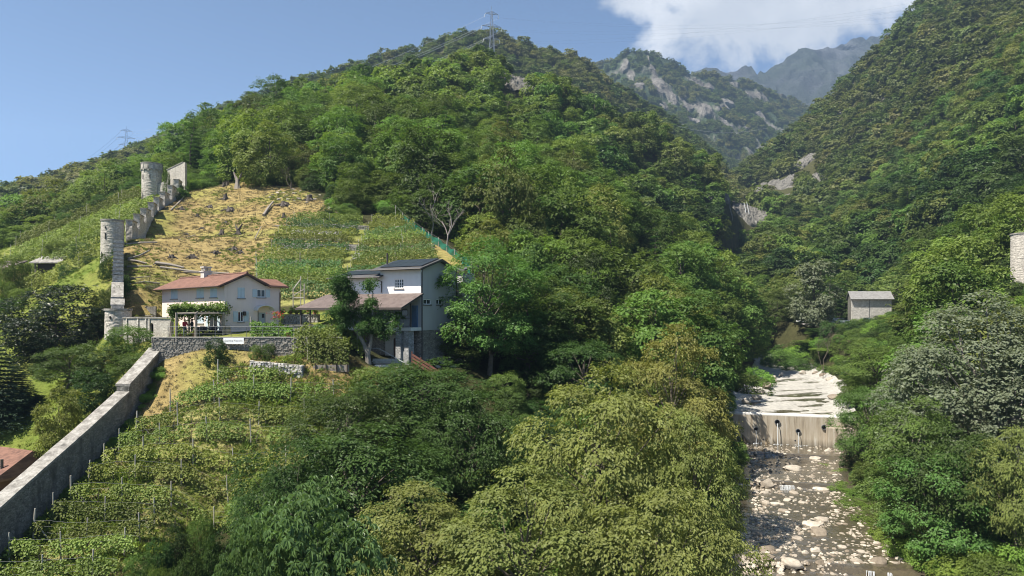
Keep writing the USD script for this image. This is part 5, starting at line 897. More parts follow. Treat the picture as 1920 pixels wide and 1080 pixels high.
bw = thing('rear_building', 'dark flat roofed annexe behind the grey house', 'building'); FRB = Face(Q2(0, 8.2, 0)[:2], dF, (-.452, -.892)); part(bw, 'wall', FRB.box(-.3, 6, -3, -.1, -4, 5.0), GREYW); part(bw, 'roof', slab([FRB.at(-.7, .2, 5.35), FRB.at(-.7, -3.3, 6.0), FRB.at(6.4, -3.3, 6.0), FRB.at(6.4, .2, 5.35)][::-1], .2), DTILE)
# walls with a coping, stepped or sloping, along a plan line
def wall_run(pts, thick, depth, name, label, cat, mat, cop=None, cop_h=.14, cop_over=.1, th=None):
    """pts: (x, y, top z) of the right-hand (towards +x) edge line; the body goes depth below the top."""
    p = np.array(pts, float); th = th or thing(name, label, cat); body, top = [], []
    for a, b in zip(p[:-1], p[1:]):
        d_ = unit((b - a)[None, :2])[0]; nrm = np.array([-d_[1], d_[0]])
        q = lambda s, w, z: np.array([*(s[:2] + nrm * w), z])
        dz = cop_h if cop else 0
        body.append(hexa([q(a, 0, a[2] - depth), q(b, 0, b[2] - depth), q(b, thick, b[2] - depth), q(a, thick, a[2] - depth)], [q(a, 0, a[2] - dz), q(b, 0, b[2] - dz), q(b, thick, b[2] - dz), q(a, thick, a[2] - dz)]))
        if cop: top.append(hexa([q(a, -cop_over, a[2] - dz + .002), q(b, -cop_over, b[2] - dz + .002), q(b, thick + cop_over, b[2] - dz + .002), q(a, thick + cop_over, a[2] - dz + .002)], [q(a, -cop_over, a[2]), q(b, -cop_over, b[2]), q(b, thick + cop_over, b[2]), q(a, thick + cop_over, a[2])]))
    part(th, 'wall_body', merge([rough(m, .45, .11) for m in body]), mat)
    for m in top: part(th, 'coping', rough(m, .9, .035), cop)
    return th
lw = thing('boundary_wall', 'long grey stone wall with flat coping climbing beside the lower vineyard', 'wall')
wall_run([(-34.2, 20, -22.5), (-34.3, 38, -16.2), (-34.4, 46.7, -12.85), (-34.5, 52, -10.95), (-34.5, 56.8, -9.15), (-34.5, 62.4, -6.9)], 1.1, 6, None, None, None, LONGWALL, COPING, .2, .06, lw)
wall_run([(-34.5, 62.42, -6.25), (-34.5, 65.4, -4.75), (-34.6, 68.4, -3.25)], 1.1, 6, None, None, None, LONGWALL, COPING, .2, .1, lw)
def stone_face(parent, p0, p1, zt, zb, seed, size=.34, out=.05, mat=WALLSTONE):
    """Rows of uneven stones set into the face of a wall running from p0 to p1 (seen from its right side)."""
    rng = np.random.default_rng(seed); p0, p1 = np.array(p0, float), np.array(p1, float); ln = np.linalg.norm(p1 - p0); d_ = (p1 - p0) / ln; n_ = np.array([d_[1], -d_[0]]); ms = []
    def q(s, w, z): return np.array([*(p0 + d_ * s + n_ * w), z])
    z = min(np.min(zb), np.max(zb))
    zt_, zb_ = (lambda s: np.interp(s / ln, [0, 1], zt)), (lambda s: np.interp(s / ln, [0, 1], zb))
    z = min(zb) - .1
    while z < max(zt) - .05:
        h = size * rng.uniform(.3, .85); s = -rng.uniform(0, .3)
        while s < ln:
            w = size * rng.uniform(.35, 2.1); e = min(s + w, ln); s0 = max(s, 0)
            if e - s0 > .06 and zb_((s0 + e) / 2) - .15 < z and z + h < zt_((s0 + e) / 2) + .04:
                o = out * rng.uniform(.3, 2.2); j = lambda k: rng.uniform(-.25, .25) * k; a, b = s0 + .02, e - .02
                q4 = h * .42; fr = [(a + abs(j(.3)) + .03, z + .02 + abs(j(q4))), (b - .03 - abs(j(.3)), z + .02 + abs(j(q4))), (b - .03 - abs(j(.3)), z + h - .02 - abs(j(q4))), (a + .03 + abs(j(.3)), z + h - .02 - abs(j(q4)))]
                bk = [(a, z + .01), (b, z + .01), (b, z + h - .01), (a, z + h - .01)]
                v = [q(s_, -.05, z_) for s_, z_ in bk] + [q(s_, o, z_) for s_, z_ in fr]
                ms.append((np.array(v), BOXF))
            s += w
        z += h
    part(parent, 'stones', merge(ms), mat, kind='stuff')
tw = thing('terrace_wall', 'dry stone retaining wall under the lawn of the pink house', 'wall')
part(tw, 'wall_body', box(-35.3, -16.6, 67.9, 68.7, -7.5, -2.28), RUBBLE); stone_face(tw, (-35.3, 67.9), (-16.6, 67.9), (-2.27, -2.27), (-3.9, -5.2), 1, .27)
part(tw, 'wall_edge', box(-35.3, -16.6, 67.82, 68.5, -2.275, -2.19), WALLSTONE)
lr = thing('low_stone_wall', 'low tumbled dry stone wall at the top of the lower vineyard', 'wall')
part(lr, 'wall_body', merge([hexa([(-24.6, 65.0, -7), (-19.5, 64.7, -7.4), (-19.5, 65.3, -7.4), (-24.6, 65.6, -7)], [(-24.6, 65.0, -4.35), (-19.5, 64.7, -4.75), (-19.5, 65.3, -4.75), (-24.6, 65.6, -4.35)])]), RUBBLE); stone_face(lr, (-24.6, 65.0), (-19.5, 64.7), (-4.3, -4.7), (-6.2, -6.5), 2, .3, .09)
rp = thing('timber_edge', 'low dark timber edging in the grass below the steps', 'edging'); part(rp, 'board', box(-18.8, -15.4, 65.5, 65.6, -5.4, -4.75), WOOD_GREY)
for k in range(4): part(rp, 'peg', box(-18.6 + k, -18.52 + k, 65.4, 65.5, -5.5, -4.6), WOOD_DARK)
cw = thing('courtyard_wall', 'pale stone wall between the pink house and the carport', 'wall'); part(cw, 'wall_body', box(-27.0, -22.6, 81.0, 81.6, -3, -.02), RUBBLE); stone_face(cw, (-27.0, 81.0), (-22.6, 81.0), (0, 0), (-1.8, -1.8), 3, .4); part(cw, 'wall_top', box(-27.0, -22.6, 80.9, 81.65, -.018, .06), COPING)
cw2 = thing('carport_wall', 'low stone wall under the carport roof', 'wall'); part(cw2, 'wall_body', box(-24.5, -18.2, 74.6, 75.2, -4.5, -1.2), RUBBLE); stone_face(cw2, (-24.5, 74.6), (-18.2, 74.6), (-1.15, -1.15), (-2.6, -3.4), 4, .4); part(cw2, 'wall_top', box(-24.5, -18.2, 74.5, 75.2, -1.198, -1.1), COPING)
POTM = plain('terracotta', (.36, .16, .09), .8, .15)
fc = kind_class('flower_pot'); part(fc, 'pot', merge([tube([(0, 0, 0), (0, 0, .3)], [.13, .19], 10), tube([(0, 0, .3), (0, 0, .36)], [.21, .21], 10)]), POTM)
(fv, ff_), _ = crown(31, .75, .32, base=.3, lobes=6, lr=.5, sprays=12, per=6, ll=.12, lw=.08, spray=.14); part(fc, 'flowers', (fv, ff_), LEAF['fresh'])
for k, (px_, lab) in enumerate(((529, 'beside the porch'), (545, 'on the courtyard wall'), (556, 'on the courtyard wall'), (567, 'on the courtyard wall'), (578, 'on the courtyard wall'), (590, 'on the courtyard wall'))):
    thing('flower_pot', 'terracotta flower pot ' + lab + ' of the pink house', 'flower pot', (*xy(px_, 81.3), .06), k * 50, .9 + .15 * (k % 3), 'terracotta pots on the courtyard wall' if k else None, fc.GetPath())
thing('flower_pot', 'large terracotta pot with leafy shrub on the balcony slab', 'flower pot', FF.at(2.1, 1.6, -1.36), 20, (2.0, 2.0, 2.3), None, fc.GetPath())
thing('flower_pot', 'big clay pot at the end of the balcony beside the pale tree trunk', 'flower pot', FF.at(9.6, 1.5, -1.36), 70, (2.0, 2.0, 2.2), None, fc.GetPath())
rb_ = thing('rose_bush', 'small bush with red blossoms before the courtyard wall', 'bush', (*xy(519, 74), -1.4))
(rv, rff), _ = crown(32, 1.6, .8, base=.1, lobes=7, lr=.5, sprays=20, per=6, ll=.13, lw=.09, spray=.2); part(rb_, 'foliage', (rv, rff), LEAF['mid'])
rr = np.random.default_rng(4); part(rb_, 'blossoms', leaves(rr, np.c_[rr.normal(0, .35, (90, 2)), rr.uniform(1.0, 1.7, 90)], rr.normal(size=(90, 3)), rr.normal(size=(90, 3)), .14, .12), plain('red_petals', (.55, .03, .02), .6, .1), kind='stuff')
# castle
def round_tower(name, label, c, R, zb, zt, cap, taper=.06, slits=(), crenel=0):
    th = thing(name, label, 'tower'); prof = [(R * (1 + taper), zb), (R * (1 + taper * .4), (zb + zt) / 2), (R, zt)]
    rng = np.random.default_rng(int(abs(c[0]) * 10)); nz, na = int((zt - zb) / .17), 60; an = np.arange(na) * 2 * np.pi / na; zz = np.linspace(zb, zt, nz); rr_ = np.interp(zz, [z for r, z in prof], [r for r, z in prof]); off = np.zeros((nz, na))
    for i in range(nz):
        j = rng.integers(0, 3)
        while j < na + 3: w = rng.integers(2, 6); off[i, np.arange(j, min(j + w, na)) % na] = rng.uniform(-.028, .022) * (1.8 if rng.random() < .08 else 1); j += w
    rad = rr_[:, None] + off; vv = np.stack([c[0] + rad * np.cos(an), c[1] + rad * np.sin(an), zz[:, None] + 0 * rad + rng.uniform(-.03, .03, rad.shape)], -1).reshape(-1, 3); ff = [[i * na + j, i * na + (j + 1) % na, (i + 1) * na + (j + 1) % na, (i + 1) * na + j] for i in range(nz - 1) for j in range(na)]
    part(th, 'body', (vv, np.array(ff)), CASTLE)
    part(th, 'cap', tube([(c[0], c[1], zt + .002), (c[0], c[1], zt + .25)], [R + cap, R + cap], 32), COPING, smooth=40)
    if crenel:
        part(th, 'parapet', merge([tube([(c[0], c[1], zt + .25), (c[0], c[1], zt + 1.35)], [R + cap * .8, R + cap * .8], 32)]), CASTLE, smooth=40)
        part(th, 'parapet_coping', tube([(c[0], c[1], zt + 1.352), (c[0], c[1], zt + 1.52)], [R + cap * 1.2, R + cap * 1.2], 32), COPING, smooth=40)
        for k in range(crenel):
            a = 2 * np.pi * (k + .3) / crenel; d_ = np.array([np.cos(a), np.sin(a)]); f_ = Face(np.array(c) + d_ * (R + cap * .8 - .02), (-d_[1], d_[0]), d_)
            part(th, 'rib', f_.box(-.11, .11, -.05, .09, zt + .26, zt + 1.34), COPING); part(th, 'corbel', f_.box(-.14, .14, -.1, .05, zt - .3, zt - .002), CASTLE)
    for a, z, h in slits:
        d_ = np.array([np.sin(a), -np.cos(a)]); f_ = Face(np.array(c) + d_ * (R * (1 + taper * .45)), (-d_[1], d_[0]), d_); part(th, 'arrow_slit', f_.box(-.07, .07, -.3, .035, z, z + h), DARK)
    return th
round_tower('castle_tower', 'low round castle tower with flat cap at the lower end of the stepped wall', xy(222, 80), 1.36, -6, .45, .12, .12, [(-.1, -.45, .28), (.25, -3, 1.2)])
round_tower('castle_tower', 'plain round middle castle tower with arrow slits, beside the ladder', xy(211, 106), 1.55, 3.5, 14.2, .09, .1, [(-.1, 13.0, .3), (-.1, 11.4, .9), (-.55, 8.5, 1.0)])
round_tower('castle_tower', 'upper round castle tower with ribbed parapet ring', xy(284.5, 150), 1.95, 20, 31.1, .22, .09, [(-.5, 29, .9), (.3, 29.1, .9)], 12)
round_tower('castle_tower', 'round stone tower among yellow-green trees, cut by the picture edge', xy(1922, 130), 2.25, 2, 15.0, .12, .05, [(-.6, 10, .8)])
aw = thing('arched_wall', 'old castle wall with an arched niche joining the low tower to the terrace', 'wall'); AF = Face(xy(231, 78.6), np.array(xy(322, 76.0)) - np.array(xy(231, 78.6)), (-.02, -1)); aw_len = np.linalg.norm(np.array(xy(322, 76.0)) - np.array(xy(231, 78.6)))
ua, za = AF.hit(284, 612); arch = [(ua - .28, za - .75), (ua + .28, za - .75)] + [(ua + .28 * math.cos(t), za + .1 + .28 * math.sin(t)) for t in np.linspace(0, math.pi, 8)]
m_ = trimesh.creation.extrude_polygon(Polygon([(0, -6), (aw_len, -6), (aw_len, -.5), (0, -.42)], [arch]), .5, engine='earcut'); v_ = np.array(m_.vertices); part(aw, 'wall_body', (np.c_[(AF.o + AF.d * v_[:, :1] + AF.n * (v_[:, 2:] - .5)), v_[:, 1]], np.array(m_.faces)), CASTLE)
part(aw, 'niche', AF.box(ua - .4, ua + .4, -.56, -.5, za - 1, za + .6), DARK); part(aw, 'coping', AF.box(-.05, aw_len, -.6, .12, -.415, -.26), COPING)
for q in (.5, 2.2, 3.4, 3.9): part(aw, 'buttress', AF.box(q, q + .18, .0, .12, -3.2, -.45), CASTLE)
sw_ = thing('stepped_wall', 'castle wall stepping straight up the meadow from the low tower to the middle tower', 'wall')
NST = 10; ys = np.linspace(86.5, 102.8, NST + 1); tops = [(590 - t) / F * yy for t, yy in zip(np.linspace(514, 441, NST + 1), ys)]
for k in range(NST):
    ya, yb = ys[k], ys[k + 1]; xa, xb = (231 - 960) / F * ya, (231 - 960) / F * yb
    wall_run([(xa, ya, tops[k] - .55), (xb, yb, tops[k] - .55)], 1.15, 5, None, None, None, CASTLE, None, th=sw_)
    ym, xm = ya + (yb - ya) * .55, xa + (xb - xa) * .55; q = unit(np.array([[xm - xa, ym - ya]]))[0]; nr = np.array([-q[1], q[0]])
    c_ = [np.array([xa, ya]) - nr * .02, np.array([xm, ym]) - nr * .02, np.array([xm, ym]) + nr * 1.17, np.array([xa, ya]) + nr * 1.17]; mp_ = part(sw_, 'merlon', hexa([(*p, tops[k] - .549) for p in c_], [(*p, tops[k] - .12) for p in c_]), CASTLE)
    c2 = [np.array([xa, ya]) - q * .1 - nr * .1, np.array([xm, ym]) + q * .08 - nr * .1, np.array([xm, ym]) + q * .08 + nr * 1.27, np.array([xa, ya]) - q * .1 + nr * 1.27]; part(mp_, 'cap', hexa([(*p, tops[k] - .118) for p in c2], [(*p, tops[k]) for p in c2]), COPING)
wall_run([((232 - 960) / F * 81.2, 81.2, (590 - 571) / F * 81.2), ((232 - 960) / F * 82.2, 82.2, (590 - 560) / F * 82.2)], 1.25, 4, None, None, None, CASTLE, COPING, th=sw_)
wall_run([((230 - 960) / F * 82.25, 82.25, (590 - 557) / F * 82.2), ((230 - 960) / F * 86.4, 86.4, (590 - 529) / F * 86.4)], 1.1, 5, None, None, None, CASTLE, COPING, th=sw_)
uw = thing('crenellated_wall', 'crenellated castle wall climbing from the middle tower to the upper tower', 'wall')
mer = [(250, 412), (264, 401), (276, 390), (290, 379), (300, 369), (311, 359), (325, 347), (337, 336), (347, 327)]; ds = np.linspace(109, 146, 9)
for k in range(8):
    (pa, ta), (pb, _) = mer[k], mer[k + 1]; A = np.array(xy(pa - 2, ds[k])); B = np.array(xy(pb - 2, ds[k + 1])); z_ = (590 - ta) / F * ds[k]; q = unit((B - A)[None])[0]; nr = np.array([-q[1], q[0]]); ln_ = np.linalg.norm(B - A)
    wall_run([(*A, z_ - .9), (*B, z_ - .9)], .9, 5, None, None, None, CASTLE, None, th=uw); M = A + q * ln_ * .62
    c_ = [A - nr * .02, M - nr * .02, M + nr * .92, A + nr * .92]; mp_ = part(uw, 'merlon', hexa([(*p, z_ - .899) for p in c_], [(*p, z_ - .14) for p in c_]), CASTLE); c2 = [A - q * .12 - nr * .12, M + q * .1 - nr * .12, M + q * .1 + nr * 1.02, A - q * .12 + nr * 1.02]; part(mp_, 'cap', hexa([(*p, z_ - .138) for p in c2], [(*p, z_) for p in c2]), COPING)
    mid_ = A + q * ln_ * .3 + q * 0; fo = Face(mid_, q, -nr); part(uw, 'loophole', fo.box(-.14, .14, -.2, .035, z_ - .75, z_ - .4), DARK)
gw = thing('gable_wall_ruin', 'tall ruined castle wall piece with slanting top beside the upper tower', 'wall'); GF = Face(xy(313, 148.5), np.array(xy(347, 146.5)) - np.array(xy(313, 148.5)), (-.05, -1)); gl = np.linalg.norm(np.array(xy(347, 146.5)) - np.array(xy(313, 148.5)))
part(gw, 'wall_body', GF.wall([(0, 20), (gl, 20), (gl, 32.2), (gl - .7, 32.2), (0, 30.9)], thick=.8), CASTLE); part(gw, 'coping', slab([GF.at(-.1, .1, 31.1), GF.at(-.1, -.9, 31.1), GF.at(gl - .6, -.9, 32.4), GF.at(gl - .6, .1, 32.4)], .18), COPING)
gw2 = thing('low_castle_wall', 'short sloping wall linking the upper tower to the ruined wall', 'wall'); part(gw2, 'wall_body', Face(xy(296, 149), (1, -.1), (-.1, -1)).wall([(0, 20), (2.6, 20), (2.6, 29.2), (0, 28.0)], thick=.6), CASTLE)
ld = thing('wooden_ladder', 'grey wooden ladder leaning on the castle wall by the middle tower', 'ladder'); la, lb = np.array(on_ground(257, 448)), np.array([*xy(247, 109.5), 13.9]); la = la + (0, 0, .05)
sx_ = np.array([.25, .1, 0])
for sgn in (-1, 1): part(ld, 'stile', bar(la + sx_ * sgn, lb + sx_ * sgn, .09), POST)
for k in range(7): p_ = la + (lb - la) * (k + .6) / 7.5; part(ld, 'rung', bar(p_ - sx_, p_ + sx_, .06), POST)
for i, (a, b) in enumerate((((255, 446), (264, 420)), ((239, 452), (235, 422)), ((243, 450), (239, 424)))):
    g_ = np.array(on_ground(*a)); e_ = G(b[0], b[1], g_[1] + 1.2); single('wooden_pole', tube([g_ - (0, 0, .2), e_], [.09, .07], 6), POST, ('pale pole leaning beside the ladder at the castle wall', 'grey pole leaning closest to the middle tower', 'grey pole leaning between tower and ladder')[i], 'pole')
# garden wall steps behind the pink house, sheds, hut
gwl = thing('garden_wall', 'low stepped garden wall beside the rear corner of the pink house', 'wall'); g0 = Face(xy(252, 88), np.array(xy(303, 86.5)) - np.array(xy(252, 88)), (0, -1)); part(gwl, 'wall_body', merge([g0.wall([(.0, -2), (3.5, -2), (3.5, 1.05), (2.0, 1.0), (0, .1)], thick=.3)]), LONGWALL); part(gwl, 'coping', slab([g0.at(0, .06, .2), g0.at(0, -.36, .2), g0.at(2.0, -.36, 1.1), g0.at(2.0, .06, 1.1)], .09), COPING); part(gwl, 'pier', g0.box(-.6, -.02, -.5, .1, -2, .3), CASTLE)
part(gwl, 'bench_slab', g0.box(2.1, 3.6, .2, .9, -.2, -.08), COPING)
sh = thing('stone_shed', 'dark open fronted shed with weathered slab roof in the vineyard', 'shed'); sF = Face(xy(66, 121), (1, .0), (0, -1)); part(sh, 'side_post', merge([sF.box(3.75, 3.95, .02, .2, -1, 9.0), sF.box(0, .2, .02, .2, -1, 9.0)]), WOOD_GREY); part(sh, 'back_wall', sF.box(0, 4, -3, -2.7, 2, 9), RUBBLE); part(sh, 'front_boards', sF.box(.2, 3.75, -.5, -.3, 6.0, 8.9), WOOD_DARK); part(sh, 'base_wall', sF.box(-.2, 3.9, -.25, .1, 1, 6.3), RUBBLE); part(sh, 'roof', slab([sF.at(-.8, .5, 9.1), sF.at(-.8, -3.2, 10.5), sF.at(3.6, -3.2, 10.5), sF.at(4.8, .5, 9.1)][::-1], .16), COPING)  # dark panel in the open front stands in for the shade inside
bl = thing('meadow_wall', 'low mossy wall running down the garden slope beside the picture edge', 'wall'); wall_run([(*xy(-20, 104), (590 - 589) / F * 104), (*xy(20, 108), (590 - 574) / F * 108), (*xy(56, 115), (590 - 548) / F * 115)], .4, 3, None, None, None, RUBBLE, COPING, th=bl)
yh = thing('yellow_house', 'yellow house corner with brown eave at the picture edge', 'house'); yF = Face(xy(8, 118), (-1, .2), (-.2, -1)); part(yh, 'wall', yF.box(0, 6, -5, 0, 0, 7.6), plain('yellow_render', (.45, .38, .14), .8, .1)); part(yh, 'roof', slab([yF.at(-.6, .7, 7.75), yF.at(-.6, -4, 9.5), yF.at(6, -4, 9.5), yF.at(6, .7, 7.75)][::-1], .2), BTILE)
bh = thing('brick_house', 'red-brown house with tiled roof half hidden behind the long wall', 'house'); bF = Face((-43.6, 58.5), (-1, .45), (-.45, -1)); part(bh, 'wall', bF.box(0, 9, -6, 0, -22, -13.9), plain('brick_red_render', (.16, .075, .055), .9, .2, 20)); brf = part(bh, 'roof', merge([slab([bF.at(-.6, .6, -13.9), bF.at(-.1, -3, -12.0), bF.at(9, -3, -12.0), bF.at(9, .6, -13.9)][::-1], .2), slab([bF.at(-.6, .6, -13.9), bF.at(-.6, -6.6, -13.9), bF.at(-.1, -3.01, -12.0), bF.at(-.1, -3, -12.0)], .2)]), RTILE)
for k in range(2): part(brf, 'chimney_pipe', cyl(bF.at(.5 + k * .6, -.8, 0)[:2], .12, -13.3, -12.4 - k * .1, 8), SLT)
hut = thing('stone_hut', 'plain grey block hut with slate roof above the stream', 'hut'); hF = Face(xy(1597, 205), (1, .03), (-.03, -1)); hl = 12.0; part(hut, 'front_wall', hF.box(0, hl, -.3, 0, -5, 4.75), masonry('hut_block', (.60, .575, .535), (.40, .38, .35), .9, .35, bump=.15)); hS = Face(xy(1597, 205), (.33, 1), (-1, .33)); part(hut, 'gable_wall', hS.wall([(.31, -5), (8, -5), (8, 4.75), (4.2, 6.95), (.31, 4.85)]), LONGWALL)
part(hut, 'back_wall', hF.box(2.9, hl + 2, -8.3, -8.0, -5, 4.75), LONGWALL); part(hut, 'end_wall', hF.box(hl, hl + .3, -8, -.31, -5, 4.9), LONGWALL)
part(hut, 'roof', merge([slab([hF.at(-.6, .7, 4.65), hF.at(.8, -4.2, 7.1), hF.at(hl + 1.9, -4.2, 7.1), hF.at(hl + .5, .7, 4.65)][::-1], .14), slab([hF.at(.8, -4.2, 7.1), hF.at(2.2, -8.7, 4.6), hF.at(hl + 3.3, -8.7, 4.6), hF.at(hl + 1.9, -4.2, 7.1)][::-1], .14)]), tiles('slate', (.13, .125, .12), (.22, .215, .21), .4, .2, (1, 0))); part(hut, 'wall_pipe', hF.box(5.2, 5.32, .001, .06, -3, 4.6), METAL)
yd = struct('road', merge([box((1522 - 960) / F * 196, (1720 - 960) / F * 196, 191, 203, -6.5, -2.45)]), plain('gravel_road', (.33, .31, .28), .95, .15, 2))
def car(name, label, cat, c, rz, col):
    th = thing(name, label, cat, c, rz); CP = plain(name + '_' + label.split()[0] + '_paint', col, .25, .03, spec=.6); s2 = lambda pts, y0, y1: trimesh.creation.extrude_polygon(Polygon(pts), y1 - y0, engine='earcut')
    def side(pts, w): m = s2(pts, -w, w); v = np.array(m.vertices); return np.c_[v[:, 0], v[:, 2] - w, v[:, 1]], m.faces
    part(th, 'body', side([(-2.1, .3), (2.05, .3), (2.1, .65), (1.95, .85), (1.0, .95), (-1.9, 1.0), (-2.1, .8)], .86), CP); part(th, 'cabin', side([(-1.8, 1.0), (1.0, .95), (.35, 1.42), (-1.3, 1.45)], .72), GLASS); part(th, 'car_roof', side([(-1.32, 1.45), (.37, 1.42), (.3, 1.47), (-1.2, 1.5)], .7), CP)
    for a in (-1.3, 1.3):
        for b in (-.8, .8): part(th, 'wheel', tube([(a, b - .1, .31), (a, b + .1, .31)], .31, 14), DARK)
car('parked_car', 'white parked car before the grey hut', 'car', (*xy(1578, 194), -2.44), 10, (.75, .75, .74)); car('parked_car', 'blue-grey parked car at the corner of the grey hut', 'car', (*xy(1624, 194), -2.44), 80, (.20, .32, .45))
vn = thing('white_container', 'white box container standing at the roadside before the hut', 'container', (*xy(1556, 194), -2.44)); part(vn, 'box_body', box(-1.1, 1.1, -1, 1, 0, 1.6), WHITE); part(vn, 'lid', box(-1.15, 1.15, -1.05, 1.05, 1.602, 1.7), METAL)
gr = thing('guard_rail', 'pale roadside guard rail behind the bare tree', 'guard rail'); part(gr, 'beam', box((1492 - 960) / F * 200, (1530 - 960) / F * 200, 200, 200.08, -2.05, -1.55), WHITE)
for k in range(4): x_ = (1494 + 11.5 * k - 960) / F * 200; part(gr, 'rail_post', box(x_, x_ + .1, 200.09, 200.2, min(-2.5, gz(x_, 200.1) - .2), -1.6), METAL)

# ------------------------------------------------------------------ stream, weir and rock basin
splash_n = 0
WATER = material('stream_water', {'g': ('geometry', {}), 'mp': ('mapping', {'scale': (1.0, 1.0, 1.0)}), 'n': ('noise_texture', {'scale': 2.2, 'detail': 4.0, 'roughness': 0.6}), 'b': ('bump', {'strength': 0.35, 'distance': 0.08}), 't': ('transparent_bsdf', {'color': (0.50, 0.47, 0.38)}), 'gl': ('glossy_bsdf', {'roughness': 0.06, 'color': (0.9, 0.9, 0.9)}), 'f': ('fresnel', {'IOR': 1.33}), 'ad': ('math', {'math_type': 'multiply_add', 'value2': 1.4, 'value3': 0.03, 'use_clamp': True}),
    'df': ('diffuse_bsdf', {'color': (0.135, 0.115, 0.082)}), 'm1': ('mix_closure', {'fac': 0.40}), 'mx': ('mix_closure', {})},
    [('g.position', 'mp.vector'), ('mp.vector', 'n.vector'), ('n.fac', 'b.height'), ('b.normal', 'gl.normal'), ('b.normal', 'f.normal'), ('f.fac', 'ad.value1'), ('ad.value', 'mx.fac'), ('t.BSDF', 'm1.closure1'), ('df.BSDF', 'm1.closure2'), ('m1.closure', 'mx.closure1'), ('gl.BSDF', 'mx.closure2')], surface='mx.closure')
FOAM = plain('white_water', (0.46, 0.48, 0.50), 0.4, 0.08, 9.0, bump=0.5)
CONC = material('weir_concrete', {'g': ('geometry', {}), 'mp': ('mapping', {'scale': (1.6, 1.6, 0.12)}), 'n': ('noise_texture', {'scale': 1.3, 'detail': 7.0, 'roughness': 0.7}), 'sx': ('separate_xyz', {}), 'mr': ('map_range', {'from_min': -20.6, 'from_max': -19.3, 'to_min': 0.45, 'to_max': 1.0, 'clamp': True}), 'r': ('rgb_ramp', {'ramp': [(0.3, (0.15, 0.12, 0.085)), (0.45, (0.30, 0.255, 0.195)), (0.6, (0.36, 0.32, 0.26)), (0.72, (0.50, 0.48, 0.44))]}),
    'h': ('hsv', {}), 'f': ('noise_texture', {'scale': 12.0, 'detail': 3.0}), 'b': ('bump', {'strength': 0.25, 'distance': 0.03}), 'ad': ('math', {'math_type': 'multiply_add', 'value2': 0.9}), 'p': ('principled_bsdf', {'roughness': 0.8, 'specular_ior_level': 0.3})},
    [('g.position', 'mp.vector'), ('mp.vector', 'n.vector'), ('n.fac', 'r.fac'), ('g.position', 'sx.vector'), ('n.fac', 'ad.value1'), ('sx.z', 'ad.value3'), ('ad.value', 'mr.value'), ('mr.result', 'h.value'), ('r.color', 'h.color'), ('h.color', 'p.base_color'), ('g.position', 'f.vector'), ('f.fac', 'b.height'), ('b.normal', 'p.normal')])
def ribbon(line, hw, fz, across=22, step=.4, extra=1.2, noise_amp=0.02):
    p = np.array(line); s = np.r_[0, np.cumsum(np.linalg.norm(np.diff(p[:, :2], axis=0), axis=1))]; u = np.arange(0, s[-1], step); c = np.stack([np.interp(u, s, p[:, k]) for k in range(2)], 1)
    t = np.gradient(c, axis=0); t = gaussian_filter(t, (4, 0)); t /= np.linalg.norm(t, axis=1, keepdims=True); n = np.stack([t[:, 1], -t[:, 0]], 1); w = np.interp(u, s, hw) + extra
    v = np.linspace(-1, 1, across); X = c[:, None, 0] + n[:, None, 0] * w[:, None] * v; Y = c[:, None, 1] + n[:, None, 1] * w[:, None] * v
    Z = fz(X, Y, c[:, None, 1] + 0 * X, v[None, :] + 0 * X); k = (np.arange(len(u) - 1)[:, None] * across + np.arange(across - 1)[None]).ravel()
    return np.stack([X.ravel(), Y.ravel(), Z.ravel()], 1), np.stack([k, k + 1, k + across + 1, k + across], 1)
f3 = lambda X, Y, sc, o, sd: meshkit.fbm(np.stack([X / sc, Y / sc, 0 * X], -1), o, sd)
struct('stream', ribbon(RIVER, RIVER_HW, lambda X, Y, C, v: water_level(C) + 0.09 + 0.05 * (f3(X, Y, .9, 3, 3) - .5)), WATER, smooth=True)
WROCK = stonemat('pale_basin_rock', (0.23, 0.218, 0.195), (0.37, 0.355, 0.325), 1.2)
def basin_z(X, Y, C, v):
    bz = np.interp(C, BASIN[:, 1], BASIN[:, 2]); a = .35; U, V = X * np.cos(a) + Y * np.sin(a), -X * np.sin(a) + Y * np.cos(a)
    n = meshkit.fbm(np.stack([U / 7.5, V / 2.3, 0 * X], -1), 4, 12); m = f3(X, Y, 1.1, 3, 13)
    return bz + .95 * (n - .42) + .22 * (m - .5) + 1.3 * np.abs(v) ** 5 + (np.clip(C - 160, 0, 40) * .02)
bb = BASIN[:6]
struct('rock_bed', ribbon(bb, BASIN_HW[:6], basin_z, 60, .35, 1.5), WROCK, smooth=True)
struct('basin_water', ribbon(bb[:5], BASIN_HW[:5], lambda X, Y, C, v: np.interp(C, BASIN[:, 1], BASIN[:, 2]) + .03 + .02 * (f3(X, Y, .8, 2, 5) - .5), 12, 1.0, .2), WATER, smooth=True)
dm = thing('weir', 'stained concrete weir with four drain pipes across the stream', 'weir'); DW = Face(xy(1366, 113.6), np.array(xy(1612, 108.2)) - np.array(xy(1366, 113.6)), (-.2, -1)); dl = np.linalg.norm(np.array(xy(1612, 108.2)) - np.array(xy(1366, 113.6)))
part(dm, 'wall', DW.wall([(0, -23.5), (dl, -23.5), (dl, -16.3), (0, -16.3)], thick=.9), CONC); part(dm, 'crest', tube([DW.at(-.2, -.35, -16.22), DW.at(dl, -.35, -16.22)], .36, 10), plain('crest_render', (.52, .50, .47), .6, .15), smooth=True)
u_, z_ = DW.hit(1553, 800); part(dm, 'buttress', DW.box(u_ - .35, dl, .01, .9, -23.5, z_ - .1), CONC)
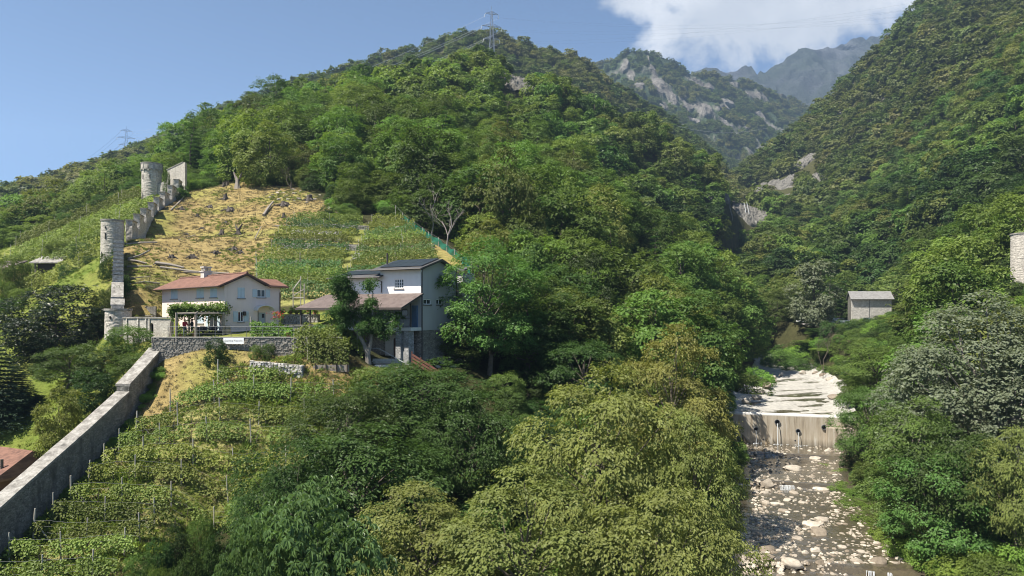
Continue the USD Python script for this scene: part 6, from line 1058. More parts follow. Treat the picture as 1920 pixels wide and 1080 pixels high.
for k, (px_, py_, r_) in enumerate(((1417, 804, .36), (1457, 791, .42), (1496, 808, .36), (1545, 801, .42), (1431, 824, .13), (1491, 826, .13))):
    u, z = DW.hit(px_, py_); an = np.linspace(0, 2 * np.pi, 17); ring = []
    o = np.stack([DW.at(u + r_ * np.cos(a), .22 if k < 4 else .03, z + r_ * np.sin(a)) for a in an]); i_ = np.stack([DW.at(u + r_ * .8 * np.cos(a), .22 if k < 4 else .03, z + r_ * .8 * np.sin(a)) for a in an]); bk = np.stack([DW.at(u + r_ * np.cos(a), -.05, z + r_ * np.sin(a)) for a in an]); n_ = 17
    v = np.vstack([o, i_, bk]); f = np.vstack([[[j, j + 1, n_ + j + 1], [j, n_ + j + 1, n_ + j], [j, 2 * n_ + j, 2 * n_ + j + 1], [j, 2 * n_ + j + 1, j + 1]] for j in range(16)]); pp = part(dm, 'drain_pipe', (v, f), METAL); part(pp, 'pipe_mouth', (np.vstack([DW.at(u, .015, z)[None], np.stack([DW.at(u + r_ * .82 * np.cos(a), .015, z + r_ * .82 * np.sin(a)) for a in an])]), np.array([[0, j, j + 1] for j in range(1, 17)])), DARK)
    if k in (0, 1, 2):
        w_ = .05 if k != 1 else .07; q = [DW.at(u, .2, z - r_ * .6), DW.at(u, .42, z - r_ * .9), DW.at(u, .55, z - 1.3), DW.at(u, .6, -20.8)]; single('water_jet', tube(q, [w_ * .8, w_, w_ * 1.1, w_ * 1.5], 6), FOAM, ('thin water jet from the drain pipe nearest the linden', 'longest water jet, falling from the highest drain pipe', 'water jet falling beside the small hole of the weir')[k], 'water jet', smooth=True)
        rr = np.random.default_rng(k); sp = rr.normal(0, 1, (60, 3)) * (.55 + .3 * (k == 1), .35, .07) + np.array(q[-1]) + (0, -.2, .05); keys(single('splash', leaves(rr, sp, rr.normal(size=(60, 3)) * .3 + (0, 0, 1), rr.normal(size=(60, 3)), .18, .1), FOAM, ('splash under the thin jet nearest the linden', 'widest white splash under the longest jet', 'small splash beside the small hole')[k], 'splash'), kind='stuff')
def cascade(c0, c1, zt, zb, out, lab, seed):
    """Thin threads of white water falling over a rock lip, with flecks of foam below."""
    rng = np.random.default_rng(seed); c0, c1 = np.array(c0), np.array(c1); w = np.linalg.norm(c1 - c0); d_ = unit((c1 - c0)[None])[0]; nr = np.array([d_[1], -d_[0]]); th = thing('cascade', lab, 'cascade'); ms = []
    for t in np.sort(rng.random(int(w * 34) + 8)):
        if meshkit.fbm(np.array([[t * w * 1.3, seed, 0.0]]), 2, seed)[0] < .40: continue
        p = c0 + d_ * t * w + nr * rng.normal(0, .04); o = out * rng.uniform(.7, 1.2); r = rng.uniform(.005, .013)
        ms.append(tube([(*(p - nr * .25), zt + .05), (*p, zt + .04), (*(p + nr * o * .35), zt - (zt - zb) * .35), (*(p + nr * o * .6), zb + .02)], [r, r * 1.1, r, r * 1.5], 4, cap=False))
    part(th, 'falling_water', merge(ms), FOAM, smooth=True, kind='stuff'); n = int(w * 16); q = c0 + d_ * rng.random((n, 1)) * w + nr * (out * .6 + np.abs(rng.normal(0, .4, (n, 1)))); part(th, 'foam', leaves(rng, np.c_[q, np.full(n, zb + .07)], np.tile((0, 0, 1.0), (n, 1)) + rng.normal(0, .15, (n, 3)), rng.normal(size=(n, 3)) * (1, 1, 0), rng.uniform(.08, .25, n), .06), FOAM, kind='stuff')
def on_level(px, py, z): D = -z * F / (py - 590); return xy(px, D)
cascade(on_level(1431, 853, -20.9), on_level(1468, 853, -20.9), -20.9, -21.3, .7, 'small white cascade below the weir', 1)
cascade(on_level(1461, 911, -21.6), on_level(1492, 912, -21.6), -21.58, -22.1, .7, 'white cascade at the middle rock step of the stream', 2)
cascade(on_level(1516, 1052, -22.45), on_level(1530, 1054, -22.45), -22.45, -22.93, .5, 'thin cascade between dark wet stones near the big boulder', 3)
cascade(on_level(1572, 1058, -22.45), on_level(1600, 1058, -22.45), -22.45, -22.93, .5, 'cascade close to the big round boulder', 4)
cascade(on_level(1624, 1066, -22.2), on_level(1640, 1068, -22.2), -22.5, -22.95, .45, 'short cascade on the near flank of the big boulder', 5)
cascade(on_level(1664, 1070, -22.2), on_level(1680, 1072, -22.2), -22.5, -22.95, .45, 'short cascade on the bank side of the big boulder', 6)
RK = []
for k in range(6):
    m = trimesh.creation.icosphere(3); v = np.array(m.vertices); rng = np.random.default_rng(900 + k)
    for _ in range(9):                                   # flat broken faces
        d_ = unit(rng.normal(size=(1, 3)))[0]; h = rng.uniform(.55, .85); e = v @ d_ - h; v = v - np.where(e > 0, e, 0)[:, None] * d_ * .9
    v *= (1 + .22 * (meshkit.fbm(v * 2.2 + k * 10, 3, k) - .5))[:, None]; b = kind_class('river_rock_%d' % k); part(b, 'stone', (v * (1, .8, .62), m.faces), RIVERSTONE, smooth=35); RK.append(b.GetPath())
def rock(px, py, wpx, lab=None, z=None, tall=1.0, grp=None, name='river_rock', seed=None):
    rng = np.random.default_rng(seed if seed is not None else int(px * 13 + py * 7)); zz = z
    if zz is None:
        D = 80.0
        for _ in range(12): D = float(-(water_level(D) + .1) * F / (py - 590))
        zz = float(water_level(D)); x_, y_ = xy(px, D)
    else: x_, y_ = on_level(px, py, zz)
    r = wpx / F * y_ / 2; thing(name, lab or 'pale water-worn stone in the stony stream bed', 'rock', (x_, y_, zz + .1 * r), rng.uniform(-40, 40), (r, r * rng.uniform(.8, 1.2), r * tall * rng.uniform(.8, 1.1)), grp if grp else ('pale stones in the stream bed' if not lab else None), RK[rng.integers(6)])
for a in ((1485, 1066, 48, 'broad flat pale slab beside the near cascades', .7), (1651, 1060, 34, 'big round pale boulder between the cascades', 1.7), (1535, 1000, 36, 'white block stone, lower of the two white blocks in midstream', 1), (1525, 984, 40, 'long white block stone, upper of the two white blocks in midstream', .8), (1540, 975, 28, 'grey flat stone behind the two white blocks', .8), (1486, 879, 38, 'long pale slab below the first small cascade', .6), (1440, 905, 28, 'wedge-shaped stone at the end of the middle rock step', 1.1), (1542, 910, 36, 'flat brown slab at the bank end of the middle rock step', .5), (1440, 1030, 36, 'stone slab at the foot of the lindens', .9), (1438, 1046, 34, 'shaded stone slab under the linden branches', .9), (1510, 1036, 19, 'upright pale stone beside the rust-coloured pool', 1.3), (1495, 1009, 28, 'smooth low white stone in the shallow water', .6), (1442, 845, 27, 'brown flat stone below the longest water jet', .8), (1425, 860, 19, 'rounded stone beside the first small cascade', 1), (1550, 1021, 11, 'small orange stone alone in the shallow pool', .8), (1605, 1052, 24, 'dark wet stone between the two near cascades', 1), (1420, 1000, 30, 'pale gravelly slab at the linden bank', .8), (1565, 855, 26, 'pale slab at the alder end below the weir', .7), (1530, 860, 24, 'broken slab among the stones below the weir', .8)):
    rock(a[0], a[1], a[2], a[3], tall=a[4])
rng = np.random.default_rng(55); n_r = 0
for _ in range(4200):
    py_ = 838 + 242 * rng.random() ** 1.0; px_ = np.interp(py_, [838, 870, 915, 960, 1000, 1080], [1395, 1410, 1415, 1420, 1405, 1395]) + rng.random() * np.interp(py_, [838, 870, 915, 960, 1000, 1080], [175, 160, 150, 185, 245, 330])
    if rng.random() > .35 + 1.0 * float(meshkit.fbm(np.array([[px_ / 45, py_ / 22, 0]]), 2, 8)[0] > .5): continue
    w = rng.uniform(6, 13) * (py_ / 950) * (1.8 if rng.random() < .16 else 1); rock(px_, py_, w, tall=rng.uniform(.6, 1.0), seed=n_r); n_r += 1
    if n_r >= 275: break
pb = thing_peb = None
NPB = 9000
gp = rng.random(NPB); pyv = 836 + 244 * rng.random(NPB); pxv = np.interp(pyv, [838, 870, 915, 960, 1000, 1080], [1390, 1405, 1410, 1412, 1395, 1385]) + gp * np.interp(pyv, [838, 870, 915, 960, 1000, 1080], [190, 175, 165, 205, 270, 360])
Dv = np.full(NPB, 80.0)
for _ in range(12): Dv = -(water_level(Dv) + .02) * F / (pyv - 590)
P_ = np.stack([(pxv - 960) / F * Dv, Dv, water_level(Dv) + rng.uniform(-.10, .08, NPB)], 1); edge = np.abs(gp - .5) * 2; kk = rng.random(NPB) < np.where(meshkit.fbm(P_ / 3.2 * (1, 1, 0), 2, 8) > .5, .8, .15) + .6 * edge ** 3; P_ = P_[kk]; s_ = rng.uniform(.08, .32, len(P_))
KIND['pebble'] = dict(path=RK[0]); KIND['pebble_b'] = dict(path=RK[3]); h_ = rng.random(len(P_)) < .5; yw_ = rng.uniform(0, 6, len(P_))
instancer('gravel', {'pebble': (P_[h_], np.c_[s_, s_, s_][h_], yw_[h_]), 'pebble_b': (P_[~h_], np.c_[s_, s_, s_][~h_], yw_[~h_])}, 'pale gravel and cobbles strewn through the stream bed', 'gravel')
for k, (px_, py_, w_) in enumerate(((1495, 690, 14), (1478, 695, 12), (1505, 700, 16), (1450, 716, 16), (1438, 724, 20), (1425, 735, 18), (1545, 706, 22), (1530, 702, 16), (1558, 712, 20), (1465, 703, 12), (1420, 745, 22), (1400, 752, 20), (1565, 745, 26), (1450, 708, 14), (1512, 694, 12))):
    rock(px_, py_, w_, 'white boulder along the edge of the pale rock basin', z=float(np.interp(py_, [690, 770], [-14.2, -16.0])), grp='white boulders around the rock basin', name='basin_boulder')
# rock faces on the slopes, and the fall
def crag_patch(seed, cx, cy, rx, ry, amp, yaw=0.0, n=50):
    """A rocky patch lying on the hillside: broken, stepped and sunk into the ground along an uneven rim."""
    u, v = np.meshgrid(np.linspace(-1, 1, n), np.linspace(-1, 1, n)); ca, sa = math.cos(yaw), math.sin(yaw)
    X, Y = cx + u * rx * ca - v * ry * sa, cy + u * rx * sa + v * ry * ca; z = ground(X.ravel(), Y.ravel()).reshape(X.shape)
    p = np.stack([X / (amp * 2.6), Y / (amp * 2.6), z / (amp * 5)], -1) + seed; rid = 1 - np.abs(2 * meshkit.fbm(p, 5, seed) - 1); st = np.floor(rid * 5 + meshkit.fbm(p * 3, 3, seed + 3)) / 5
    r = np.sqrt(u ** 2 + v ** 2) + (meshkit.fbm(p * .8, 3, seed + 7) - .5) * .9
    h = amp * (1.1 * (.55 * st + .45 * rid) + .75 * (meshkit.fbm(p * 5, 4, seed + 5) - .5)) * sm(1.05, .55, r) - amp * 1.2 * sm(.75, 1.1, r) + .3
    k = (np.arange(n - 1)[:, None] * n + np.arange(n - 1)[None]).ravel(); Y2 = Y - .5 * h
    return np.stack([X.ravel(), Y2.ravel(), (z + h).ravel()], 1), np.stack([k, k + 1, k + n + 1, k + n], 1)
for k, ((rx, ry), D, r) in enumerate(ROCKS):
    g_ = ROCK_AT[k]; rm = r * g_[1] / F; strip = 1226 <= rx <= 1405 and D < 405
    single('rock_outcrop', crag_patch(k + 3, g_[0], g_[1], rm * ((1.3 if rm > 4 else 1.0) if not strip else .8), rm * (1.8 if not strip else .9), 2.2 if rm > 4 else 1.4, .0 if not strip else .5), ROCK, ('broad scree-like grey rock face below the pylon' if k == 0 else 'grey rock rib descending towards the gorge' if strip else 'grey cliff piece at the head of the gorge' if D > 380 else 'small grey rock face among the trees of the slope'), 'rock', group=None if k == 0 else 'rock ribs descending to the gorge' if strip else 'cliff pieces at the head of the gorge' if D > 380 else 'small rock faces among the slope trees')
wf = thing('waterfall', 'thin white double waterfall in the gorge', 'waterfall')
for k, pts in enumerate((((1395, 380), (1398, 395), (1401, 415), (1403, 430)), ((1400, 378), (1404, 398), (1408, 420), (1413, 440)))):
    part(wf, 'water_strand', tube([G(a, b, 434 - 1.2 * i) for i, (a, b) in enumerate(pts)], [.14, .22, .26, .32], 6), FOAM, smooth=True)

# ------------------------------------------------------------------ pylons and lines
def pylon(c, H, yaw, label, w0=3.0, arm=6.0, levels=(.60, .75, .90)):
    th = thing('pylon', label, 'pylon', c, yaw); W = lambda t: w0 * (1 - t) ** 1.1 + .35; K = np.linspace(0, .93, 9); cor = lambda t: [np.array([sx * W(t) / 2, sy * W(t) / 2, t * H]) for sx, sy in ((-1, -1), (1, -1), (1, 1), (-1, 1))]
    for j in range(4): part(th, 'leg', merge([bar(cor(a)[j], cor(b)[j], .13) for a, b in zip(K[:-1], K[1:])]), STEEL)
    br = []
    for a, b in zip(K[:-1], K[1:]):
        for j in range(4): br += [bar(cor(a)[j], cor(b)[(j + 1) % 4], .06), bar(cor(a)[(j + 1) % 4], cor(b)[j], .06), bar(cor(b)[j], cor(b)[(j + 1) % 4], .06)]
    part(th, 'lattice', merge(br), STEEL); part(th, 'peak', bar((0, 0, .92 * H), (0, 0, H), .16), STEEL)
    for t, k in zip(levels, (.8, 1.0, .65)):
        z = t * H; L_ = arm * k; w = W(t) / 2; ms = []
        for s in (-1, 1):
            for y_ in (-w, w): ms += [bar((s * w, y_, z), (s * L_, 0, z + .2), .12), bar((s * w, y_, z + 1.3), (s * L_, 0, z + .2), .10), bar((s * w, y_, z), (s * (w + L_) / 2, y_ / 2, z + .75), .07)]
        a_ = part(th, 'crossarm', merge(ms), STEEL)
        for s in (-1, 1): part(a_, 'insulator', tube([(s * L_, 0, z + .15), (s * (L_ + .4), .8, z - 1.5)], [.13, .13], 6), WHITE)
    return [(np.array(c) + np.array([math.cos(math.radians(yaw)) * s * (arm * k + .4), math.sin(math.radians(yaw)) * s * (arm * k + .4), t * H - 1.5])) for t, k in zip(levels, (.8, 1.0, .65)) for s in (-1, 1)]
px1 = xy(922, 346); A1 = pylon((*px1, gz(*px1) - 1), (590 - 11) / F * 346 - gz(*px1) + 1, 15, 'tall lattice power pylon on the wooded summit', 4.2, 5.0)
px2 = xy(237, 560); A2 = pylon((*px2, 114), (590 - 237) / F * 560 - 114, 25, 'lattice power pylon standing above the upper castle tower', 5.5, 6.5)
px3 = xy(18, 505); A3 = pylon((*px3, 62), (590 - 359) / F * 505 - 62, 25, 'smallest lattice power pylon on the hazy ridge', 5.0, 6.5)
def line(a, b, sag, label, r=.035):
    t = np.linspace(0, 1, 24)[:, None]; p = np.array(a) * (1 - t) + np.array(b) * t - np.array([0, 0, 1.0]) * (4 * sag * t * (1 - t)); single('power_line', tube(p, r, 3, cap=False), STEEL, label, 'power line', label.split(',')[0] + 's')
for k in range(6):
    line(A1[k], A2[k], 12, 'power line between summit pylon and the pylon above the castle tower', .05); line(A2[k], A3[k], 8, 'power line between the two hazy pylons', .05)
    line(A1[k], G(2050, -60 + 14 * k, 230 + 8 * k), 7, 'power line crossing the cloud from the summit pylon', .012)
line(G(1270, 236, 500), G(1440, 240, 480), 4, 'thin cable spanning the valley before the cliff mountain', .10)

# ------------------------------------------------------------------ meadow, fence, terrace furniture
for k, (px_, py_, w_, h_, fk) in enumerate(((446, 352, .7, 2.3, 1), (422, 374, .6, 1.3, 0), (432, 396, .9, .9, 0), (394, 390, .6, .7, 0), (340, 393, .6, .6, 0), (370, 406, .35, .6, 0), (416, 440, .5, 1.1, 0), (447, 440, .5, 1.2, 1), (424, 419, .4, .4, 0), (439, 468, .6, .5, 0), (451, 474, .5, .5, 0), (360, 483, .6, .6, 0), (322, 484, .5, .5, 0), (405, 475, .6, .5, 0), (534, 386, 1.0, 1.0, 0), (580, 376, .8, 1.3, 0), (447, 440, .5, 1.0, 0), (532, 409, .35, .9, 0), (296, 495, .5, .5, 0), (420, 350, .5, 1.2, 0), (426, 348, .4, 1.1, 0), (380, 430, .4, .3, 0), (350, 440, .4, .3, 0))):
    g_ = on_ground(px_, py_); rng = np.random.default_rng(1500 + k); an = np.linspace(0, 2 * np.pi, 11)[:-1]; r0 = w_ * rng.uniform(.8, 1.25, 10); top = h_ * rng.uniform(.55, 1.15, 10); n = 10
    v = np.vstack([np.c_[np.cos(an) * r0 * 1.25, np.sin(an) * r0 * 1.25, np.full(n, -.4)], np.c_[np.cos(an) * r0 * .8, np.sin(an) * r0 * .8, top * .5], np.c_[np.cos(an) * r0 * .62, np.sin(an) * r0 * .62, top], [[0, 0, h_ * .45]]]); f = [[i * n + j, i * n + (j + 1) % n, (i + 1) * n + (j + 1) % n] for i in range(2) for j in range(n)] + [[i * n + j, (i + 1) * n + (j + 1) % n, (i + 1) * n + j] for i in range(2) for j in range(n)] + [[2 * n + j, 2 * n + (j + 1) % n, 3 * n] for j in range(n)]
    th = thing('tree_stump', ('forked dead tree stump at the top of the dry meadow' if k == 0 else 'twin-pronged dark stump in mid meadow' if k == 7 else 'splintered stump between rocks under the wood edge' if k == 15 else 'dark weathered stump on the dry meadow'), 'stump', (g_[0], g_[1], g_[2]), k * 47, None, None if k in (0, 7, 15) else 'stumps on the dry meadow'); part(th, 'bole', (v * (.85, .85, .9), np.array(f)), STUMP if k else WOOD_GREY)
    for q in range(4 if k not in (0, 7) else 0): a = q * 1.6 + k; part(th, 'root', tube([(0, 0, .15), (math.cos(a) * w_ * 1.2, math.sin(a) * w_ * 1.2, .05), (math.cos(a) * w_ * 2.1, math.sin(a) * w_ * 2.1, -.25)], [w_ * .4, w_ * .22, .05], 6), STUMP)
    if fk: part(th, 'fork', merge([tube([(0, 0, h_ * .5), (s * .5, 0, h_ * 1.0), (s * .9, .1, h_ * 1.45)], [w_ * .5, w_ * .35, w_ * .18], 6) for s in (-1, 1)]), STUMP if k else WOOD_GREY)
for k, (a, b, r_, h_) in enumerate((((236, 461), (295, 460), .22, .35), ((240, 490), (280, 476), .2, .5), ((240, 492), (275, 497), .22, .2), ((238, 503), (285, 503), .2, .2), ((240, 536), (300, 535), .18, .2), ((240, 527), (280, 524), .12, .2), ((292, 500), (345, 512), .3, .55), ((300, 506), (430, 519), .22, .45), ((345, 513), (420, 521), .2, .3), ((320, 396), (347, 369), .22, .15), ((494, 407), (512, 384), .35, .5), ((335, 452), (366, 443), .16, .15), ((478, 453), (490, 431), .12, .6), ((516, 425), (565, 427), .18, .2))):
    p_, q_ = np.array(on_ground(*a)), np.array(on_ground(*b)); p_[2] += h_ * .6; q_[2] += h_; mid_ = (p_ + q_) / 2 + (0, 0, .1 - .3 * (k % 2)); mid_[2] = max(mid_[2], gz(mid_[0], mid_[1]) + r_ * .5)
    single('fallen_log', tube([p_, mid_, q_], [r_ * .72, r_ * .68, r_ * .5], 8), WOOD_GREY, ('long log lying across the meadow from the stepped wall', 'slanting log with broken tip beside the stepped wall', 'log below the slanting log', 'straight log at the stepped wall, under the log heap', 'lowest log at the foot of the meadow wall', 'thin log above the lowest log', 'thick log end above the pink house roof', 'longest log above the pink house roof', 'second log right above the pink house chimney', 'pale plank-like log below the crenellated wall', 'splintered leaning log near the upper vines', 'half buried log in mid meadow', 'thin pale stick leaning on the meadow', 'log lying at the vineyard corner')[k], 'log', smooth=40)
mr_ = np.random.default_rng(77)
for k in range(60):
    px_, py_ = mr_.uniform(500, 660), 0; py_ = np.interp(px_, [500, 560, 600, 660], [368, 368, 378, 402]) + mr_.uniform(-14, 10); g_ = on_ground(px_, py_, 100); r_ = mr_.uniform(.2, .6); thing('meadow_stone', 'grey stone in the rubble below the wood edge', 'rock', g_, mr_.uniform(0, 360), (r_, r_, r_ * .8), 'stones below the wood edge', RK[k % 6])
NET = material('green_net', {'d': ('diffuse_bsdf', {'color': (0.03, 0.20, 0.14)}), 'tl': ('translucent_bsdf', {'color': (0.03, 0.24, 0.17)}), 't': ('transparent_bsdf', {}), 'm1': ('mix_closure', {'fac': 0.4}), 'm2': ('mix_closure', {'fac': 0.28})}, [('d.BSDF', 'm1.closure1'), ('tl.BSDF', 'm1.closure2'), ('m1.closure', 'm2.closure1'), ('t.BSDF', 'm2.closure2')], surface='m2.closure')
nf = thing('net_fence', 'green debris net hung on posts along the edge of the upper vineyard', 'fence'); np_ = [(742, 386, 126), (755, 400, 122), (777, 416, 119), (793, 428, 116), (804, 436, 113.5), (822, 446, 111), (838, 458, 108.5), (852, 468, 106), (866, 478, 104), (884, 481, 102)]; pts_ = [np.array([*xy(a, D), (590 - b) / F * D]) for a, b, D in np_]
rng = np.random.default_rng(9); V, Fq = [], []; m_ = 9
cols = [pts_[i] + (pts_[i + 1] - pts_[i]) * t for i in range(1, len(pts_) - 1) for t in np.linspace(0, 1, 8, endpoint=False)]
for i, p in enumerate(cols):
    t = (i % 8) / 8; sag = .25 * math.sin(math.pi * t); gb = gz(p[0], p[1]) + .1
    for j in range(m_): V.append((p[0] + rng.normal(0, .04), p[1] + .22 * math.sin(i * .9 + j * .5) + rng.normal(0, .05), p[2] - sag * (1 - j / m_) - (p[2] - min(gb, p[2] - 1.3)) * j / (m_ - 1)))
for i in range(len(cols) - 1):
    for j in range(m_ - 1): a = i * m_ + j; Fq.append((a, a + m_, a + m_ + 1, a + 1))
part(nf, 'net', (np.array(V), np.array(Fq)), NET, smooth=True)
for p in pts_: part(nf, 'fence_post', tube([(p[0], p[1] - .12, gz(p[0], p[1]) - .4), (p[0], p[1] - .12, p[2] + .12)], .06, 6), POST)
part(nf, 'top_wire', tube([p + (0, 0, .02) for p in pts_], .015, 3, cap=False), METAL)
for k, (u0, u1, D, h_) in enumerate(((560, 690, 120.3, .9), (545, 640, 116.6, 1.0), (520, 690, 109.6, 1.2), (525, 650, 113.2, .9), (700, 812, 116.4, 1.0), (705, 815, 109.4, .9), (500, 640, 103.6, .9), (712, 765, 123.0, 1.1))):
    a, b = xy(u0, D), xy(u1, D + .3); za, zb_ = gz(*a), gz(*b); t_ = thing('vineyard_wall', 'dry stone wall between the terraced vine rows', 'wall', group='dry stone walls between the upper vine rows'); part(t_, 'wall_body', hexa([(*a, za - 1), (*b, zb_ - 1), (b[0], b[1] + .5, zb_ - 1), (a[0], a[1] + .5, za - 1)], [(*a, za + h_ * .7), (*b, zb_ + h_ * .7), (b[0], b[1] + .5, zb_ + h_ * .7), (a[0], a[1] + .5, za + h_ * .7)]), RUBBLE); stone_face(t_, a, b, (za + h_ * .75, zb_ + h_ * .75), (za - .4, zb_ - .4), 40 + k, .5, .06)
for k, (px_, D) in enumerate(((648, 96), (668, 105), (688, 114))):
    c = xy(px_, D); z_ = gz(*c); t_ = thing('vineyard_stair', 'short concrete stair in the lane between the vine rows', 'stair', (c[0], c[1], z_), group='concrete stairs in the vine lane'); [part(t_, 'step', box(-.5, .5, j * .35, j * .35 + .36, -.5, .3 + j * .27), plain('stair_concrete_%d_%d' % (k, j), (.48, .46, .44), .85, .1)) for j in range(4)]
g_ = xy(560, 87.5); fr_ = thing('vine_trellis', 'small grey timber frame standing among the vines beside the pink house', 'frame', (*g_, gz(*g_)))
for a, b in (((-.7, 0, 0), (-.7, 0, 2.4)), ((.7, 0, 0), (.7, 0, 3.0)), ((0, .8, 0), (0, .8, 4.0)), ((-.7, 0, 2.3), (0, .8, 3.6)), ((.7, 0, 2.3), (-.7, 0, 1.5)), ((.7, 0, 1.2), (-.7, 0, 1.2))): part(fr_, 'beam', tube([a, b], .07, 5), POST)
# pergola
pg = thing('pergola', 'timber pergola overgrown with vine before the pink house', 'pergola'); pz = -2.25
PP = {'a': xy(331, 70.2), 'b': xy(367.5, 70.4), 'c': xy(419, 72), 'd': xy(354, 74.2), 'e': xy(402, 76), 'f': xy(322, 73.5)}
for k in 'abcdef': part(pg, 'post', tube([(*PP[k], pz - .3), (*PP[k], .1)], [.15, .13], 8), WOOD_GREY)
for a, b in (('a', 'b'), ('b', 'c'), ('d', 'e'), ('f', 'd'), ('c', 'e'), ('a', 'f'), ('b', 'd')): p_, q_ = np.array([*PP[a], .12]), np.array([*PP[b], .16]); e_ = (q_ - p_) * .06; part(pg, 'beam', tube([p_ - e_, q_ + e_], .1, 6), WOOD_GREY)
for k in range(7): t = (k + .5) / 7; a_, b_ = np.array(PP['b']) * (1 - t) + np.array(PP['c']) * t, np.array(PP['d']) * (1 - t) + np.array(PP['e']) * t; part(pg, 'rafter', tube([(*a_, .3), (*b_, .3)], .05, 5), WOOD_GREY)
rng = np.random.default_rng(21); n = 5200; t = rng.beta(.8, 1.25, n) * 1.15; s = rng.random(n); base_ = (np.array(xy(314, 70))[None] * (1 - t[:, None]) + np.array(xy(402, 71.5))[None] * t[:, None]); P_ = np.c_[base_[:, 0], base_[:, 1] + s * 3.2, .35 + rng.normal(0, .28, n) + .45 * f3(base_[:, 0], s * 3, .9, 2, 4) - .9 * (rng.random(n) < .16) * rng.random(n) - .6 * np.clip(.14 - t, 0, 1) * 6 * rng.random(n)]
vn_ = thing('pergola_vine', 'bright leafy vine growing over the timber pergola', 'vine'); part(vn_, 'foliage', leaves(rng, P_, np.array([-.3, -.5, .7]) + rng.normal(0, .5, (n, 3)), rng.normal(0, 1, (n, 3)) - (0, 0, .4), .24 * rng.uniform(.7, 1.2, n), .2), LEAF['bright']); part(vn_, 'stem', tube([(*xy(318, 71), -2.3), (*xy(320, 71.4), -.8), (*xy(325, 71.8), .2)], [.06, .05, .03], 6), BARK)
def table(label, c, rz, w, d, top):
    th = thing('garden_table', label, 'table', c, rz); part(th, 'table_top', box(-w / 2, w / 2, -d / 2, d / 2, .70, .75), top)
    for a in (-1, 1):
        for b in (-1, 1): part(th, 'leg', box(a * w * .45 - .03, a * w * .45 + .03, b * d * .4 - .03, b * d * .4 + .03, 0, .699), top)
BLK = plain('dark_furniture', (.035, .033, .036), .5, .1)
table('long dark table under the pergola posts', (*xy(383, 72.6), pz + .05), 10, 2.6, .9, BLK); table('dark bar table behind the standing people', (*xy(352, 73.4), pz + .05), 5, 1.8, .7, BLK); table('pale low table beside the white shuttered door', (*xy(397, 74.2), pz + .1), -20, 1.6, .8, plain('pale_table', (.5, .48, .45), .6, .1))
cc = kind_class('garden_chair'); part(cc, 'seat', box(-.24, .24, -.24, .24, .42, .46), BLK); part(cc, 'backrest', box(-.24, .24, .22, .26, .50, .95), BLK)
for a in (-.22, .22):
    for b in (-.22, .22): part(cc, 'leg', box(a - .02, a + .02, b - .02, b + .02, 0, .419), BLK)
for k, (px_, D, r_) in enumerate(((376, 71.6, 190), (388, 71.9, 170), (378, 73.8, 5), (392, 73.6, -15), (403, 73, 60), (410, 73.6, 90))): thing('garden_chair', 'dark garden chair at the tables under the pergola', 'chair', (*xy(px_, D), pz + .08), r_, None, 'dark garden chairs under the pergola', cc.GetPath())
br_ = thing('barrel', 'old wooden barrel standing at the corner of the pink house', 'barrel', (*xy(426, 72.4), pz + .1)); tz = np.linspace(0, 1.0, 9); part(br_, 'staves', tube(np.c_[0 * tz, 0 * tz, tz], .27 + .09 * np.sin(tz * np.pi), 16), plain('barrel_oak', (.28, .23, .17), .8, .2, 8), smooth=40)
for z_ in (.1, .32, .68, .9): part(br_, 'hoop', tube([(0, 0, z_), (0, 0, z_ + .05)], .28 + .09 * math.sin(z_ * math.pi), 16, cap=False), METAL)
thing('flower_pot', 'terracotta pot with plant between the pergola posts', 'flower pot', (*xy(337, 70.6), pz + .02), 0, 1.4, None, fc.GetPath()); thing('flower_pot', 'leafy potted plant leaning on the pergola post', 'flower pot', (*xy(363, 70.9), pz + .02), 70, 1.3, None, fc.GetPath()); thing('flower_pot', 'small pot standing on the terrace edge before the vines', 'flower pot', (*xy(541, 68.6), pz + .05), 30, 1.2, None, fc.GetPath())
rl_ = thing('terrace_railing', 'thin metal railing along the edge of the terrace lawn', 'railing'); RX = [(x_, 68.35) for x_ in np.arange(-33.9, -20.4, 1.55)]
for p in RX: part(rl_, 'rail_post', tube([(*p, -2.3), (*p, -1.2)], .025, 5), METAL)
for z_ in (-1.2,): part(rl_, 'handrail', tube([(RX[0][0], RX[0][1], z_), (RX[-1][0], RX[-1][1], z_)], .028, 5), METAL)
for z_ in (-1.55, -1.9): part(rl_, 'rail_wire', tube([(RX[0][0], RX[0][1], z_), (RX[-1][0], RX[-1][1], z_)], .009, 4), METAL)
sgn = thing('sign_board', 'white sign board with serif lettering fixed to the terrace wall', 'sign'); S0 = Face((0, 67.62), (1, 0), (0, -1)); su0, su1, sz0, sz1 = S0.rect(419, 457.5, 633.5, 645); part(sgn, 'board', S0.box(su0, su1, 0, .05, sz0, sz1), plain('sign_white', (.88, .88, .87), .4, .02))
tx = meshkit.text_mesh('Cantina Pizzorin', .17, .004); tv = np.array(tx.vertices); ext = tv[:, 0].max(); tv[:, 0] *= (su1 - su0) * .86 / ext; part(sgn, 'lettering', (np.c_[su0 + (su1 - su0) * .07 + tv[:, 0], 67.568 - tv[:, 2], (sz0 + sz1) / 2 - .06 + tv[:, 1]], np.array(tx.faces)), plain('sign_letters', (.24, .23, .21), .6, .05))
st = thing('stone_steps', 'stone steps leading up to the cellar of the grey house', 'stair')
for k in range(7): z_ = -5.6 + k * .19; y0_ = 68.2 + k * .3; part(st, 'step', box(-14.3 + .04 * k, -11.4 + .04 * k, y0_, y0_ + .34, z_ - 1.2, z_), WALLSTONE)
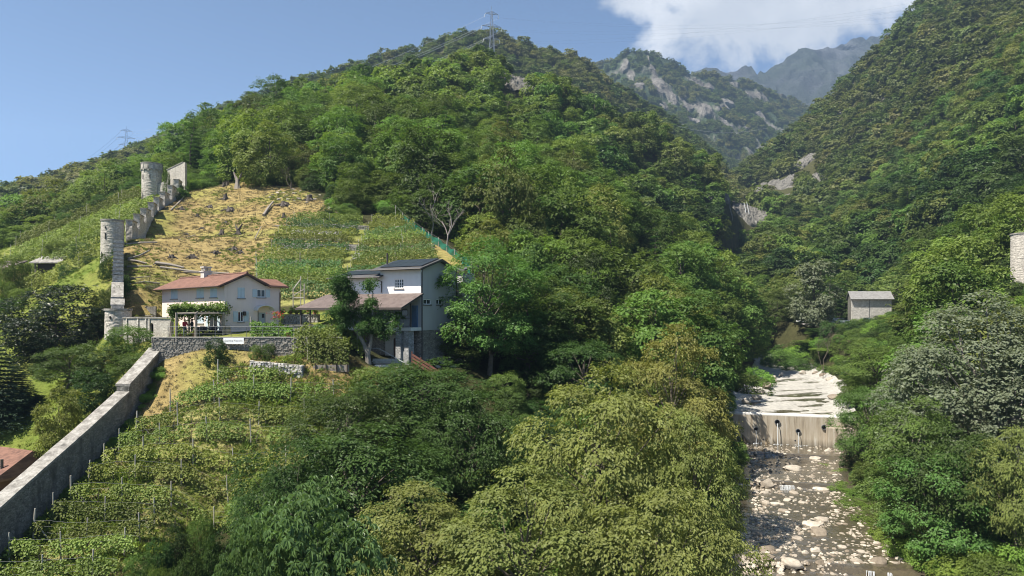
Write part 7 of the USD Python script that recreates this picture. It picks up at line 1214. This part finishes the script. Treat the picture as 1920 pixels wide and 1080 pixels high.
hr = thing('steel_handrail', 'shiny steel handrail beside the stone steps', 'handrail'); hp = [np.array(p) for p in ((-14.3, 69.9, -3.35), (-13.3, 69.7, -3.45), (-10.6, 68.3, -4.75))]; part(hr, 'rail', tube(hp, .035, 6), plain('steel_bright', (.30, .31, .32), .45, .05))
for p in (hp[0], (hp[1] + hp[2]) / 2, hp[2]): part(hr, 'rail_post', tube([p, p - (0, 0, 1.1)], .028, 5), METAL)
ws = thing('wooden_stair', 'dark brown wooden stair rail running down beside the stone base', 'stair'); WB = plain('red_brown_wood', (.13, .055, .04), .6, .2, 8)
for k in range(3): part(ws, 'board', bar((-10.6, 73.4, -4.2 - k * .35), (-7.6, 72.0, -5.9 - k * .35), .06, .2), WB)
for k in range(4): p_ = np.array((-10.6, 73.4, -4.0)) + (np.array((-7.6, 72, -5.7)) - (-10.6, 73.4, -4.0)) * k / 3; part(ws, 'stair_post', bar(p_ - (0, 0, 1.4), p_ + (0, 0, .1), .12), WB)
bo = np.random.default_rng(3)
for k in range(16): g_ = on_ground(835 + bo.uniform(-14, 30), 655 + bo.uniform(0, 35), 68); r_ = bo.uniform(.3, .75); thing('slope_rock', 'pale broken rock on the slope beside the stone base of the grey house', 'rock', g_, bo.uniform(0, 360), (r_, r_, r_ * .8), 'pale rocks beside the grey house base', RK[k % 6])
# people under the pergola
import manifold3d as m3
def sphere(c, r): return m3.Manifold.sphere(float(r), 16).translate([float(x_) for x_ in c])
def limb(*jr):
    js = [sphere(c, r) for c, r in jr]; return [m3.Manifold.batch_hull([a, b]) for a, b in zip(js[:-1], js[1:])] if len(js) > 1 else js
def solid(parts_, edge=.03, it=4):
    m = m3.Manifold.batch_boolean(parts_, m3.OpType.Add).refine_to_length(edge).to_mesh(); t = trimesh.Trimesh(m.vert_properties[:, :3], m.tri_verts, process=True); trimesh.smoothing.filter_taubin(t, iterations=it); return t
def person(label, loc, rz, J, top, legs_c, hair_c, H=1.0):
    th = thing('person', label, 'person', loc, rz, H); SKIN = plain('skin_tone', (.45, .27, .19), .6, .05); V = {k: np.array(v, float) for k, v in J.items()}; b = []
    b += limb((V['pelvis'], .135), (V['chest'], .15), (V['neck'], .062), (V['head'] - (0, 0, .06), .07)); b += limb((V['head'], .10), (V['head'] + (0, -.015, -.07), .075))
    b += limb((V['head'] + (0, -.095, -.015), .012), (V['head'] + (0, -.118, -.045), .016)); b += [sphere(V['head'] + (s * .098, .005, -.02), .022) for s in (-1, 1)]
    for s in 'lr':
        b += limb((V['chest'] + (.0, 0, .08), .10), (V['sh' + s], .058), (V['el' + s], .043), (V['wr' + s], .032)); w = V['wr' + s]; d_ = unit((w - V['el' + s])[None])[0]; sd = unit(np.cross(d_, (0, 1, .01))[None])[0]; pl = w + d_ * .085
        b += [m3.Manifold.batch_hull([sphere(w, .028), sphere(pl + sd * .03, .016), sphere(pl - sd * .03, .016)])]
        for i, (o, l) in enumerate(((-.033, .06), (-.011, .075), (.011, .07), (.033, .055))): b += limb((pl + sd * o, .0105), (pl + sd * o * 1.1 + d_ * l * .55 + (0, -.008, 0), .010), (pl + sd * o * 1.1 + d_ * l + (0, -.03, 0), .008))
        b += limb((w + d_ * .03 + sd * .025, .012), (w + d_ * .07 + sd * .06 + (0, -.012, 0), .0095))
        b += limb((V['hip' + s], .092), (V['kn' + s], .058), (V['an' + s], .042)); b += limb((V['an' + s], .044), (V['an' + s] + (0, -.16, -.045), .034))
    part(th, 'body', solid(b, .02, 3), SKIN, smooth=True)
    t = limb((V['pelvis'] + (0, 0, .06), .155), (V['chest'], .172), (V['neck'] - (0, 0, .07), .06))
    for s in 'lr': t += limb((V['chest'] + (0, 0, .08), .12), (V['sh' + s], .076), (V['el' + s], .060), ((V['el' + s] + V['wr' + s]) / 2, .054))
    part(th, 'shirt', solid(t), top, smooth=True); l = []
    for s in 'lr': l += limb((V['pelvis'], .155), (V['hip' + s], .112), (V['kn' + s], .078), (V['an' + s] + (0, 0, .05), .064))
    part(th, 'trousers', solid(l), legs_c, smooth=True); part(th, 'hair', solid([m3.Manifold.batch_hull([sphere(V['head'] + (0, .022, .035), .100), sphere(V['head'] + (0, .05, -.03), .08)])], .02, 2), hair_c, smooth=True)
    for s in 'lr': part(th, 'shoe', solid(limb((V['an' + s] + (0, .02, -.03), .052), (V['an' + s] + (0, -.17, -.045), .042))), BLK, smooth=True)
    for s in (-1, 1): part(th, 'eye', trimesh.creation.icosphere(1, .011).apply_translation(V['head'] + (s * .034, -.092, .0)), DARK)
JS = dict(pelvis=(0, 0, .95), chest=(0, .0, 1.28), neck=(0, 0, 1.48), head=(0, -.02, 1.62), shl=(-.19, 0, 1.41), shr=(.19, 0, 1.41), ell=(-.25, -.05, 1.13), elr=(.25, -.1, 1.14), wrl=(-.2, -.26, 1.0), wrr=(.14, -.33, 1.06), hipl=(-.09, 0, .92), hipr=(.09, 0, .92), knl=(-.1, -.02, .5), knr=(.11, -.04, .5), anl=(-.11, .02, .06), anr=(.13, -.02, .06))
HAIR = plain('dark_hair', (.03, .022, .016), .6, .1)
person('person in a red top and blue jeans standing under the pergola', (*xy(346.5, 71.3), pz + .04), 60, JS, plain('red_cloth', (.45, .03, .045), .8, .1), plain('blue_denim', (.08, .14, .28), .8, .15), HAIR, .99)
person('person in dark clothes turned towards the person in red', (*xy(360, 72.0), pz + .05), -70, dict(JS, wrl=(-.22, -.3, 1.1), wrr=(.2, -.25, 1.15)), plain('black_cloth', (.02, .02, .025), .8, .1), plain('dark_cloth', (.03, .03, .04), .8, .1), HAIR, 1.02)
# grass tufts: dry on the meadow, green on garden and vineyard floor
def tuft(name, mat, h, n, seed, spread=.22):
    rng = np.random.default_rng(seed); b = kind_class(name); p = rng.normal(0, spread, (n, 3)) * (1, 1, 0); d_ = unit(rng.normal(0, .45, (n, 3)) + (0, 0, 1)); part(b, 'blades', leaves(rng, p, rng.normal(size=(n, 3)), d_, h * rng.uniform(.6, 1.3, n), .05), LEAF[mat]); KIND[name] = dict(path=b.GetPath())
tuft('dry_tuft', 'dry', .30, 22, 1); tuft('grass_tuft', 'grass', .28, 22, 2); tuft('tall_tuft', 'grass', .55, 18, 3, .3)
KIND['dry_tuft_b'] = KIND['dry_tuft']
def strew(poly_, n, seed, cond=None):
    rng = np.random.default_rng(seed); q = np.array(poly_); p = rng.uniform(q.min(0), q.max(0), (n, 2)); p = p[in_poly(p[:, 0], p[:, 1], poly_)]; p = p[cond(p)] if cond else p; return np.c_[p, ground(p[:, 0], p[:, 1]) - .03], rng
def sow(name, label, specs):
    g = {}
    for kn, (p, rng), lo_, hi_ in specs: s = rng.uniform(lo_, hi_, len(p)); g[kn] = (p, np.c_[s, s, s], rng.uniform(0, 6, len(p)))
    instancer(name, g, label, 'grass')
cl = lambda sc, th_, sd: (lambda p: meshkit.fbm(np.c_[p / sc, 0 * p[:, 0]], 3, sd) > th_)
sow('grass', 'dry straw-coloured grass of the steep meadow', [('dry_tuft', strew(MEADOW, 6000, 1), .5, 1.1), ('grass_tuft', strew(MEADOW, 6000, 2, cl(6, .54, 3)), .6, 1.3)])
sow('grass', 'grass between the vine rows and on the slope below the terrace wall', [('dry_tuft', strew(GRASS_PATCH, 800, 4), .4, .8), ('dry_tuft_b', strew(LOWER_VINES, 3000, 14), .4, .9), ('grass_tuft', strew(LOWER_VINES, 6000, 5), .5, 1.1), ('tall_tuft', strew(LOWER_VINES, 5000, 6, cl(3, .52, 7)), .6, 1.2)])
sow('grass', 'green lawn grass of the garden beside the long wall', [('grass_tuft', strew(GARDEN_L, 16000, 8), .6, 1.3)])
# ------------------------------------------------------------------ air
HAZE = usdkit.material(stage, L + 'haze', {'v': ('principled_volume', {'color': (0.50, 0.70, 1.0), 'density': 1.15e-4, 'anisotropy': 0.15})}, volume='v.volume')
keys(usdkit.mesh(stage, '/World/haze', box(-5600, 5600, -5600, 5600, -64, 1480), HAZE).GetPrim(), 'thin bluish haze filling the valley air', 'haze', kind='stuff')
